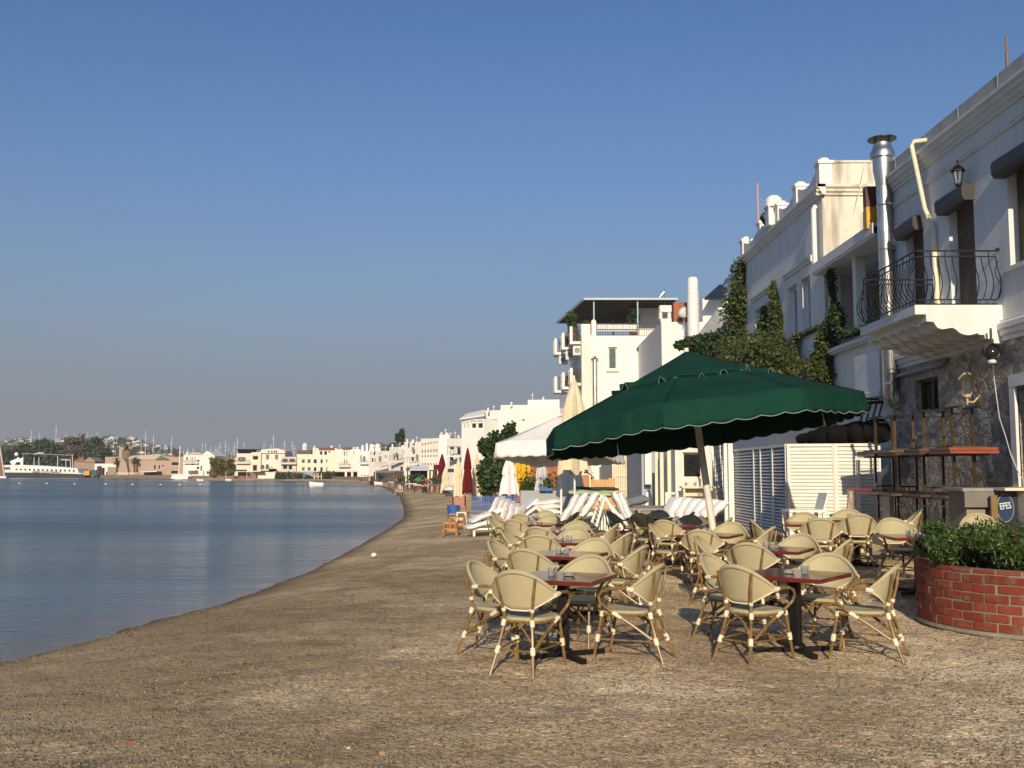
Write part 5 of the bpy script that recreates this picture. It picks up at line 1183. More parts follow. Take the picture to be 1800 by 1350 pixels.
m = MB(); p = PY(1139, 829, 39.6); m.box(p.x - .13, p.x + .13, 39.5, 39.7, 1.2, 2.6); m.box(p.x - .15, p.x + .15, 39.45, 39.75, .1, .62); m.lathe([(.15, .62), (.14, .8), (.1, .9)], (p.x, 39.6, 0), 12); solo(m, 'white_pillar', WPAINT, 'white pillar with rounded stone foot before the blue grey wall', 'pillar')
for k, px in enumerate((1154, 1163, 1176)):
    p = PY(px, 829, 36 - k); m = MB(); m.box(p.x - .06, p.x + .06, p.y - .06, p.y + .06, .05, 2.5); solo(m, 'pergola_post', CREAMP, '%s cream pergola post from the left, behind the cushion heap' % ('first', 'second', 'third')[k], 'post', 'pergola posts')
p = PY(1180, 829, 34.5); m = MB(); m.box(p.x - .07, p.x + .07, 34.46, 34.52, 1.15, 2.3); solo(m, 'ochre_sign', simple('ochre', (.45, .28, .06), .5), 'narrow ochre sign board hung beside the white shed window', 'sign')
t2, A2, u2, n2 = pxhouse('white_shed', 'white beach shed with one big dark window behind the parasol pole', 1187, 33.0, 1252, 33.0, 770, 4, WARM, [(1200, 795, 1236, 841)], frame=CREAMP, pane=GLASSD, mull=0, fw=.06)
m = MB(); p = PY(1197, 856, 32.3); q = PY(1262, 856, 32.3); m.box(p.x, q.x, 32.1, 32.6, p.z - .04, p.z + .02)
for x in (p.x + .05, q.x - .1): m.box(x, x + .06, 32.15, 32.55, .1, p.z - .04)
m.box(p.x + .12, q.x - .3, 32.5, 32.58, p.z - .3, p.z - .05); solo(m, 'side_table', CREAMP, 'long narrow white side table under the shed window', 'table')
for k, px in enumerate((1206, 1213, 1222, 1234)):
    p = PY(px, 855, 32.3); m = MB(); m.lathe([(.03, .02), (.05, .10), (.055, .12)], p, 10); solo(m, 'cup', PLASTIC if k % 2 else GREYF, '%s little cup from the left on the narrow white side table' % ORD[k], 'cup', 'cups on the side table')
p = PY(1258, 829, 30); m = MB(); m.obox((p.x, 30, 1.6), (.08, .05, 2.6), 0, 0, R(-7)); m.obox((p.x + .22, 30.1, 1.6), (.05, .05, 2.5), 0, 0, R(-4)); solo(m, 'ladder', WPAINT, 'white plank leaning behind the parasol pole', 'plank')
m = MB(); p = PY(1267, 829, 28.5)
for k in range(8): m.tube([(p.x - .18 + .05 * k, 28.5, .3), (p.x - .18 + .05 * k, 28.5, 2.6)], .012, 4)
for k in range(14): m.tube([(p.x - .2, 28.48, .4 + k * .16), (p.x + .2, 28.48, .5 + k * .16)], .010, 4)
solo(m, 'lattice', IRON, 'dark wrought lattice panel left of the louvred kiosk', 'lattice')
# low grey walls behind the loungers
t2, A2, u2, n2 = house('low_wall', 'low grey blue wall behind the white mattress pile', (PY(915, 829, 38).x, 38), (PY(1030, 829, 38).x, 38), 0.98, .3, plaster('grey_wall', (.38, .40, .42), amt=.3), z0=0, parapet=.02, cat='wall')
t2, A2, u2, n2 = house('garden_wall', 'orange brown garden wall under the white parasol', (PY(880, 829, 58).x, 58), (PY(1010, 829, 58).x, 58), 2.3, .4, simple('orange_wall', (.35, .13, .06), .9, 0, .2), z0=0, parapet=.02, cat='wall')
for k, (px, lb) in enumerate(((937, 'green bush before the orange garden wall behind the yellow parasol'), (968, 'green bush right of the shaded closed parasol'), (1024, 'dark green bush left of the menu board'))):
    p = PY(px, 829, 50 - k * 2); shrub(p.x, p.y, .1, .75, .6, 1.3, 900, lb, LEAF_VINE if k else LEAF_BUSH, .16, 'bush', 60 + k, 3, .1)

# ---- white loungers, mattresses, cushions
def mattress(c, L, W, T, rz=0, rx=0, ry=0, name='mattress', label='', group=None, mat=CUSH):
    m = MB(); N = 10; M_ = Euler((rx, ry, rz)).to_matrix(); c = Vector(c); ph = rnd.uniform(0, 6)
    V = []; F = []
    for s_ in (1, -1):
        for j in range(N + 1):
            for i in range(N + 1):
                a, b = 2 * i / N - 1, 2 * j / N - 1; e = (1 - abs(a) ** 6) * (1 - abs(b) ** 4)
                V.append(c + M_ @ Vector((a * L / 2, b * W / 2, s_ * T / 2 * (.35 + .65 * e ** .5) + .012 * math.sin(3 * a + ph) + .010 * math.sin(7 * a + 3 * b))))
    K = (N + 1) ** 2
    for j in range(N):
        for i in range(N):
            p_ = j * (N + 1) + i; F.append((p_, p_ + 1, p_ + N + 2, p_ + N + 1)); F.append((K + p_ + N + 1, K + p_ + N + 2, K + p_ + 1, K + p_))
    bd = [i for i in range(N + 1)] + [(j + 1) * (N + 1) + N for j in range(N)] + [N * (N + 1) + N - 1 - i for i in range(N)] + [(N - 1 - j) * (N + 1) for j in range(N - 1)]
    for i in range(len(bd)):
        a, b = bd[i], bd[(i + 1) % len(bd)]; F.append((b, a, K + a, K + b))
    m.add(V, F); return solo(m, name, mat, label, 'mattress' if 'cushion' not in name else 'cushion', group, tuple(c), True)
def lounger(c, rz, back, label, group):
    """low white plastic sun lounger with raised back; c = foot centre"""
    t_ = thing('sun_lounger', label, 'sun lounger', c, rz, group); L, W = 1.25, .62; m = MB()
    m.v = []
    def W_(x, y, z): return wm(t_) @ Vector((x, y, z))
    m2 = MB(); m2.obox((-.1, 0, .20), (L, W, .05)); 
    for a in (-.62, .42):
        for b in (-.26, .26): m2.obox((a, b, .09), (.06, .06, .18))
    m2.v = [tuple(wm(t_) @ Vector(v)) for v in m2.v]; m2.build('frame', PLASTIC, t_)
    m3 = MB(); ca, sa = math.cos(back), math.sin(back); m3.obox((.50 + .35 * ca, 0, .22 + .35 * sa), (.72, W, .06), 0, 0, -back); m3.v = [tuple(wm(t_) @ Vector(v)) for v in m3.v]; m3.build('backrest', PLASTIC, t_)
    return t_
gL = 'stacked white sun loungers at the beach edge'
b0 = PZ(862, 940, 0); bx0, by0 = b0.x + .10, b0.y + .6; g0 = gz(bx0, by0)
for k, nm in enumerate(('lowest', 'middle', 'topmost')):
    lounger((bx0 + .05 * k, by0 + .06 * k, g0 + .17 * k), R(12 + 3 * k), R(30 + 4 * k), '%s lounger of the white stack behind the left cafe chairs' % nm, gL)
gM = 'white mattresses leaning in a row on the loungers'
for k, nm in enumerate(ORD[:5]):
    mattress((bx0 + .02 + .16 * k, by0 - .1 - .05 * k, g0 + .72 - .04 * k), .78 - .06 * k, .5, .12, R(-30), 0, R(-62 - 2 * k), 'leaning_mattress', '%s white mattress from the left leaning on the lounger stack' % nm, gM)
for k, nm in enumerate(('lower', 'upper')):
    mattress((bx0 - .30 + .1 * k, by0 - .25, g0 + .36 + .22 * k), 1.05, .55, .13, R(14), 0, R(-14 - 6 * k), 'folded_mattress', '%s slanting white mattress at left of the lounger stack' % nm, 'slanting white mattresses')
b0 = PY(953, 829, 31)
for k, nm in enumerate(('bottom', 'second', 'third', 'top')): mattress((b0.x + .03 * (k % 2), 31 + .05 * k, .30 + .15 * k), 1.05, .7, .17, R(4 + 3 * k), 0, R(-3), 'piled_mattress', '%s mattress of the flat white pile before the grey wall' % nm, 'flat white mattress pile')
b0 = PY(938, 829, 29); m = MB(); m.ball((b0.x - .15, 29, .55), .22, 12, 8, (1, .8, 1.1)); m.ball((b0.x + .12, 29.1, .5), .2, 12, 8, (.9, .8, 1)); solo(m, 'rolled_cushion', CREAMF, 'round cream cushion roll beside the flat mattress pile', 'cushion', None, None, True)
gC = 'white cushions heaped around the trestle'
for k, (px, py, L, Wd, rz, ry) in enumerate(((1003, 893, .9, .7, -10, -58), (1018, 890, .9, .7, -5, -62), (1036, 886, .8, .7, 0, -55), (1100, 893, .95, .6, 0, 68), (1092, 890, .9, .6, 0, 62), (1012, 908, 1.0, .6, 0, -10), (1112, 912, 1.0, .6, 0, 8))):
    p = PY(px, py, 28.6); mattress((p.x, 28.6 + .05 * k, max(.3, p.z)), L, Wd, .22, R(rz), 0, R(ry), 'heaped_cushion', '%s plump white cushion from the left heaped against the A-frame trestle' % (ORD + ['last'])[k], gC)
p = PY(1040, 868, 30); mattress((p.x, 30, 1.05), 1.4, .7, .16, 0, 0, R(3), 'green_cushion', 'pale green cushion lying on top of the white heap', None, simple('pale_green', (.38, .55, .33), .9))
p = PY(1050, 862, 30.5); mattress((p.x, 30.6, 1.18), 1.3, .6, .10, 0, 0, R(2), 'dark_green_cushion', 'dark green folded cover on the white cushion heap', None, simple('dark_green', (.03, .07, .04), .9))
p = PY(1112, 882, 32); mattress((p.x, 32, .75), .9, .7, .3, R(10), 0, R(-14), 'grey_cushion', 'grey bundle right of the white cushion heap', None, simple('grey_bundle', (.18, .19, .22), .9))  # plain dark grey bundle
p = PY(1150, 889, 30); m = MB(); m.obox((p.x, 30, .62), (1.3, .9, .05), R(-12), R(4)); 
for a, b in ((-.5, -.35), (.5, -.4), (-.5, .35), (.5, .35)): m.obox((p.x + a, 30 + b, .3), (.07, .07, .6))
solo(m, 'grey_table', simple('grey_boards', (.32, .31, .28), .8, 0, .15), 'weathered grey wooden table beside the white cushions', 'table')
for k, nm in enumerate(ORD[:6]):
    p = PY(1181 + 15 * k, 883, 27.6 - .2 * k); mattress((p.x, p.y, .72), .62, .55, .22, R(20), 0, R(-60 + 4 * k), 'row_cushion', '%s white cushion from the left in the row under the shed table' % nm, 'row of white cushions under the shed table')
m = MB(); p = PY(1171, 875, 29); m.box(p.x - .03, p.x + .04, 28.97, 29.03, .1, p.z + .1); m.box(p.x - .03, p.x + .25, 28.97, 29.03, p.z + .1, p.z + .16); solo(m, 'white_stand', WPAINT, 'small white wooden stand left of the row of cushions', 'stand')
# A-frame trestle with shelf slats
def seg(px, py, Y): return PY(px, py, Y)
t2 = thing('trestle', 'white wooden A-frame trestle leaning in the cushion heap', 'trestle', (*PZ(1075, 925, 0).xy, 0))
Yt = 27.2; top = seg(1063, 872, Yt)
for (px, py, dy), nm in (((1048, 925, 0), 'leg'), ((1094, 930, 0), 'leg'), ((1040, 918, 1.0), 'leg'), ((1102, 922, 1.0), 'leg')):
    b_ = seg(px, py, Yt + dy); b_.z = max(b_.z, .02); m = MB(); m.bar(b_, top + Vector((0, dy, 0)), .12, .06); m.build(nm, WPAINT, t2)
m = MB()
for k in range(6): a_ = seg(1048 + 2 * k, 922 - k * 8, Yt + .1); a_.z = max(.1, a_.z); m.bar(a_, a_ + Vector((0, .9, 0)), .07, .025)
for k in range(8): a_ = seg(1053 + 5 * k, 922, Yt + .8); m.bar((a_.x, a_.y, .08), (a_.x, a_.y, .5), .05, .02)
m.build('slats', WPAINT, t2)
m = MB(); b_ = seg(1094, 930, Yt); c_ = seg(1048, 925, Yt); m.bar((c_.x + .25, Yt - .02, .12), (b_.x + .15, Yt - .02, .12), .08, .05); m.build('rail', WPAINT, t2)
# stools and beach bits on the left
def stool(px, py, mat, label, h=.40, w=.36, z=None, back=False):
    p = PZ(px, py, 0); g = gz(p.x, p.y); p = PZ(px, py, g); t_ = thing('stool', label, 'stool', (p.x, p.y + w / 2, g)); x, y = p.x, p.y + w / 2
    for a in (-1, 1):
        for b in (-1, 1): m = MB(); m.bar((x + a * w * .48, y + b * w * .45, g), (x + a * w * .42, y + b * w * .40, g + h - .04), .05); m.build('leg', mat, t_)
    m = MB(); m.box(x - w / 2, x + w / 2, y - w / 2, y + w / 2, g + h - .04, g + h); m.build('seat', mat, t_)
    m = MB(); m.box(x - w * .42, x + w * .42, y - w * .41, y - w * .37, g + h * .45, g + h * .55); m.box(x - w * .42, x + w * .42, y + w * .37, y + w * .41, g + h * .3, g + h * .4); m.build('stretcher', mat, t_); return t_
stool(791, 943, WOODO, 'orange wooden stool on the beach left of the white loungers', .40, .40)
stool(804, 933, WOODO, 'lower orange wooden stool behind the first one', .42, .46)
stool(811, 922, CREAMP, 'cream stool with arched front on the beach', .42, .34)
stool(797, 920, WOODO, 'brown wooden stool left of the cream stool', .34, .3)
p = PZ(797, 905, 0); m = MB(); m.lathe([(.22, 0), (.26, .5), (.24, .5)], (p.x, p.y, gz(p.x, p.y)), 14); solo(m, 'blue_barrel', BLUEP, 'open blue plastic tub at the end of the blue fence', 'tub', None, None, True)
p = PZ(806, 900, 0); m = MB(); g = gz(p.x, p.y)
m.box(p.x - .3, p.x + .3, p.y - .2, p.y + .3, g + .3, g + .36); m.box(p.x - .3, p.x + .3, p.y + .25, p.y + .3, g + .36, g + .75)
for a in (-.28, .24):
    for b in (-.18, .25): m.box(p.x + a, p.x + a + .05, p.y + b, p.y + b + .05, g, g + .75 if b > 0 else g + .3)
solo(m, 'wooden_chair', simple('pinkish_wood', (.40, .20, .15), .7), 'low pinkish wooden beach chair between blue tub and fence', 'chair')
def slat_fence(pxa, pxb, Y, h, mat, label, n_, name='slatted_fence'):
    a, b = PY(pxa, 829, Y), PY(pxb, 829, Y + .5); t_ = thing(name, label, 'fence', (a.x, a.y, 0)); g = gz(a.x, a.y) - .02
    m = MB()
    for k in range(n_):
        q = a.lerp(b, (k + .5) / n_); w_ = (b.x - a.x) / n_ * .62; j = rnd.uniform(-.04, .04); m.obox((q.x, q.y + .05 * (k % 2), g + h / 2), (w_, .03, h + j), 0, 0, R(rnd.uniform(-5, 5)))
    m.build('slats', mat, t_)
    for z in (h * .25, h * .85): m = MB(); m.bar((a.x, a.y + .09, g + z), (b.x, b.y + .09, g + z), .06, .05); m.build('rail', mat, t_)
    return t_
slat_fence(828, 882, 46, .70, BLUEP, 'blue slatted wooden fence along the beach terrace', 15)
slat_fence(880, 911, 45, .72, BLUEP, 'darker blue slatted fence end behind the lounger stack', 6)
slat_fence(813, 829, 47, .74, simple('ochre_wood', (.36, .22, .06), .7, 0, .2), 'ochre yellow slatted fence left of the blue fence', 5)
m = MB(); p = PY(925, 866, 37.5); m.box(p.x + .5, p.x + .78, 37.75, 37.95, .97, 1.12); m.box(p.x + .8, p.x + 1.0, 37.75, 37.95, .97, 1.08); solo(m, 'blue_crate', BLUEP, 'blue crates standing on the low grey wall', 'crate')
# tree behind the maroon parasol
def tree(name, label, x, y, z0, h, rx, rzc, n_, mat, size, seed, trunk_r=.14, conic=False, group=None, crown0=.35):
    rg = random.Random(seed); t_ = thing(name, label, 'tree', (x, y, z0), 0, group); cl = []
    for k in range(14 if not conic else 18):
        a = rg.uniform(0, 6.28)
        if conic: q = rg.random(); cl.append((x + rx * (1 - q) * .5 * math.cos(a), y + rx * (1 - q) * .5 * math.sin(a), z0 + h * (.08 + .88 * q), rx * (.30 + .62 * (1 - q)), h * .09))
        else:
            q = rg.random() ** .5 * .75; hz = rg.uniform(0, 1); cl.append((x + rx * q * math.cos(a) * (1 - .3 * hz), y + rx * q * math.sin(a) * (1 - .3 * hz), z0 + h * (crown0 + (.92 - crown0) * hz), rx * rg.uniform(.26, .46), h * rg.uniform(.10, .18)))
    def f(r_):
        c = cl[r_.randrange(len(cl))]; d = Vector((r_.gauss(0, 1), r_.gauss(0, 1), r_.gauss(0, 1))).normalized() * (r_.random() ** .4); return (c[0] + d.x * c[3], c[1] + d.y * c[3], c[2] + d.z * c[4])
    m = MB(); m.leaves(f, n_, size, rg, .75, .4); m.build('crown', mat, t_)
    m = MB(); m.tube([(x, y, z0 - .3), (x + .05 * h * .1, y, z0 + h * .35), (x, y, z0 + h * .75)], [trunk_r, trunk_r * .75, trunk_r * .3], 7)
    for c in cl[:5]: m.tube([(x, y, z0 + h * .3), ((x + c[0]) / 2, (y + c[1]) / 2, (z0 + h * .3 + c[2]) / 2 + .1), (c[0], c[1], c[2])], [trunk_r * .5, trunk_r * .35, trunk_r * .15], 5)
    m.build('trunk', BARK, t_, True); return t_
p = PY(868, 829, 56); tree('leafy_tree', 'dark green leafy tree between maroon and white parasols', p.x, 56, 0, 3.9, 1.15, 1.2, 5200, LEAF_DARK, .26, 71, crown0=.2)
p = PY(892, 829, 57.5); tree('leafy_tree', 'smaller dark green tree right behind the leafy one', p.x, 57.5, 0, 4.3, .7, 1.2, 1600, LEAF_DARK, .26, 72, crown0=.4)

# white terraced houses along the curving bay (right of the far shore)
tH, A3, u3, n3 = pxhouse('bay_house', 'long white house with sloping roofline behind the leafy tree', 851, 92, 985, 88, 722, 14, WHITE_CLEAN, [(862, 737, 874, 753), (916, 737, 922, 741)], mull=1)
pxhouse('bay_house', 'white rooftop block at the right end of the long white house', 928, 90.5, 984, 90, 703, 8, WHITE_CLEAN)
t2, A4, u4, n4 = pxhouse('bay_house', 'white house with big dark bay window and lean-to roof', 811, 90.5, 851, 89, 738, 8, WHITE_CLEAN, [(827, 739.5, 836.5, 753), (838, 739.5, 848.5, 753), (813, 742, 817, 753), (819, 742, 823, 753)], mull=0, pane=GLASSD)
q = [PY(808, 738, 90.2), PY(852, 731, 88.6), PY(852, 722, 91.5), PY(820, 729, 94)]
m = MB(); m.add(q + [v + Vector((0, 0, .12)) for v in q], [(3, 2, 1, 0), (4, 5, 6, 7), (0, 1, 5, 4), (1, 2, 6, 5), (2, 3, 7, 6), (3, 0, 4, 7)]); m.build('lean_to_roof', WHITE_CLEAN, t2)
pxhouse('bay_house', 'middle rooftop storey of the long white house behind the tree', 880, 91.4, 930, 91.2, 712, 8, WARM)
pxhouse('bay_house', 'narrow white house with grey balconies beside the bay window house', 785, 108, 813, 106.5, 771, 8, WARM, [(788, 785, 798, 791), (788, 802, 797, 811), (801, 786, 809, 800)], mull=0)
t2, A5, u5, n5 = pxhouse('bay_hotel', 'white block with rows of small dark windows by the bay', 739, 142, 772, 140, 771, 12, WARM, [(741 + 5 * k, 779.5 - .75 * k, 743.6 + 5 * k, 783 - .75 * k) for k in range(6)] + [(741 + 5 * k, 791 - .35 * k, 743.6 + 5 * k, 796.5 - .35 * k) for k in range(6)] + [(741 + 5 * k, 800.5 - .15 * k, 743.6 + 5 * k, 804 - .15 * k) for k in range(6)] + [(741 + 5 * k, 814, 743.6 + 5 * k, 818) for k in range(6)], mull=0, fw=.03, frame=GREYF, pane=BLACKM)
pxhouse('bay_hotel_end', 'plain white end wall of the block with window rows', 772, 138, 790, 138, 764, 10, WHITE_CLEAN)
pxhouse('bay_house', 'blank cream white house left of the block with window rows', 710, 160, 739.5, 158, 777, 12, WARM, [(722, 803, 728, 811)], mull=0)
pxhouse('bay_house', 'white house with tall window pair and small balcony on the bay', 684, 175, 711, 172, 786, 10, WARM, [(690, 798, 694, 809), (695.5, 798, 700, 809), (686, 818, 690, 826), (702, 820, 708, 828)], mull=0)
pxhouse('bay_house', 'pinkish white house with two small window pairs on the bay', 648, 190, 684, 187, 793, 10, plaster('pinkish_white', (.76, .70, .66), amt=.15), [(651, 794.5, 653.5, 799), (655.5, 794.5, 658.5, 799), (652, 805.5, 656, 813), (657, 805.5, 660, 813), (676, 800, 679, 806)], mull=0)
p = PY(699, 829, 260)
for k, (px, yt, w_) in enumerate(((698.5, 765, .9), (706, 757, 1.0))):
    p = PY(px, 829, 260); z1 = PY(px, yt, 260).z; tree('cypress_tree', '%s dark cypress rising behind the bay houses' % ('shorter', 'taller')[k], p.x, 260, 0, z1, 1.25, 1, 1500, LEAF_DARK, .7, 80 + k, .25, True)
tree('round_tree', 'low dark tree left of the cypresses', PY(690, 829, 258).x, 258, 4, PY(690, 779, 258).z - 4, 1.8, 1, 500, LEAF_DARK, .7, 83, .2)
# awnings, canopies and restaurant clutter at the foot of the bay houses
def awning(label, pxa, pxb, pyt, pyb, Y, mat, dy=1.6, cat='awning', posts=True, name='awning'):
    a, b = PY(pxa, pyt, Y + dy), PY(pxb, pyt, Y + dy); c, d = PY(pxb, pyb, Y), PY(pxa, pyb, Y); V = [a, b, c, d]
    t_ = thing(name, label, cat, (a.x, Y, 0)); m = MB(); m.add(V + [v + Vector((0, 0, -.07)) for v in V], [(0, 3, 2, 1), (4, 5, 6, 7), (0, 1, 5, 4), (1, 2, 6, 5), (2, 3, 7, 6), (3, 0, 4, 7)]); m.build('canvas', mat, t_)
    if posts:
        for v in (c, d): m = MB(); m.tube([(v.x, v.y + .05, gz(v.x, v.y)), (v.x, v.y + .05, v.z - .05)], .05, 5); m.build('post', WPAINT, t_)
    return t_
awning('long white sloping awning over the dark restaurant front', 720, 754, 818.5, 826, 118, simple('pale_awning', (.72, .74, .80), .8), 2.5)
m = MB(); a, b = PY(716, 829, 121), PY(765, 829, 121); m.box(a.x, b.x, 121, 124, -.3, 1.9); solo(m, 'restaurant_front', simple('dark_brown_front', (.06, .045, .04), .8, 0, .3), 'dark restaurant front under the long white awning', 'restaurant')
for k, (xa, xb, ya, Y, c_) in enumerate(((654, 690, 829.5, 172, (.07, .06, .055)), (690, 716, 829, 160, (.11, .08, .06)), (768, 786, 823, 112, (.09, .06, .05)))):
    a, b = PY(xa, 829, Y), PY(xb, 829, Y); m = MB(); m.box(a.x, b.x, Y + 2, Y + 4, -.4, PY(xa, ya, Y).z); solo(m, 'restaurant_front', simple('dark_terrace_front%d' % k, c_, .9, 0, .6, .6), ('dark terrace front below the pinkish white house', 'brownish terrace front under the grey flat canopy', 'dark doorway front right of the long awning')[k], 'restaurant')  # dark mottled boxes as terrace fronts
ROOFN = [0]
def roof_bits(Y, items):
    for px, py, kd in items:
        ROOFN[0] += 1; p = PY(px, py, Y); m = MB(); k = Y / FPX
        if kd == 't': m.tube([p - Vector((2.2 * k, 0, 0)), p + Vector((2.2 * k, 0, 0))], 1.4 * k, 8); m.box(p.x - 1.8 * k, p.x + 1.8 * k, p.y - .1, p.y + .1, p.z - 5 * k, p.z - k); solo(m, 'rooftop_tank', PLASTIC, 'small white water tank on a roof along the bay', 'water tank', 'small rooftop tanks along the bay', None, True)
        elif kd == 'c': m.box(p.x - 1.5 * k, p.x + 1.5 * k, p.y - k, p.y + k, p.z - 6 * k, p.z + 1.5 * k); m.box(p.x - 1.9 * k, p.x + 1.9 * k, p.y - 1.4 * k, p.y + 1.4 * k, p.z + 1.5 * k, p.z + 2.2 * k); solo(m, 'rooftop_chimney', WARM, 'small cream chimney on a roof along the bay', 'chimney', 'small rooftop chimneys along the bay')
        else: m.tube([p - Vector((0, 0, 8 * k)), p + Vector((0, 0, 6 * k))], .3 * k, 4); m.bar(p + Vector((-2.5 * k, 0, 4 * k)), p + Vector((2.5 * k, 0, 4.5 * k)), .3 * k); solo(m, 'rooftop_aerial', STEEL, 'thin rooftop aerial above the houses along the bay', 'aerial', 'thin rooftop aerials along the bay')
roof_bits(170, [(690, 783, 'c'), (703, 783, 'a'), (708, 784, 't')]); roof_bits(158, [(716, 774, 'c'), (726, 774, 't'), (733, 773, 'a')]); roof_bits(140, [(776, 762, 'c'), (783, 760, 'a'), (786, 762, 't')]); roof_bits(108, [(792, 766, 'a'), (800, 765, 'a'), (806, 767, 'c')])
roof_bits(91, [(858, 719, 'c'), (899, 709, 'c'), (936, 698, 'a'), (955, 700, 'c'), (868, 719, 'a')]); roof_bits(188, [(656, 790, 't'), (668, 790, 'c'), (678, 790, 'a')])
roof_bits(270, [(330, 796, 'c'), (425, 795, 'a'), (436, 795, 't'), (449, 793, 'c'), (505, 801, 't'), (515, 800, 'a')]); roof_bits(250, [(553, 786, 'c'), (583, 785, 't'), (597, 787, 'a'), (622, 788, 'c'), (628, 787, 't')])
def far_table(px, py, lb, mt):
    p = PZ(px, py, 0); g = gz(p.x, p.y); t_ = thing('terrace_table', lb, 'table', (p.x, p.y, g), 0, 'tables on the distant beach terraces'); m = MB(); m.box(p.x - .5, p.x + .5, p.y - .5, p.y + .5, g + .7, g + .76); m.build('top', mt, t_)
    for a in (-.42, .42):
        for b in (-.42, .42): m = MB(); m.box(p.x + a - .03, p.x + a + .03, p.y + b - .03, p.y + b + .03, g, g + .7); m.build('leg', WOODD, t_)
for k, (px, py) in enumerate(((716, 858), (724, 860), (731, 858), (757, 863), (764, 866), (771, 864), (690, 853), (700, 854), (770, 858), (708, 856))):
    far_table(px, py, '%s small table from the left on the distant beach terraces' % (ORD + ['seventh', 'eighth', 'ninth', 'tenth'])[[2, 3, 4, 6, 7, 9, 0, 1, 8, 5][k] if False else sorted(range(10), key=lambda q: (716, 724, 731, 757, 764, 771, 690, 700, 770, 708)[q]).index(k)], (WOODD, WPAINT, MAROONF, WOODO, BLUEP)[k % 5])
m = MB(); a, b = PY(714, 829, 119), PY(722, 829, 119); m.box(a.x, b.x, 119, 119.4, .3, 2.2); solo(m, 'dark_panel', simple('bluish_dark', (.05, .06, .08), .7), 'dark panel at the left end of the long awning', 'panel')  # plain bluish dark panel
awning('grey flat canopy before the bay house with tall windows', 660, 712, 827, 829.5, 165, GREYF, 4)
awning('brown canopy under the cream balconied house', 787, 810, 824, 829, 98, simple('brown_canvas', (.10, .08, .07), .9), 2)
m = MB(); a, b = PY(762, 829, 104), PY(776, 829, 104); m.box(a.x, b.x, 104, 104.3, PY(770, 826, 104).z, PY(770, 817, 104).z); solo(m, 'red_banner', MAROONF, 'red banner left of the far maroon parasol', 'banner')
awning('teal flat awning near the water end of the bay', 697, 714, 837.5, 838.5, 140, simple('teal_canvas', (.20, .36, .36), .8), 1.5)
m = MB(); p = PY(741, 843, 105); m.lathe([(.9, 0), (.55, .3), (.05, .42)], (p.x, 105, p.z - .1), 12); solo(m, 'green_parasol', simple('bright_green', (.03, .30, .12), .8), 'small bright green parasol on the distant terrace', 'parasol')
for k, (px, Y, h_, lb) in enumerate(((655, 170, 1.4, 'leftmost'), (735, 112, 1.3, 'second'), (757, 104, 1.3, 'third'), (768, 90, 1.0, 'nearest'), (722, 122, 1.2, 'middle'), (712, 128, 1.2, 'far'))):
    p = PY(px, 829, Y); shrub(p.x, Y, gz(p.x, Y), .013 * Y, .8, h_, 320, '%s bush among the distant beach restaurants' % lb, LEAF_VINE if k % 2 else LEAF_OLIVE, .3, 'bush', 90 + k, 2, 0, 'bushes among the distant restaurants')
slat_fence(757, 780, 88, .6, WOODO, 'orange brown planter fence below the far maroon parasol', 8)
slat_fence(700, 745, 108, .7, simple('reddish_wood', (.20, .09, .06), .7, 0, .3), 'reddish wooden terrace fence along the far beach', 14)
for k, px in enumerate((753, 759, 719, 714, 800, 811)):
    Y = (100, 100, 116, 118, 84, 70)[k]; p = PY(px, 829, Y); m = MB(); m.box(p.x - .09, p.x + .09, Y - .05, Y + .05, gz(p.x, Y), 1.75 if k < 4 else 2.3); solo(m, 'terrace_post', CREAMP, '%s cream post standing among the distant beach terraces' % ORD[k], 'post', 'cream posts on the far terraces')
# dinghies and boats on the beach
def boat(label, c, L, Wd, H, rz, hull, inner, name='rowing_boat', cover=None):
    t_ = thing(name, label, 'boat', c, rz); m = MB(); n_ = 14; rows = []
    for i in range(n_ + 1):
        s_ = i / n_; w_ = Wd / 2 * (math.sin(math.pi * min(1, (.18 + .82 * (1 - s_)) * .62)) ** .8 if s_ < 1 else .02); sheer = H * (1 + .25 * s_ ** 3)
        rows.append([(L * (s_ - .5), -w_, sheer), (L * (s_ - .5), -w_ * .85, H * .45), (L * (s_ - .5) * .95, -w_ * .4, H * .05), (L * (s_ - .5) * .95, 0, 0), (L * (s_ - .5) * .95, w_ * .4, H * .05), (L * (s_ - .5), w_ * .85, H * .45), (L * (s_ - .5), w_, sheer)])
    M_ = wm(t_)
    for r_ in rows: m.v += [tuple(M_ @ Vector(p)) for p in r_]
    for i in range(n_):
        for k in range(6): m.f.append((i * 7 + k, (i + 1) * 7 + k, (i + 1) * 7 + k + 1, i * 7 + k + 1))
    m.f.append((0, 1, 2, 3, 4, 5, 6)); m.build('hull', hull, t_, True, solid=.04)
    m = MB()
    for s_ in (.25, .5, .72): m.obox((L * (s_ - .5), 0, H * .72), (.22, Wd * .78 * (1 - .3 * s_), .04))
    m.v = [tuple(M_ @ Vector(p)) for p in m.v]; m.build('thwart', inner, t_); return t_
p = PZ(790, 872, -.05); boat('white covered dinghy with dark hull pulled up on the beach', (p.x, p.y + .8, gz(p.x, p.y)), 2.2, 1.15, .42, R(95), simple('dark_hull', (.03, .03, .035), .4), PLASTIC)
m = MB(); m.ball((p.x, p.y + .8, gz(p.x, p.y) + .46), .5, 14, 8, (1.0, 1.9, .62)); m.v = [(a + rnd.uniform(-.04, .04), b, c + rnd.uniform(-.04, .04)) for a, b, c in m.v]; solo(m, 'boat_cover', PLASTIC, 'crumpled white cover bulging over the dark hulled dinghy', 'boat cover', None, None, True)
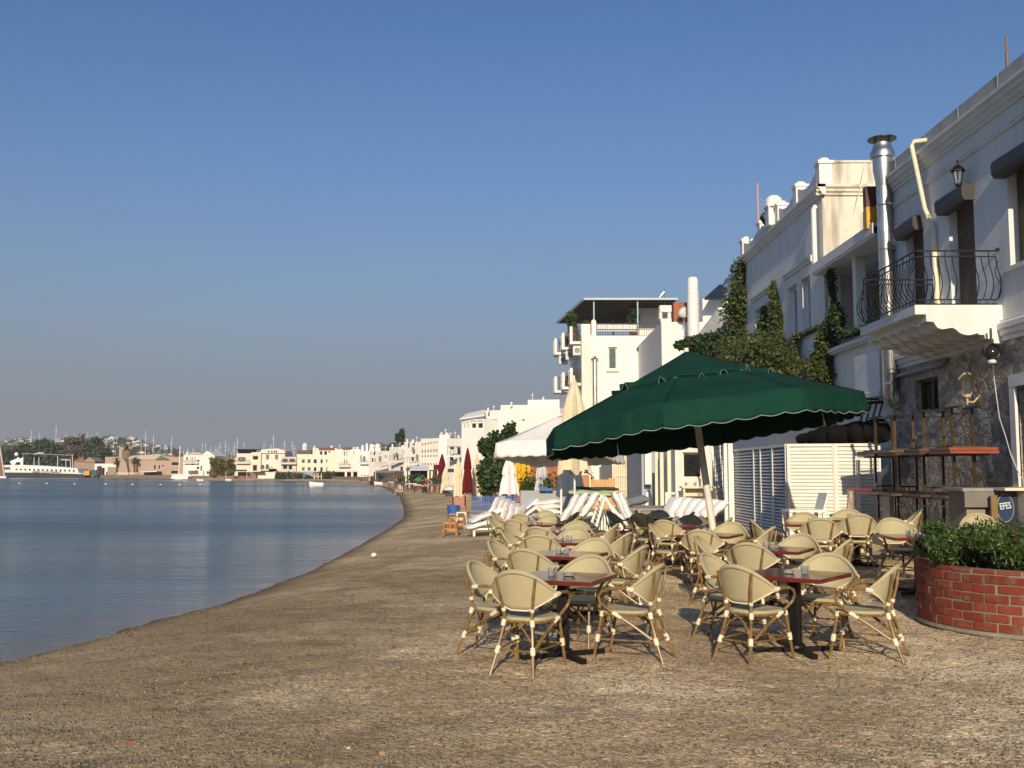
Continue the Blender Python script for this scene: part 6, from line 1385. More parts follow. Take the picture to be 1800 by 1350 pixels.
p = PZ(556, 857, WZ); boat('white rowing boat afloat alone in the bay', (p.x, p.y, WZ - .1), 26 / 1750 * p.y, 1.4, .75, R(180), PLASTIC, PLASTIC)
p = PZ(665, 854.5, -.42); boat('small white boat beached below the pinkish white house', (p.x, p.y, -.4), 15 / 1750 * p.y, 1.3, .55, R(175), PLASTIC, PLASTIC)
p = PZ(659, 851, -.3); boat('dark small boat beached behind the white one', (p.x, p.y, -.3), 15 / 1750 * p.y, 1.3, .7, R(178), WOODD, WOODD)
# table and frames on the beach by the people
t2 = thing('beach_table', 'dark framed low table standing on the distant beach', 'table', (*PZ(738, 864, -.1).xy, 0)); p = PZ(738, 864, -.1); g = gz(p.x, p.y)
m = MB(); m.box(p.x - .55, p.x + .55, p.y - .3, p.y + .3, g + .62, g + .68); m.build('top', WPAINT, t2)
for a in (-.5, .5):
    for b in (-.25, .25): m = MB(); m.box(p.x + a - .04, p.x + a + .04, p.y + b - .04, p.y + b + .04, g, g + .62); m.build('leg', IRON, t2)

# people on the beach
def person(label, base, pose, top, legs, H=1.5, face=0.0):
    t_ = thing('person', label, 'person', base, face); k = H / 1.72
    if pose == 'stand': J = {'p': (0, 0, .92), 'c': (0, .0, 1.28), 'n': (0, 0, 1.48), 'h': (0, .02, 1.62), 'sl': (-.19, 0, 1.42), 'el': (-.25, .02, 1.13), 'wl': (-.22, .12, .90), 'sr': (.19, 0, 1.42), 'er': (.27, -.02, 1.13), 'wr': (.24, .14, .92), 'kl': (-.11, .04, .50), 'al': (-.12, 0, .07), 'tl': (-.13, .16, .03), 'kr': (.11, .10, .50), 'ar': (.13, -.06, .07), 'tr': (.14, .10, .03)}
    else: J = {'p': (0, 0, .48), 'c': (0, -.03, .82), 'n': (0, 0, 1.03), 'h': (0, .05, 1.18), 'sl': (-.19, 0, .97), 'el': (-.25, .12, .74), 'wl': (-.15, .32, .62), 'sr': (.19, 0, .97), 'er': (.25, .12, .74), 'wr': (.15, .32, .62), 'kl': (-.13, .42, .50), 'al': (-.14, .44, .08), 'tl': (-.15, .60, .03), 'kr': (.13, .42, .50), 'ar': (.14, .42, .08), 'tr': (.15, .58, .03)}
    rad = {'p': .15, 'c': .15, 'n': .06, 'h': .10, 'sl': .07, 'el': .045, 'wl': .035, 'sr': .07, 'er': .045, 'wr': .035, 'kl': .07, 'al': .045, 'tl': .04, 'kr': .07, 'ar': .045, 'tr': .04}
    E = [('p', 'c'), ('c', 'n'), ('n', 'h'), ('n', 'sl'), ('sl', 'el'), ('el', 'wl'), ('n', 'sr'), ('sr', 'er'), ('er', 'wr'), ('p', 'kl'), ('kl', 'al'), ('al', 'tl'), ('p', 'kr'), ('kr', 'ar'), ('ar', 'tr')]
    def skin(name, keys, mat, gro=1.0):
        idx = {q: i for i, q in enumerate(keys)}; me = bpy.data.meshes.new(name)
        me.from_pydata([tuple(Vector(J[q]) * k) for q in keys], [(idx[a], idx[b]) for a, b in E if a in idx and b in idx], []); me.materials.append(mat)
        o = bpy.data.objects.new(name, me); COL.objects.link(o); o.parent = t_
        md = o.modifiers.new('skin', 'SKIN'); md.use_smooth_shade = True; sub = o.modifiers.new('sub', 'SUBSURF'); sub.levels = 1; sub.render_levels = 1
        for i, q in enumerate(keys): me.skin_vertices[0].data[i].radius = (rad[q] * gro * k, rad[q] * gro * k); me.skin_vertices[0].data[i].use_root = (i == 0)
        return o
    skin('body', list(J), simple('skin', (.42, .25, .16), .6))
    skin('shirt', ['p', 'c', 'n', 'sl', 'el', 'sr', 'er'], top, 1.14)
    skin('trousers', ['p', 'kl', 'al', 'kr', 'ar'], legs, 1.16)
    m = MB(); hx = wm(t_) @ (Vector(J['h']) * k + Vector((0, -.015, .045))); m.ball(hx, .115 * k, 10, 7, (.95, 1.05, .95)); m.build('hair', simple('dark_hair', (.03, .022, .018), .7), t_, True); return t_
p = PZ(749, 867, -.1); g = gz(p.x, p.y); person('person standing in dark clothes with dark red top on the distant beach', (p.x, p.y, g), 'stand', simple('dark_red_cloth', (.16, .03, .03), .9), simple('dark_cloth', (.025, .025, .03), .9), 1.35, R(30))
p = PZ(743.5, 867, -.1); g = gz(p.x, p.y); person('person standing in black beside the one in dark red', (p.x, p.y, g), 'stand', simple('black_cloth', (.02, .02, .022), .9), simple('dark_cloth', (.025, .025, .03), .9), 1.3, R(-60))
p = PZ(703, 868, -.3); g = gz(p.x, p.y); person('person sitting in pale clothes facing the water', (p.x, p.y, g), 'sit', simple('pale_cloth', (.60, .52, .40), .9), simple('khaki_cloth', (.45, .38, .22), .9), 1.5, R(75))
t2 = thing('beach_chair', 'pale low chair carrying the person at the waterline', 'chair', (p.x, p.y, g)); m = MB(); m.box(p.x - .25, p.x + .25, p.y - .22, p.y + .22, g + .32, g + .36); m.build('seat', CREAMP, t2)
for a in (-.22, .22):
    for b in (-.2, .2): m = MB(); m.box(p.x + a - .025, p.x + a + .025, p.y + b - .025, p.y + b + .025, g - .03, g + .32); m.build('leg', WOODD, t2)
m = MB(); m.box(p.x + .22, p.x + .26, p.y - .22, p.y + .22, g + .36, g + .8); m.build('backrest', CREAMP, t2)
# ------------------------------------------------------------------ far shore across the bay (left)
quay_t = thing('quay', 'low brown stone quay wall running along the far shore', 'quay wall', (*PY(160, 829, 330).xy, WZ))
m = MB(); qp = [(-40, 420), (60, 408), (150, 372), (165, 352), (240, 318), (300, 300), (358, 276), (400, 262), (470, 252), (560, 243), (640, 205)]
fr = [PY(px, 829, Y) for px, Y in qp]
for a, b in zip(fr[:-1], fr[1:]):
    d = Vector((b.y - a.y, -(b.x - a.x), 0)).normalized() * -14; A_, B_ = Vector((a.x, a.y, 0)), Vector((b.x, b.y, 0))
    V = [A_, B_, B_ + d, A_ + d]; V = [v + Vector((0, 0, WZ - .6)) for v in V] + [v + Vector((0, 0, .55)) for v in V]
    m.add(V, [(4, 5, 6, 7), (0, 1, 5, 4), (1, 2, 6, 5), (3, 0, 4, 7)])
m.build('wall', STONEQ, quay_t)
# hillside with white town
hp = [(-60, 784), (0, 772), (60, 772), (100, 772), (160, 768), (205, 766), (225, 767), (250, 773), (280, 781), (310, 790), (340, 796), (400, 800), (480, 803), (560, 806), (640, 800), (660, 784), (690, 782), (720, 786), (770, 790), (860, 800)]
def ridge(px): 
    for (a, ya), (b, yb) in zip(hp[:-1], hp[1:]):
        if a <= px <= b: return ya + (yb - ya) * (px - a) / (b - a)
    return hp[0][1] if px < 0 else hp[-1][1]
nu, nv = 110, 14; m = MB(); Y0, Y1 = 520.0, 900.0
def hill(px, v):
    Y = Y0 + (Y1 - Y0) * v; zr = PY(px, ridge(px) + 6, Y1).z; f = v ** .9; p = PY(px, 829, Y)
    return (p.x, Y, 0.2 + zr * f * (1 + .05 * math.sin(px * .07 + 6 * v)))
for j in range(nv + 1):
    for i in range(nu + 1): m.v.append(hill(-60 + 920 * i / nu, j / nv))
m.f = [(j * (nu + 1) + i, j * (nu + 1) + i + 1, (j + 1) * (nu + 1) + i + 1, (j + 1) * (nu + 1) + i) for j in range(nv) for i in range(nu)]
back = len(m.v)
for i in range(nu + 1): x, y, z = hill(-60 + 920 * i / nu, 1); m.v.append((x * 1.3, y + 400, 0))
m.f += [(nv * (nu + 1) + i, nv * (nu + 1) + i + 1, back + i + 1, back + i) for i in range(nu)]
t_ = NT('scrub_hillside'); hc = t_.ramp(t_.noise(.06, 6), [(.35, (.06, .075, .045)), (.5, (.11, .105, .075)), (.7, (.20, .17, .13))]); HILLM = t_.set(.95, 0, .1, hc)
o = m.build('hillside', HILLM, None, True); o['kind'] = 'structure'
rg = random.Random(21)
HW = [plaster('hill_white', (.82, .76, .72), amt=.1), plaster('hill_white_grey', (.70, .66, .64), amt=.1), plaster('hill_pinkish', (.62, .50, .44), amt=.1)]
def hill_house(px, v, wpx, hpx, idx):
    x, y, z = hill(px, v); k = y / FPX; w_, h_ = wpx * k, hpx * k; t_ = MB()
    t_.box(x - w_ / 2, x + w_ / 2, y, y + w_ * .8, z - 3, z + h_)
    if rg.random() < .5: t_.box(x - w_ * .3, x + w_ * .2, y + w_ * .1, y + w_ * .6, z + h_, z + h_ * 1.35)
    wn = MB(); nwin = max(1, int(wpx / 3.5)); rows = max(1, int(hpx / 4))
    root = thing('hillside_house', 'small white flat-roofed house on the distant hillside', 'house', (x, y, z), 0, 'white houses on the distant hillside')
    t_.build('wall', HW[idx % 3], root)
    for r_ in range(rows):
        for c in range(nwin):
            cx_ = x - w_ / 2 + w_ * (c + .5) / nwin; cz = z + h_ * (r_ + .5) / rows; wn.box(cx_ - .7, cx_ + .7, y - .06, y + .02, cz - .55, cz + .7)
    wn.build('windows', GLASSB, root)
cnt = 0
spots = []
for i in range(900):
    px = rg.uniform(-20, 300) if rg.random() < .85 else rg.uniform(300, 640); v = rg.uniform(.35, 1.0)
    if px > 290 and v > .8: v = rg.uniform(.6, .95)
    if 20 < px < 175 and v < .72: continue
    if all(abs(px - a) > 6 or abs(v - b) > .07 for a, b in spots): spots.append((px, v))
    if len(spots) >= 150: break
for px, v in sorted(spots): hill_house(px, v, rg.uniform(6, 14), rg.uniform(3.2, 5.5), rg.randrange(6)); cnt += 1
m = MB()
def fh(r_):
    px = r_.uniform(-40, 860); v = r_.uniform(.25, 1.0); x, y, z = hill(px, v); return (x, y - 1, z + r_.uniform(0, 2.2))
cl = [fh(rg) for _ in range(260)]
def fh2(r_):
    c = cl[r_.randrange(len(cl))]; return (c[0] + r_.gauss(0, 2.2), c[1] + r_.gauss(0, 2), c[2] + abs(r_.gauss(0, 1.0)))
m.leaves(fh2, 9000, 1.5, rg, .8); props(m.build('hillside_scrub', LEAF_FAR), 'dark scrub and distant trees scattered between the hillside houses', 'scrub', None, 'stuff')

# dark trees behind the yacht
for k, (px, yt, rpx, Y, mat, lb) in enumerate(((15, 785, 26, 420, LEAF_FAR, 'dark green tree at far left behind the yacht bridge'), (45, 780, 22, 425, LEAF_FAR, 'dark green tree left of the domed umbrella pine'), (83, 773, 30, 415, LEAF_FAR, 'bright green domed pine behind the yacht'), (115, 775, 20, 425, LEAF_OLIVE, 'brownish tree right of the green domed pine'),
        (137, 767, 24, 430, LEAF_OLIVE, 'tall brownish tree behind the stone shed'), (163, 771, 20, 432, LEAF_FAR, 'tall dark green tree right of the brownish trees'), (178, 786, 18, 418, LEAF_FAR, 'dark green tree above the white low wall'), (130, 788, 24, 408, LEAF_OLIVE, 'grey green tree in front of the tall brownish tree'), (60, 795, 26, 405, LEAF_FAR, 'low dark green tree behind the yacht deck'), (100, 798, 26, 403, LEAF_FAR, 'low dark bush tree behind the yacht stern'), (160, 800, 18, 405, LEAF_FAR, 'low dark tree between stone shed and white wall'))):
    p = PY(px, 829, Y); h_ = PY(px, yt, Y).z; tree('broad_tree', lb, p.x, Y, 0, h_, rpx * Y / FPX * 1.05, 1, 1500, mat, 1.5, 100 + k, .35, crown0=.30)
# the big catamaran
YS = 355.0
def at(px, py, Y=355.0): return PY(px, py, Y)
t = thing('catamaran', 'large white passenger catamaran with dark hull band moored at left edge', 'boat', (at(70, 838).x, YS, WZ))
m = MB(); prof = [(-40, 839.5), (-40, 830), (60, 831.0), (147, 833.6), (150, 836), (148, 839.5)]; m.prism([(at(a, b).x, at(a, b).z) for a, b in prof], YS, YS + 9, 'y'); m.build('lower_hull', simple('navy_hull', (.03, .028, .035), .4), t)
m = MB(); prof = [(-40, 830), (-40, 824.5), (20, 826), (60, 828), (100, 829.6), (138, 830.6), (147, 833.4), (60, 830.9)]; m.prism([(at(a, b).x, at(a, b).z) for a, b in prof], YS - .25, YS + 9.2, 'y'); m.build('upper_hull', PLASTIC, t)
m = MB(); prof = [(-40, 826.5), (-40, 818), (35, 817.2), (70, 818.6), (110, 821.2), (136, 823.4), (138, 830.3), (60, 828), (20, 826.4)]; m.prism([(at(a, b).x, at(a, b).z) for a, b in prof], YS + .05, YS + 8.6, 'y'); cab = m.build('cabin', PLASTIC, t)
for k in range(14):
    px = 29 + 7.75 * k; p = at(px, 825.3 + .17 * k); m = MB(); m.lathe([(.36, 0), (.36, .08)], (0, 0, 0), 12); m.v = [(p.x + a, YS + .02 - c, p.z + b) for a, b, c in m.v]; m.build('porthole', GLASSD, cab)
m = MB(); a, b = at(-12, 827), at(18, 821); m.box(a.x, b.x, YS - .06, YS + .05, a.z, b.z); m.build('bridge_window', GLASSB, cab)
text('MARINE CLUB CATAMARAN', .78, (at(82.5, 830).x, YS - .30, at(82, 831.1).z), (R(90), R(.9), 0), simple('dark_letters', (.03, .03, .035), .5), 'lettering', t, .01)
m = MB(); m.prism([(at(a, b).x, at(a, b).z) for a, b in ((12, 811), (24, 806), (27, 803), (30, 806.5), (36, 803), (35, 817.2), (31, 817.2), (31, 812), (24, 812), (20, 817.2), (16, 817.2))], YS + 2, YS + 2.6, 'y'); m.build('radar_arch', PLASTIC, t)
m = MB(); m.ball(at(29, 798.5, YS + 2.3), .72, 12, 8); m.build('radar_dome', PLASTIC, t, True)
m = MB()
for px, y0, y1 in ((60, 817.5, 804), (68.5, 818, 804), (101.5, 820.5, 801.5), (116, 821.8, 808), (124, 822.6, 808), (127.5, 823, 798)): m.bar(at(px, y0, YS + 3), at(px, y1, YS + 3), .2, .2)
m.bar(at(37, 797.2, YS + 3), at(127.5, 800, YS + 3), .09, .09); m.bar(at(108, 808, YS + 3), at(124, 808.5, YS + 3), .9, .3); m.bar(at(62, 798, YS + 3), at(78, 798.3, YS + 3), 1.2, .4); m.lathe([(1.6, 0), (1.0, .5), (.2, .7)], at(71, 798, YS + 3), 12); m.build('deck_frame', simple('deck_grey_white', (.62, .60, .56), .5), t)
# small red-white boat at the left edge and the mast in front
p = PZ(2, 841.0, WZ); m = MB()
t = thing('sailing_boat', 'small sailing boat cut by the left photo edge before the catamaran', 'boat', (p.x, p.y, WZ)); m.prism([(at(-14, 841, 330).x, WZ), (at(9, 841, 330).x, WZ), (at(12, 837.5, 330).x, PY(12, 837.5, 330).z), (at(-14, 836.5, 330).x, PY(-14, 836.5, 330).z)], 330, 332, 'y'); m.build('hull', PLASTIC, t)
m = MB(); m.bar(PY(8, 837, 331), PY(-1, 780, 331), .35, .35); m.build('mast', simple('grey_mast', (.55, .54, .52), .5), t)
m = MB(); m.add([PY(-20, 795, 331.2), PY(1, 795, 331.2), PY(7, 836, 331.2), PY(-20, 836, 331.2), PY(-20, 795, 331.4), PY(1, 795, 331.4), PY(7, 836, 331.4), PY(-20, 836, 331.4)], [(0, 3, 2, 1), (4, 5, 6, 7), (1, 2, 6, 5)]); m.build('sail', simple('brown_sail', (.24, .12, .08), .9), t)
# far shore houses
FS = []
def fh_(name, label, px0, px1, yt, Y, mat, wins=(), D=9, Yb=None, **kw): return pxhouse(name, label, px0, Y, px1, Yb or Y, yt, D, mat, wins, mull=kw.pop('mull', 0), fw=.08, depth=.15, **kw)
BR = plaster('stone_brown', (.36, .27, .19), amt=.4); BR2 = plaster('stone_pink', (.46, .33, .25), amt=.4)
t, A, u, n = fh_('stone_shed', 'brown stone shed with gabled reddish roof right of the catamaran', 129, 166, 810, 372, BR, D=10)
for nm, mt, q in (('roof', REDTILE, ((128, 810), (147, 803), (147, 811.5))), ('gable', BR, ((145, 812), (157, 803.5), (167, 810.5), (167, 812)))):
    m = MB(); m.prism([(PY(a, b, 371.5).x, PY(a, b, 371.5).z) for a, b in q], 371.5, 380, 'y'); m.build(nm, mt, t)
fh_('low_white_wall', 'long low white building left of the ruined wall', 166, 204, 815, 352, WHITE_CLEAN, D=5)
fh_('ruined_wall', 'pinkish ruined wall block behind the low white building', 184, 216, 803, 360, BR2, D=5)
fh_('stone_hut', 'brown stone hut with flat top at the quay', 189, 210, 821, 345, BR, D=5)
fh_('stone_tower', 'slim old stone tower behind the palm', 208, 230, 786, 365, BR2, D=4)
m = MB(); m.prism([(PY(a, b, 338).x, PY(a, b, 338).z) for a, b in ((207, 836), (211, 812), (216, 806), (222, 814), (226, 836))], 338, 342, 'y'); solo(m, 'ruined_gable', BR2, 'pointed pinkish ruin below the tall palm', 'ruin')
t, A, u, n = fh_('long_stone_house', 'long brown stone house with green gable beside the palms', 226, 298, 803, 340, BR2, [(270, 817, 274, 826), (278, 817, 281.5, 825), (284, 817, 288, 821), (252, 829, 276, 838)], D=9)
m = MB(); m.prism([(PY(a, b, 339.6).x, PY(a, b, 339.6).z) for a, b in ((226, 804), (232, 801), (280, 798), (300, 806), (298, 808), (226, 808))], 339.6, 349, 'y'); m.build('roof', simple('pale_tile', (.50, .42, .33), .8), t)
m = MB(); m.prism([(PY(a, b, 339.4).x, PY(a, b, 339.4).z) for a, b in ((272, 808), (283, 800.5), (299, 808))], 339.4, 339.7, 'y'); m.build('green_gable', simple('green_gable', (.10, .16, .07), .8), t)
m = MB(); m.prism([(PY(a, b, 337).x, PY(a, b, 337).z) for a, b in ((250, 829), (279, 828), (279, 829.2), (250, 830.2))], 335, 339.5, 'y'); m.build('porch_roof', PLASTIC, t)
fh_('pink_house', 'pinkish two storey house with wide dark window', 298, 323, 803, 325, PINKW, [(301, 812, 314, 818.5), (300, 827, 313, 833)], D=8)
t, A, u, n = fh_('gabled_house', 'white house with low pitched roof and green-shaded windows on the far quay', 322, 353, 799, 285, WHITE_CLEAN, [(327, 803, 330.5, 809), (334, 802, 335.5, 810), (337, 802, 338.7, 810), (341.5, 802, 343.5, 810), (346, 808, 351, 811.5), (345, 820, 350.5, 825), (336, 813, 341, 818)], D=12)
m = MB(); m.prism([(PY(a, b, 284.8).x, PY(a, b, 284.8).z) for a, b in ((321, 799.5), (340, 794.5), (354, 796), (354, 799.5))], 284.8, 296, 'y'); m.build('pitched_roof', simple('pale_tile', (.50, .42, .33), .8), t)
t, A, u, n = fh_('gabled_house', 'white gable-ended house right of the low pitched one on the far quay', 352, 377, 801, 280, WHITE_CLEAN, [(370, 803, 374, 808), (358.5, 808, 360.3, 810), (363, 828, 367, 834)], D=12)
m = MB(); m.prism([(PY(a, b, 279.8).x, PY(a, b, 279.8).z) for a, b in ((351.5, 801.2), (364.5, 792.5), (378, 801.2))], 279.8, 292, 'y'); m.build('gable', WHITE_CLEAN, t)
m = MB(); xq = [PY(q, 829, 284).x for q in (304, 346)]; zq = PY(320, 826.5, 284).z; m.box(xq[0] + 4, xq[1], 282.2, 284.8, zq - .12, zq); m.build('balcony', WHITE_CLEAN, t)
for k, (px, yt, r_) in enumerate(((381, 808, 13), (405, 810, 9), (393, 818, 7))):
    p = PY(px, 829, 268); tree('autumn_tree', ('large olive orange tree between the gabled house and the pink house', 'smaller olive yellow tree left of the pale pink house', 'low orange tree between the two olive trees')[k], p.x, 268, .3, PY(px, yt, 268).z, r_ * 268 / FPX, 1, 1300, LEAF_AUT, .8, 130 + k, .2, crown0=.2)
fh_('low_house', 'low cream house behind the olive orange trees', 374, 416, 805, 292, plaster('cream_pale', (.66, .58, .46), amt=.2), D=8)
t, A, u, n = fh_('pale_pink_house', 'pale pink house with dark roof shade on top', 415, 443, 797, 262, plaster('pale_pink', (.76, .68, .60), amt=.12), [(418, 803.5, 423.5, 811), (426, 803.5, 432, 811)], D=10, pane=GLASSB)
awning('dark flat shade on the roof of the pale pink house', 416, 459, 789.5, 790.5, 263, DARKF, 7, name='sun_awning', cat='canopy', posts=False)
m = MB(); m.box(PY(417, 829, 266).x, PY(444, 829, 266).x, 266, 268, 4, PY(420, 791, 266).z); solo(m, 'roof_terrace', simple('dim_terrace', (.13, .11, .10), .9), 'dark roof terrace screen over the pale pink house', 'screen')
fh_('cream_house', 'cream house with one square dark window beside the pale pink one', 441, 458, 795, 261, CREAMW, [(444, 801, 454, 808.5), (444, 817, 452, 828)], D=10)
t, A, u, n = fh_('wide_cream_house', 'wide cream house with arched attic on the far shore', 456, 500, 796, 262, plaster('wide_cream', (.78, .73, .64), amt=.2), [(467, 816, 472.5, 825), (458, 817, 464.5, 825)], D=10)
m = MB(); m.prism([(PY(a, b, 261.5).x, PY(a, b, 261.5).z) for a, b in ((457, 796.5), (459, 790.5), (474, 788.8), (488, 788.5), (501, 792), (501, 796.5))], 261.5, 270, 'y'); at_ = m.build('attic', plaster('wide_cream', (0, 0, 0)), t)
m = MB()
for px in (471.5, 477, 481.5, 485): m.box(PY(px - 1, 829, 261.4).x, PY(px + 1, 829, 261.4).x, 261.42, 261.52, PY(0, 795.5, 261).z, PY(0, 792, 261).z)
m.build('attic_windows', GLASSD, at_)
fh_('verandah_house', 'two storey house with shaded verandahs left of the yellow house', 494, 522, 803, 256, plaster('dusty_cream', (.66, .58, .48), amt=.3), [(496, 806, 506, 813), (508, 806, 519, 813), (486 + 11, 817, 505, 825), (507, 818, 514, 826)], D=8)
fh_('yellow_house', 'pale yellow house with dark roof terrace', 521, 550, 798.5, 256, plaster('pale_yellow', (.80, .75, .58), amt=.12), [(530, 807, 536, 814.5), (540, 807, 546.5, 814.5), (530, 821, 536, 828), (540, 821, 546.5, 828)], D=10, pane=GLASSB)
m = MB(); m.box(PY(524, 829, 258).x, PY(548, 829, 258).x, 257, 259, PY(0, 798.4, 258).z, PY(0, 791.5, 258).z); solo(m, 'roof_terrace', simple('dim_terrace', (.13, .11, .10), .9), 'dark roof terrace screen on the pale yellow house', 'screen')
m = MB(); p = PY(535, 829, 300); m.lathe([(.9, 4), (.8, PY(0, 786, 300).z), (.9, PY(0, 785, 300).z), (.75, PY(0, 784, 300).z), (.6, PY(0, 780, 300).z), (.05, PY(0, 778, 300).z)], (p.x, 300, 0), 14); solo(m, 'round_turret', WARM, 'round cream turret rising behind the pale yellow house', 'tower', None, None, True)
t, A, u, n = fh_('white_block', 'white three storey block with red tiled roof strip', 549, 592, 788, 250, plaster('block_white', (.80, .74, .62), amt=.12), [(562, 792.5, 567, 800), (569.5, 792.5, 575, 800), (577, 792, 580.5, 796.5), (551, 807, 557, 815), (563, 807, 567.5, 815), (573, 807, 575.8, 814), (551, 821, 556.5, 829), (562.5, 821, 567.5, 829), (573, 821, 575.8, 828)], D=12)
m = MB(); m.prism([(PY(a, b, 249.6).x, PY(a, b, 249.6).z) for a, b in ((560, 790.5), (560, 786.8), (578, 786.3), (587, 787), (588, 790.5))], 249.6, 256, 'y'); m.build('red_roof', simple('dark_red_tile', (.24, .07, .05), .8), t)
t, A, u, n = fh_('white_block', 'white block with tall slit windows right of the red roofed one', 592, 633, 789.5, 246, plaster('block_white2', (.80, .75, .68), amt=.12), [(604, 792.5, 606.5, 802), (608.5, 792.5, 610.8, 802), (621, 792.5, 623.3, 799), (604, 807, 606.5, 816), (608.5, 807, 610.8, 816)], D=12)
m = MB(); m.prism([(PY(a, b, 245.6).x, PY(a, b, 245.6).z) for a, b in ((602, 789.8), (603, 786.5), (612, 786), (616, 789.8))], 245.6, 250, 'y'); m.build('red_roof', simple('dark_red_tile', (.24, .07, .05), .8), t)
fh_('white_block', 'white block topped by water tanks at the bend of the bay', 631, 652, 792.5, 238, WHITE_CLEAN, [(633, 800, 636, 812)], D=12)
for k, (px, py, r_) in enumerate(((637.5, 784.5, .28), (645, 781, .25), (654, 785, .55), (664, 785, .6))):
    p = PY(px, py, 240); m = MB(); m.ball(p, r_ * 1.25, 10, 7); m.box(p.x - r_, p.x + r_, p.y - r_, p.y + r_, p.z - 2.0, p.z - r_ * .8); solo(m, 'rooftop_tank', PLASTIC, '%s white rooftop tank from the left at the bend of the bay' % ORD[k], 'water tank', 'rooftop water tanks', None, True)
def far_balcony(px0, px1, py, Y, lb):
    a, b = PY(px0, py, Y), PY(px1, py, Y); t_ = thing('balcony', lb, 'balcony', (a.x, Y, a.z)); m = MB(); m.box(a.x, b.x, Y - 1.1, Y - .02, a.z - .15, a.z); m.build('slab', WHITE_CLEAN, t_)
    m = MB(); n_ = int((b.x - a.x) / .3)
    for k in range(n_ + 1): m.box(a.x + (b.x - a.x) * k / n_ - .03, a.x + (b.x - a.x) * k / n_ + .03, Y - 1.08, Y - 1.02, a.z, a.z + .9)
    m.box(a.x, b.x, Y - 1.1, Y - 1.0, a.z + .9, a.z + .98); m.build('railing', simple('grey_rail', (.22, .22, .22), .6), t_)
for q in ((416, 440, 814, 262, 'balcony across the pale pink house on the far shore'), (459, 480, 826, 262, 'low balcony on the wide cream house'), (494, 521, 815, 256, 'dark railed balcony of the verandah house'), (596, 616, 820, 246, 'balcony on the slit window block'), (324, 350, 814, 285, 'upper balcony of the low pitched white house'), (633, 650, 815, 238, 'small balcony on the block topped by water tanks'), (662, 682, 822, 187, 'balcony on the pinkish white bay house'), (685, 709, 811, 172.5, 'balcony under the tall window pair on the bay'), (713, 736, 815, 158, 'balcony on the blank cream bay house'), (787, 811, 801, 106.3, 'balcony on the narrow white house beside the bay window house')): far_balcony(*q)
for k, (px, py, Y) in enumerate(((425, 807, 261.8), (470, 803, 261.8), (486, 803, 261.8), (640, 806, 237.8), (668, 806, 188), (726, 790, 158), (733, 803, 158))):
    a, b = PY(px - 2.2, py - 4, Y), PY(px + 2.2, py + 4, Y); t_ = thing('window_shutters', '%s shuttered window from the left among the far cream house fronts' % (ORD + ['seventh'])[k], 'window', (a.x, Y, b.z), 0, 'shuttered windows on the far houses'); m = MB(); m.box(a.x, b.x, Y - .08, Y - .02, b.z, a.z); m.build('shutter', simple('grey_shutter', (.16, .17, .17), .7), t_)
# waterfront restaurants of the far shore
t2 = awning('dark green awning on posts by the far quay trees', 397, 434, 825.5, 828, 250, simple('dull_green', (.07, .09, .07), .9), 5)
m = MB(); m.box(PY(420, 829, 254).x, PY(452, 829, 254).x, 253, 256, -.4, PY(0, 829.5, 254).z); solo(m, 'restaurant_front', simple('dusky_front', (.22, .12, .11), .9, 0, .5, .6), 'dusky reddish restaurant front below the pale pink house', 'restaurant')
m = MB(); m.box(PY(453, 829, 248).x, PY(484, 829, 248).x, 248, 252, -.4, PY(0, 832, 248).z); solo(m, 'white_waterfront_hut', WARM, 'low white hut at the water below the wide cream house', 'hut')
awning('brown awning above the low white waterfront hut', 445, 466, 829, 832.5, 247, simple('brown_canvas', (.10, .08, .07), .9), 2, posts=False)
awning('dark awning left of the dark green plants on the far shore', 472, 486, 824, 828.5, 247, DARKF, 2, posts=False)
for k, (a, b, pt, pb, mt, lb) in enumerate(((505, 520, 829, 834.5, simple('mauve_canvas', (.34, .33, .38), .9), 'leftmost mauve grey awning of the waterfront restaurant'), (517, 536, 829, 835.5, simple('mauve_canvas2', (.40, .40, .46), .9), 'middle mauve grey awning of the waterfront restaurant'), (533, 551, 828.5, 837, simple('lilac_canvas', (.55, .55, .62), .9), 'rightmost pale lilac awning of the waterfront restaurant'))):
    awning(lb, a, b, pt, pb, 236, mt, 5)
m = MB(); m.box(PY(484, 829, 243).x, PY(560, 829, 243).x, 243, 245, -.6, PY(0, 829.5, 243).z); solo(m, 'restaurant_front', simple('dark_front', (.06, .05, .045), .9, 0, .5, .5), 'dark restaurant front under the mauve awnings', 'restaurant')
m = MB(); m.box(PY(558, 829, 240).x, PY(630, 829, 240).x, 240, 242, -.6, PY(0, 829.5, 240).z); solo(m, 'restaurant_front', simple('warm_dark_front', (.16, .09, .075), .9, 0, .6, .5), 'reddish brown restaurant front below the white blocks', 'restaurant')
awning('long cream roof edge over the reddish brown restaurant front', 556, 640, 827.8, 828.6, 236, CREAMP, 5)
for k, (px, h_, r_) in enumerate(((489, 2.0, 5), (497, 1.6, 5), (508, 1.7, 5), (517, 1.7, 5), (526, 1.7, 5), (541, 1.5, 5), (563, 1.9, 6), (575, 1.9, 6), (586, 1.8, 6))):
    p = PY(px, 829, 231); shrub(p.x, 231, -.45, r_ * 231 / FPX, .8, h_ * .9, 260, '%s dark plant from the left along the far waterfront terrace' % (ORD + ['seventh', 'eighth', 'ninth'])[k], LEAF_FAR if k % 3 else LEAF_OLIVE, .6, 'hedge_plant', 150 + k, 1, 0, 'dark plants along the waterfront terrace')
m = MB(); m.box(PY(597, 829, 226).x, PY(639, 829, 226).x, 226, 232, -.7, PY(0, 845, 226).z); m.box(PY(585, 829, 227).x, PY(600, 829, 227).x, 227, 230, -.7, PY(0, 845.5, 226).z - .5); solo(m, 'white_quay_wall', WARM, 'low white terrace wall at the water below the white blocks', 'wall')
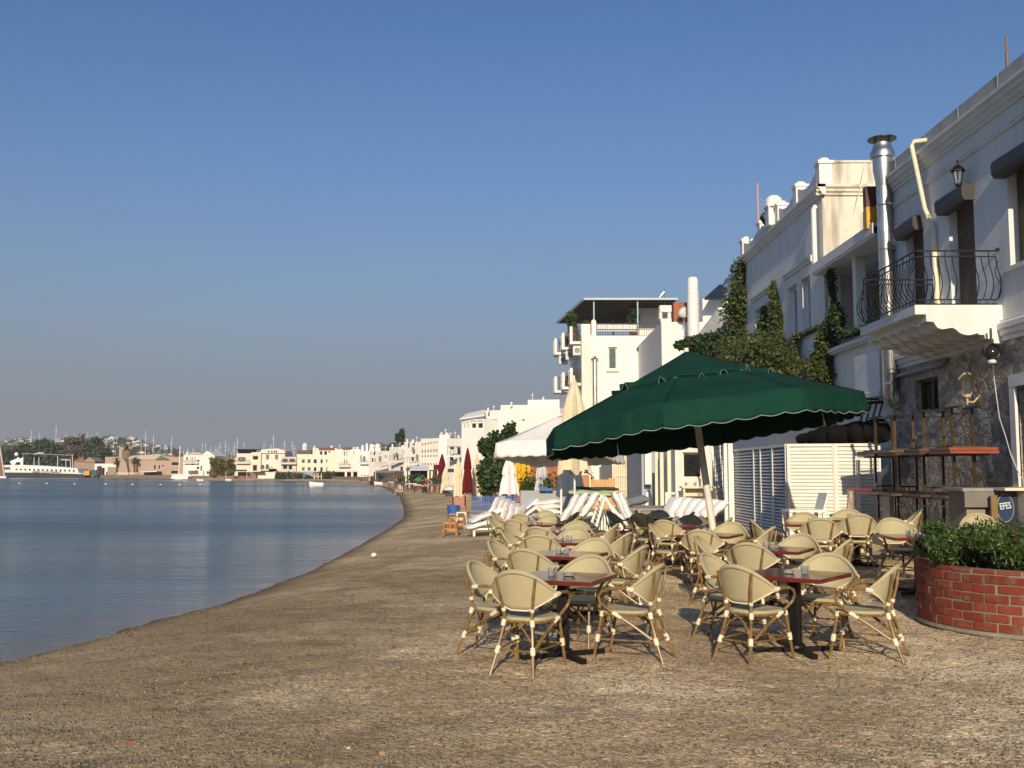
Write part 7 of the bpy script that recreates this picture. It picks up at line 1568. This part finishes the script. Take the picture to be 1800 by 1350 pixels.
m = MB(); m.box(PY(484, 829, 229).x, PY(586, 829, 229).x, 229.5, 234, -.8, -.05); solo(m, 'timber_deck', WOODD, 'dark timber deck along the water before the restaurants', 'deck')
m = MB(); m.box(PY(632, 829, 215).x, PY(648, 829, 215).x, 215, 221, -.4, PY(0, 825.5, 215).z); solo(m, 'white_kiosk', WHITE_CLEAN, 'small white kiosk with grey shutter at the bend', 'kiosk')
for k, px in enumerate((608, 619, 630)):
    p = PY(px, 829, 233); m = MB(); m.box(p.x - .25, p.x + .25, 233, 233.4, -.2, PY(0, 828.6, 233).z); solo(m, 'terrace_pillar', CREAMP, '%s cream terrace pillar below the slit window block' % ORD[k], 'pillar', 'cream terrace pillars')
m = MB(); p = PY(559, 829, 228)
for a in (-.75, .0, .75): m.box(p.x + a - .07, p.x + a + .07, 228, 228.3, -.7, PY(0, 832, 228).z)
for z in (838, 844): m.box(p.x - .9, p.x + .9, 227.9, 228.4, PY(0, z, 228).z, PY(0, z - .8, 228).z)
solo(m, 'jetty_frame', CREAMP, 'cream wooden jetty frame at the far waterfront', 'jetty')
m = MB(); b_ = [PY(px, 829, 333).x for px in (206, 242)]; z0_, z1_ = PY(0, 838.5, 333).z, PY(0, 832, 333).z
k = b_[0]
while k < b_[1]: m.lathe([(.16, z0_), (.22, z0_ + .35), (.12, z0_ + .7), (.18, z1_)], (k, 333, 0), 6); k += .72
m.box(b_[0] - .2, b_[1] + .2, 332.8, 333.2, z1_, z1_ + .2); solo(m, 'balustrade', WARM, 'cream stone balustrade on the quay below the palms', 'balustrade')
# palms
def palm(px, ytop, Y, rpx, label, seed, skirt=False):
    p = PY(px, 829, Y); zt2 = PY(px, ytop + rpx * .8, Y).z; t_ = thing('palm_tree', label, 'tree', (p.x, Y, 0)); rg = random.Random(seed); r_ = rpx * Y / FPX
    m = MB(); m.tube([(p.x, Y, 0), (p.x + .1, Y, zt2 * .5), (p.x, Y, zt2)], [.4, .34, .3], 8); m.build('trunk', BARK, t_, True); m = MB()
    for k in range(46):
        a = rg.uniform(0, 6.28); e = rg.uniform(-.6, 1.3); d = Vector((math.cos(a) * math.cos(e), math.sin(a) * math.cos(e), math.sin(e))); c = Vector((p.x, Y, zt2)); q = c
        w_ = d.cross(Vector((0, 0, 1))).normalized() * r_ * .14
        for s_ in range(5):
            d2 = (d + Vector((0, 0, -.28 * s_))).normalized(); e2 = q + d2 * r_ * .25
            m.add([q - w_, q + w_, e2 + w_ * (1 - s_ * .18), e2 - w_ * (1 - s_ * .18)], [(0, 1, 2, 3)]); q = e2
    m.build('crown', LEAF_VINE, t_)
    if skirt: m = MB(); m.lathe([(.4, zt2 - 5.5), (1.5, zt2 - 4.5), (1.6, zt2 - 1), (.5, zt2)], (p.x, Y, 0), 12); m.build('dead_frond_skirt', simple('dead_fronds', (.22, .15, .09), .9, 0, .3), t_)
palm(222, 782, 345, 8, 'tallest palm with brown frond skirt before the stone tower', 201, True)
palm(205, 804, 341, 8, 'short palm left of the tallest palm', 202)
palm(236, 803, 338, 8, 'short bushy palm right of the tallest palm', 203)
# sailing boats at the far quay
t = thing('sailing_yacht', 'moored white sailing yacht with tall mast before the gabled house', 'boat', (*PZ(320, 845, WZ).xy, WZ)); Yy = 262
m = MB(); m.prism([(PY(a, b, Yy).x, PY(a, b, Yy).z) for a, b in ((296, 845.5), (301, 840.5), (313, 839), (334, 840), (336, 845.5))], Yy, Yy + 3, 'y'); m.build('hull', simple('green_hull', (.03, .06, .05), .4), t)
m = MB(); m.prism([(PY(a, b, Yy).x, PY(a, b, Yy).z) for a, b in ((296, 846.2), (296, 845.5), (333, 845.5), (333, 846.2))], Yy - .05, Yy + 3, 'y'); m.build('waterline', PLASTIC, t)
m = MB(); m.prism([(PY(a, b, Yy).x, PY(a, b, Yy).z) for a, b in ((300, 841), (303, 834.5), (318, 834), (330, 837), (331, 842), (310, 843))], Yy - .1, Yy + 2.8, 'y'); m.build('deckhouse', PLASTIC, t)
m = MB(); m.bar(PY(314.5, 834, Yy + 1), PY(317, 784, Yy + 1), .24, .24); m.bar(PY(315, 835, Yy + 1), PY(337, 835.8, Yy + 1), .5, .5); m.build('mast', simple('pale_mast', (.72, .66, .60), .5), t)
for k, (px, py, L, lb) in enumerate(((402, 845.5, 10, 'tiny white boat at the foot of the dark green awning'), (352, 846, 12, 'low pale boat by the quay under the gabled house'))):
    p = PZ(px, py, WZ); boat(lb, (p.x, min(p.y, 245), WZ - .1), L * 245 / FPX, 1.2, .5, R(178), PLASTIC, PLASTIC)
for k, px in enumerate((152, 165, 172, 178)):
    p = PY(px, 834, 345); m = MB(); m.box(p.x - (1.0, .8, .4, .3)[k], p.x + (1.0, .8, .4, .3)[k], 345, 347, .5, (1.9, 2.3, 3.6, 3.0)[k]); solo(m, 'quay_kiosk', (YELLOWF, simple('teal_box', (.03, .12, .13), .7), WOODD, WOODD)[k], ('yellow covered stall on the far quay right of the stone shed', 'dark teal stall on the far quay', 'dark post like stall by the low white building', 'second dark stall by the low white building')[k], 'stall')
# masts of the marina behind the houses: each belongs to a boat of its own
MASTS = [('above the dark trees', [(54.5, 756, 792), (69, 760, 775), (98.5, 748, 772), (115.5, 760, 773), (130, 763, 769), (153.5, 760, 772), (170.5, 759, 773)], 470),
         ('above the long stone house', [(234, 768, 800), (255.5, 757, 797), (248, 776, 800), (269.5, 764, 792), (301, 766, 800), (322, 790, 799), (330, 786, 799), (340, 786, 797)], 430),
         ('behind the two gabled white houses', [(355.5, 777, 794), (361.5, 776, 793), (370, 785, 798), (378.5, 784, 802), (382, 786, 804), (386, 777, 804), (394.7, 785, 803), (396.2, 774, 801), (401, 783, 803), (406, 794, 803), (410, 786, 802), (412.5, 777, 798)], 400),
         ('above the pale pink house', [(417, 769, 797), (428.5, 776, 790), (464, 776, 789), (476, 780, 789), (480.5, 763, 787)], 400),
         ('left of the pale yellow house', [(500, 773, 795), (513.5, 775, 797), (517.5, 782, 797)], 390)]
for where, L_, Y in MASTS:
    for k, (px, y0, y1) in enumerate(L_):
        a, b = PY(px, y1 + 6, Y + 6 * k), PY(px + (y1 - y0) * .02, y0, Y + 6 * k); w_ = Y / FPX * (1.15 if y1 - y0 > 20 else .8)
        t_ = thing('marina_sailboat', '%s bare mast from the left %s' % ((ORD + ['seventh', 'eighth', 'ninth', 'tenth', 'eleventh', 'twelfth'])[k], where), 'mast', (a.x, a.y, WZ), 0, 'sailboat masts in the marina behind the town')
        m = MB(); m.tube([(a.x, a.y, WZ), tuple(b)], [w_ / 2, w_ * .38], 6); m.build('mast', simple('pale_mast2', (.66, .62, .60), .5), t_, True)
        m = MB(); zz = a.z * .3 + b.z * .7; m.box(a.x - w_ * 2.2, a.x + w_ * 2.2, a.y - .05, a.y + .05, zz, zz + .12); m.build('spreader', simple('pale_mast2', (0, 0, 0)), t_)
        m = MB(); m.prism([(a.x - 5, WZ + 1.1), (a.x - 4.2, WZ), (a.x + 4.2, WZ), (a.x + 6, WZ + 1.3)], a.y - 1.4, a.y + 1.4, 'y'); m.build('hull', PLASTIC, t_)
# line of bathing buoys
by = [(34, 848.7), (59, 848.6), (82, 848.9), (107, 848.8), (131, 849.6), (163, 849.8), (186, 850.0), (212, 850.2), (233, 850.7), (266, 850.9), (282, 851.2), (299, 851.3), (316, 851.4), (331, 851.4), (352, 851), (383, 850.5)]
for k, (px, py) in enumerate(by):
    p = PZ(px, py + 1.2, WZ); m = MB(); s_ = (.12, .12, .20)[k % 3] if k % 3 else .20; m.ball((p.x, p.y, WZ + .05), .10 + s_ * .2, 9, 6, (1.6, 1, .7)); solo(m, 'buoy', PLASTIC if k % 2 == 0 else simple('blue_buoy', (.10, .15, .25), .5), '%s bathing float from the left in the line across the bay' % (ORD + ['seventh', 'eighth', 'ninth', 'tenth', 'eleventh', 'twelfth', 'thirteenth', 'fourteenth', 'fifteenth', 'sixteenth'])[k], 'buoy', 'line of bathing floats', None, True)
# ------------------------------------------------------------------ the air over the bay
m = MB(); m.box(-1700, 1600, -140, 1500, -5, 60); o = m.build('haze', None); o['kind'] = 'stuff'
hm = bpy.data.materials.new('haze_air'); hm.use_nodes = True; nt = hm.node_tree
for n in list(nt.nodes): nt.nodes.remove(n)
ou = nt.nodes.new('ShaderNodeOutputMaterial'); pv = nt.nodes.new('ShaderNodeVolumePrincipled'); pv.inputs['Color'].default_value = (0.86, 0.88, 0.93, 1); pv.inputs['Density'].default_value = 0.0003; pv.inputs['Anisotropy'].default_value = 0.1
nt.links.new(pv.outputs[0], ou.inputs['Volume']); o.data.materials.append(hm)
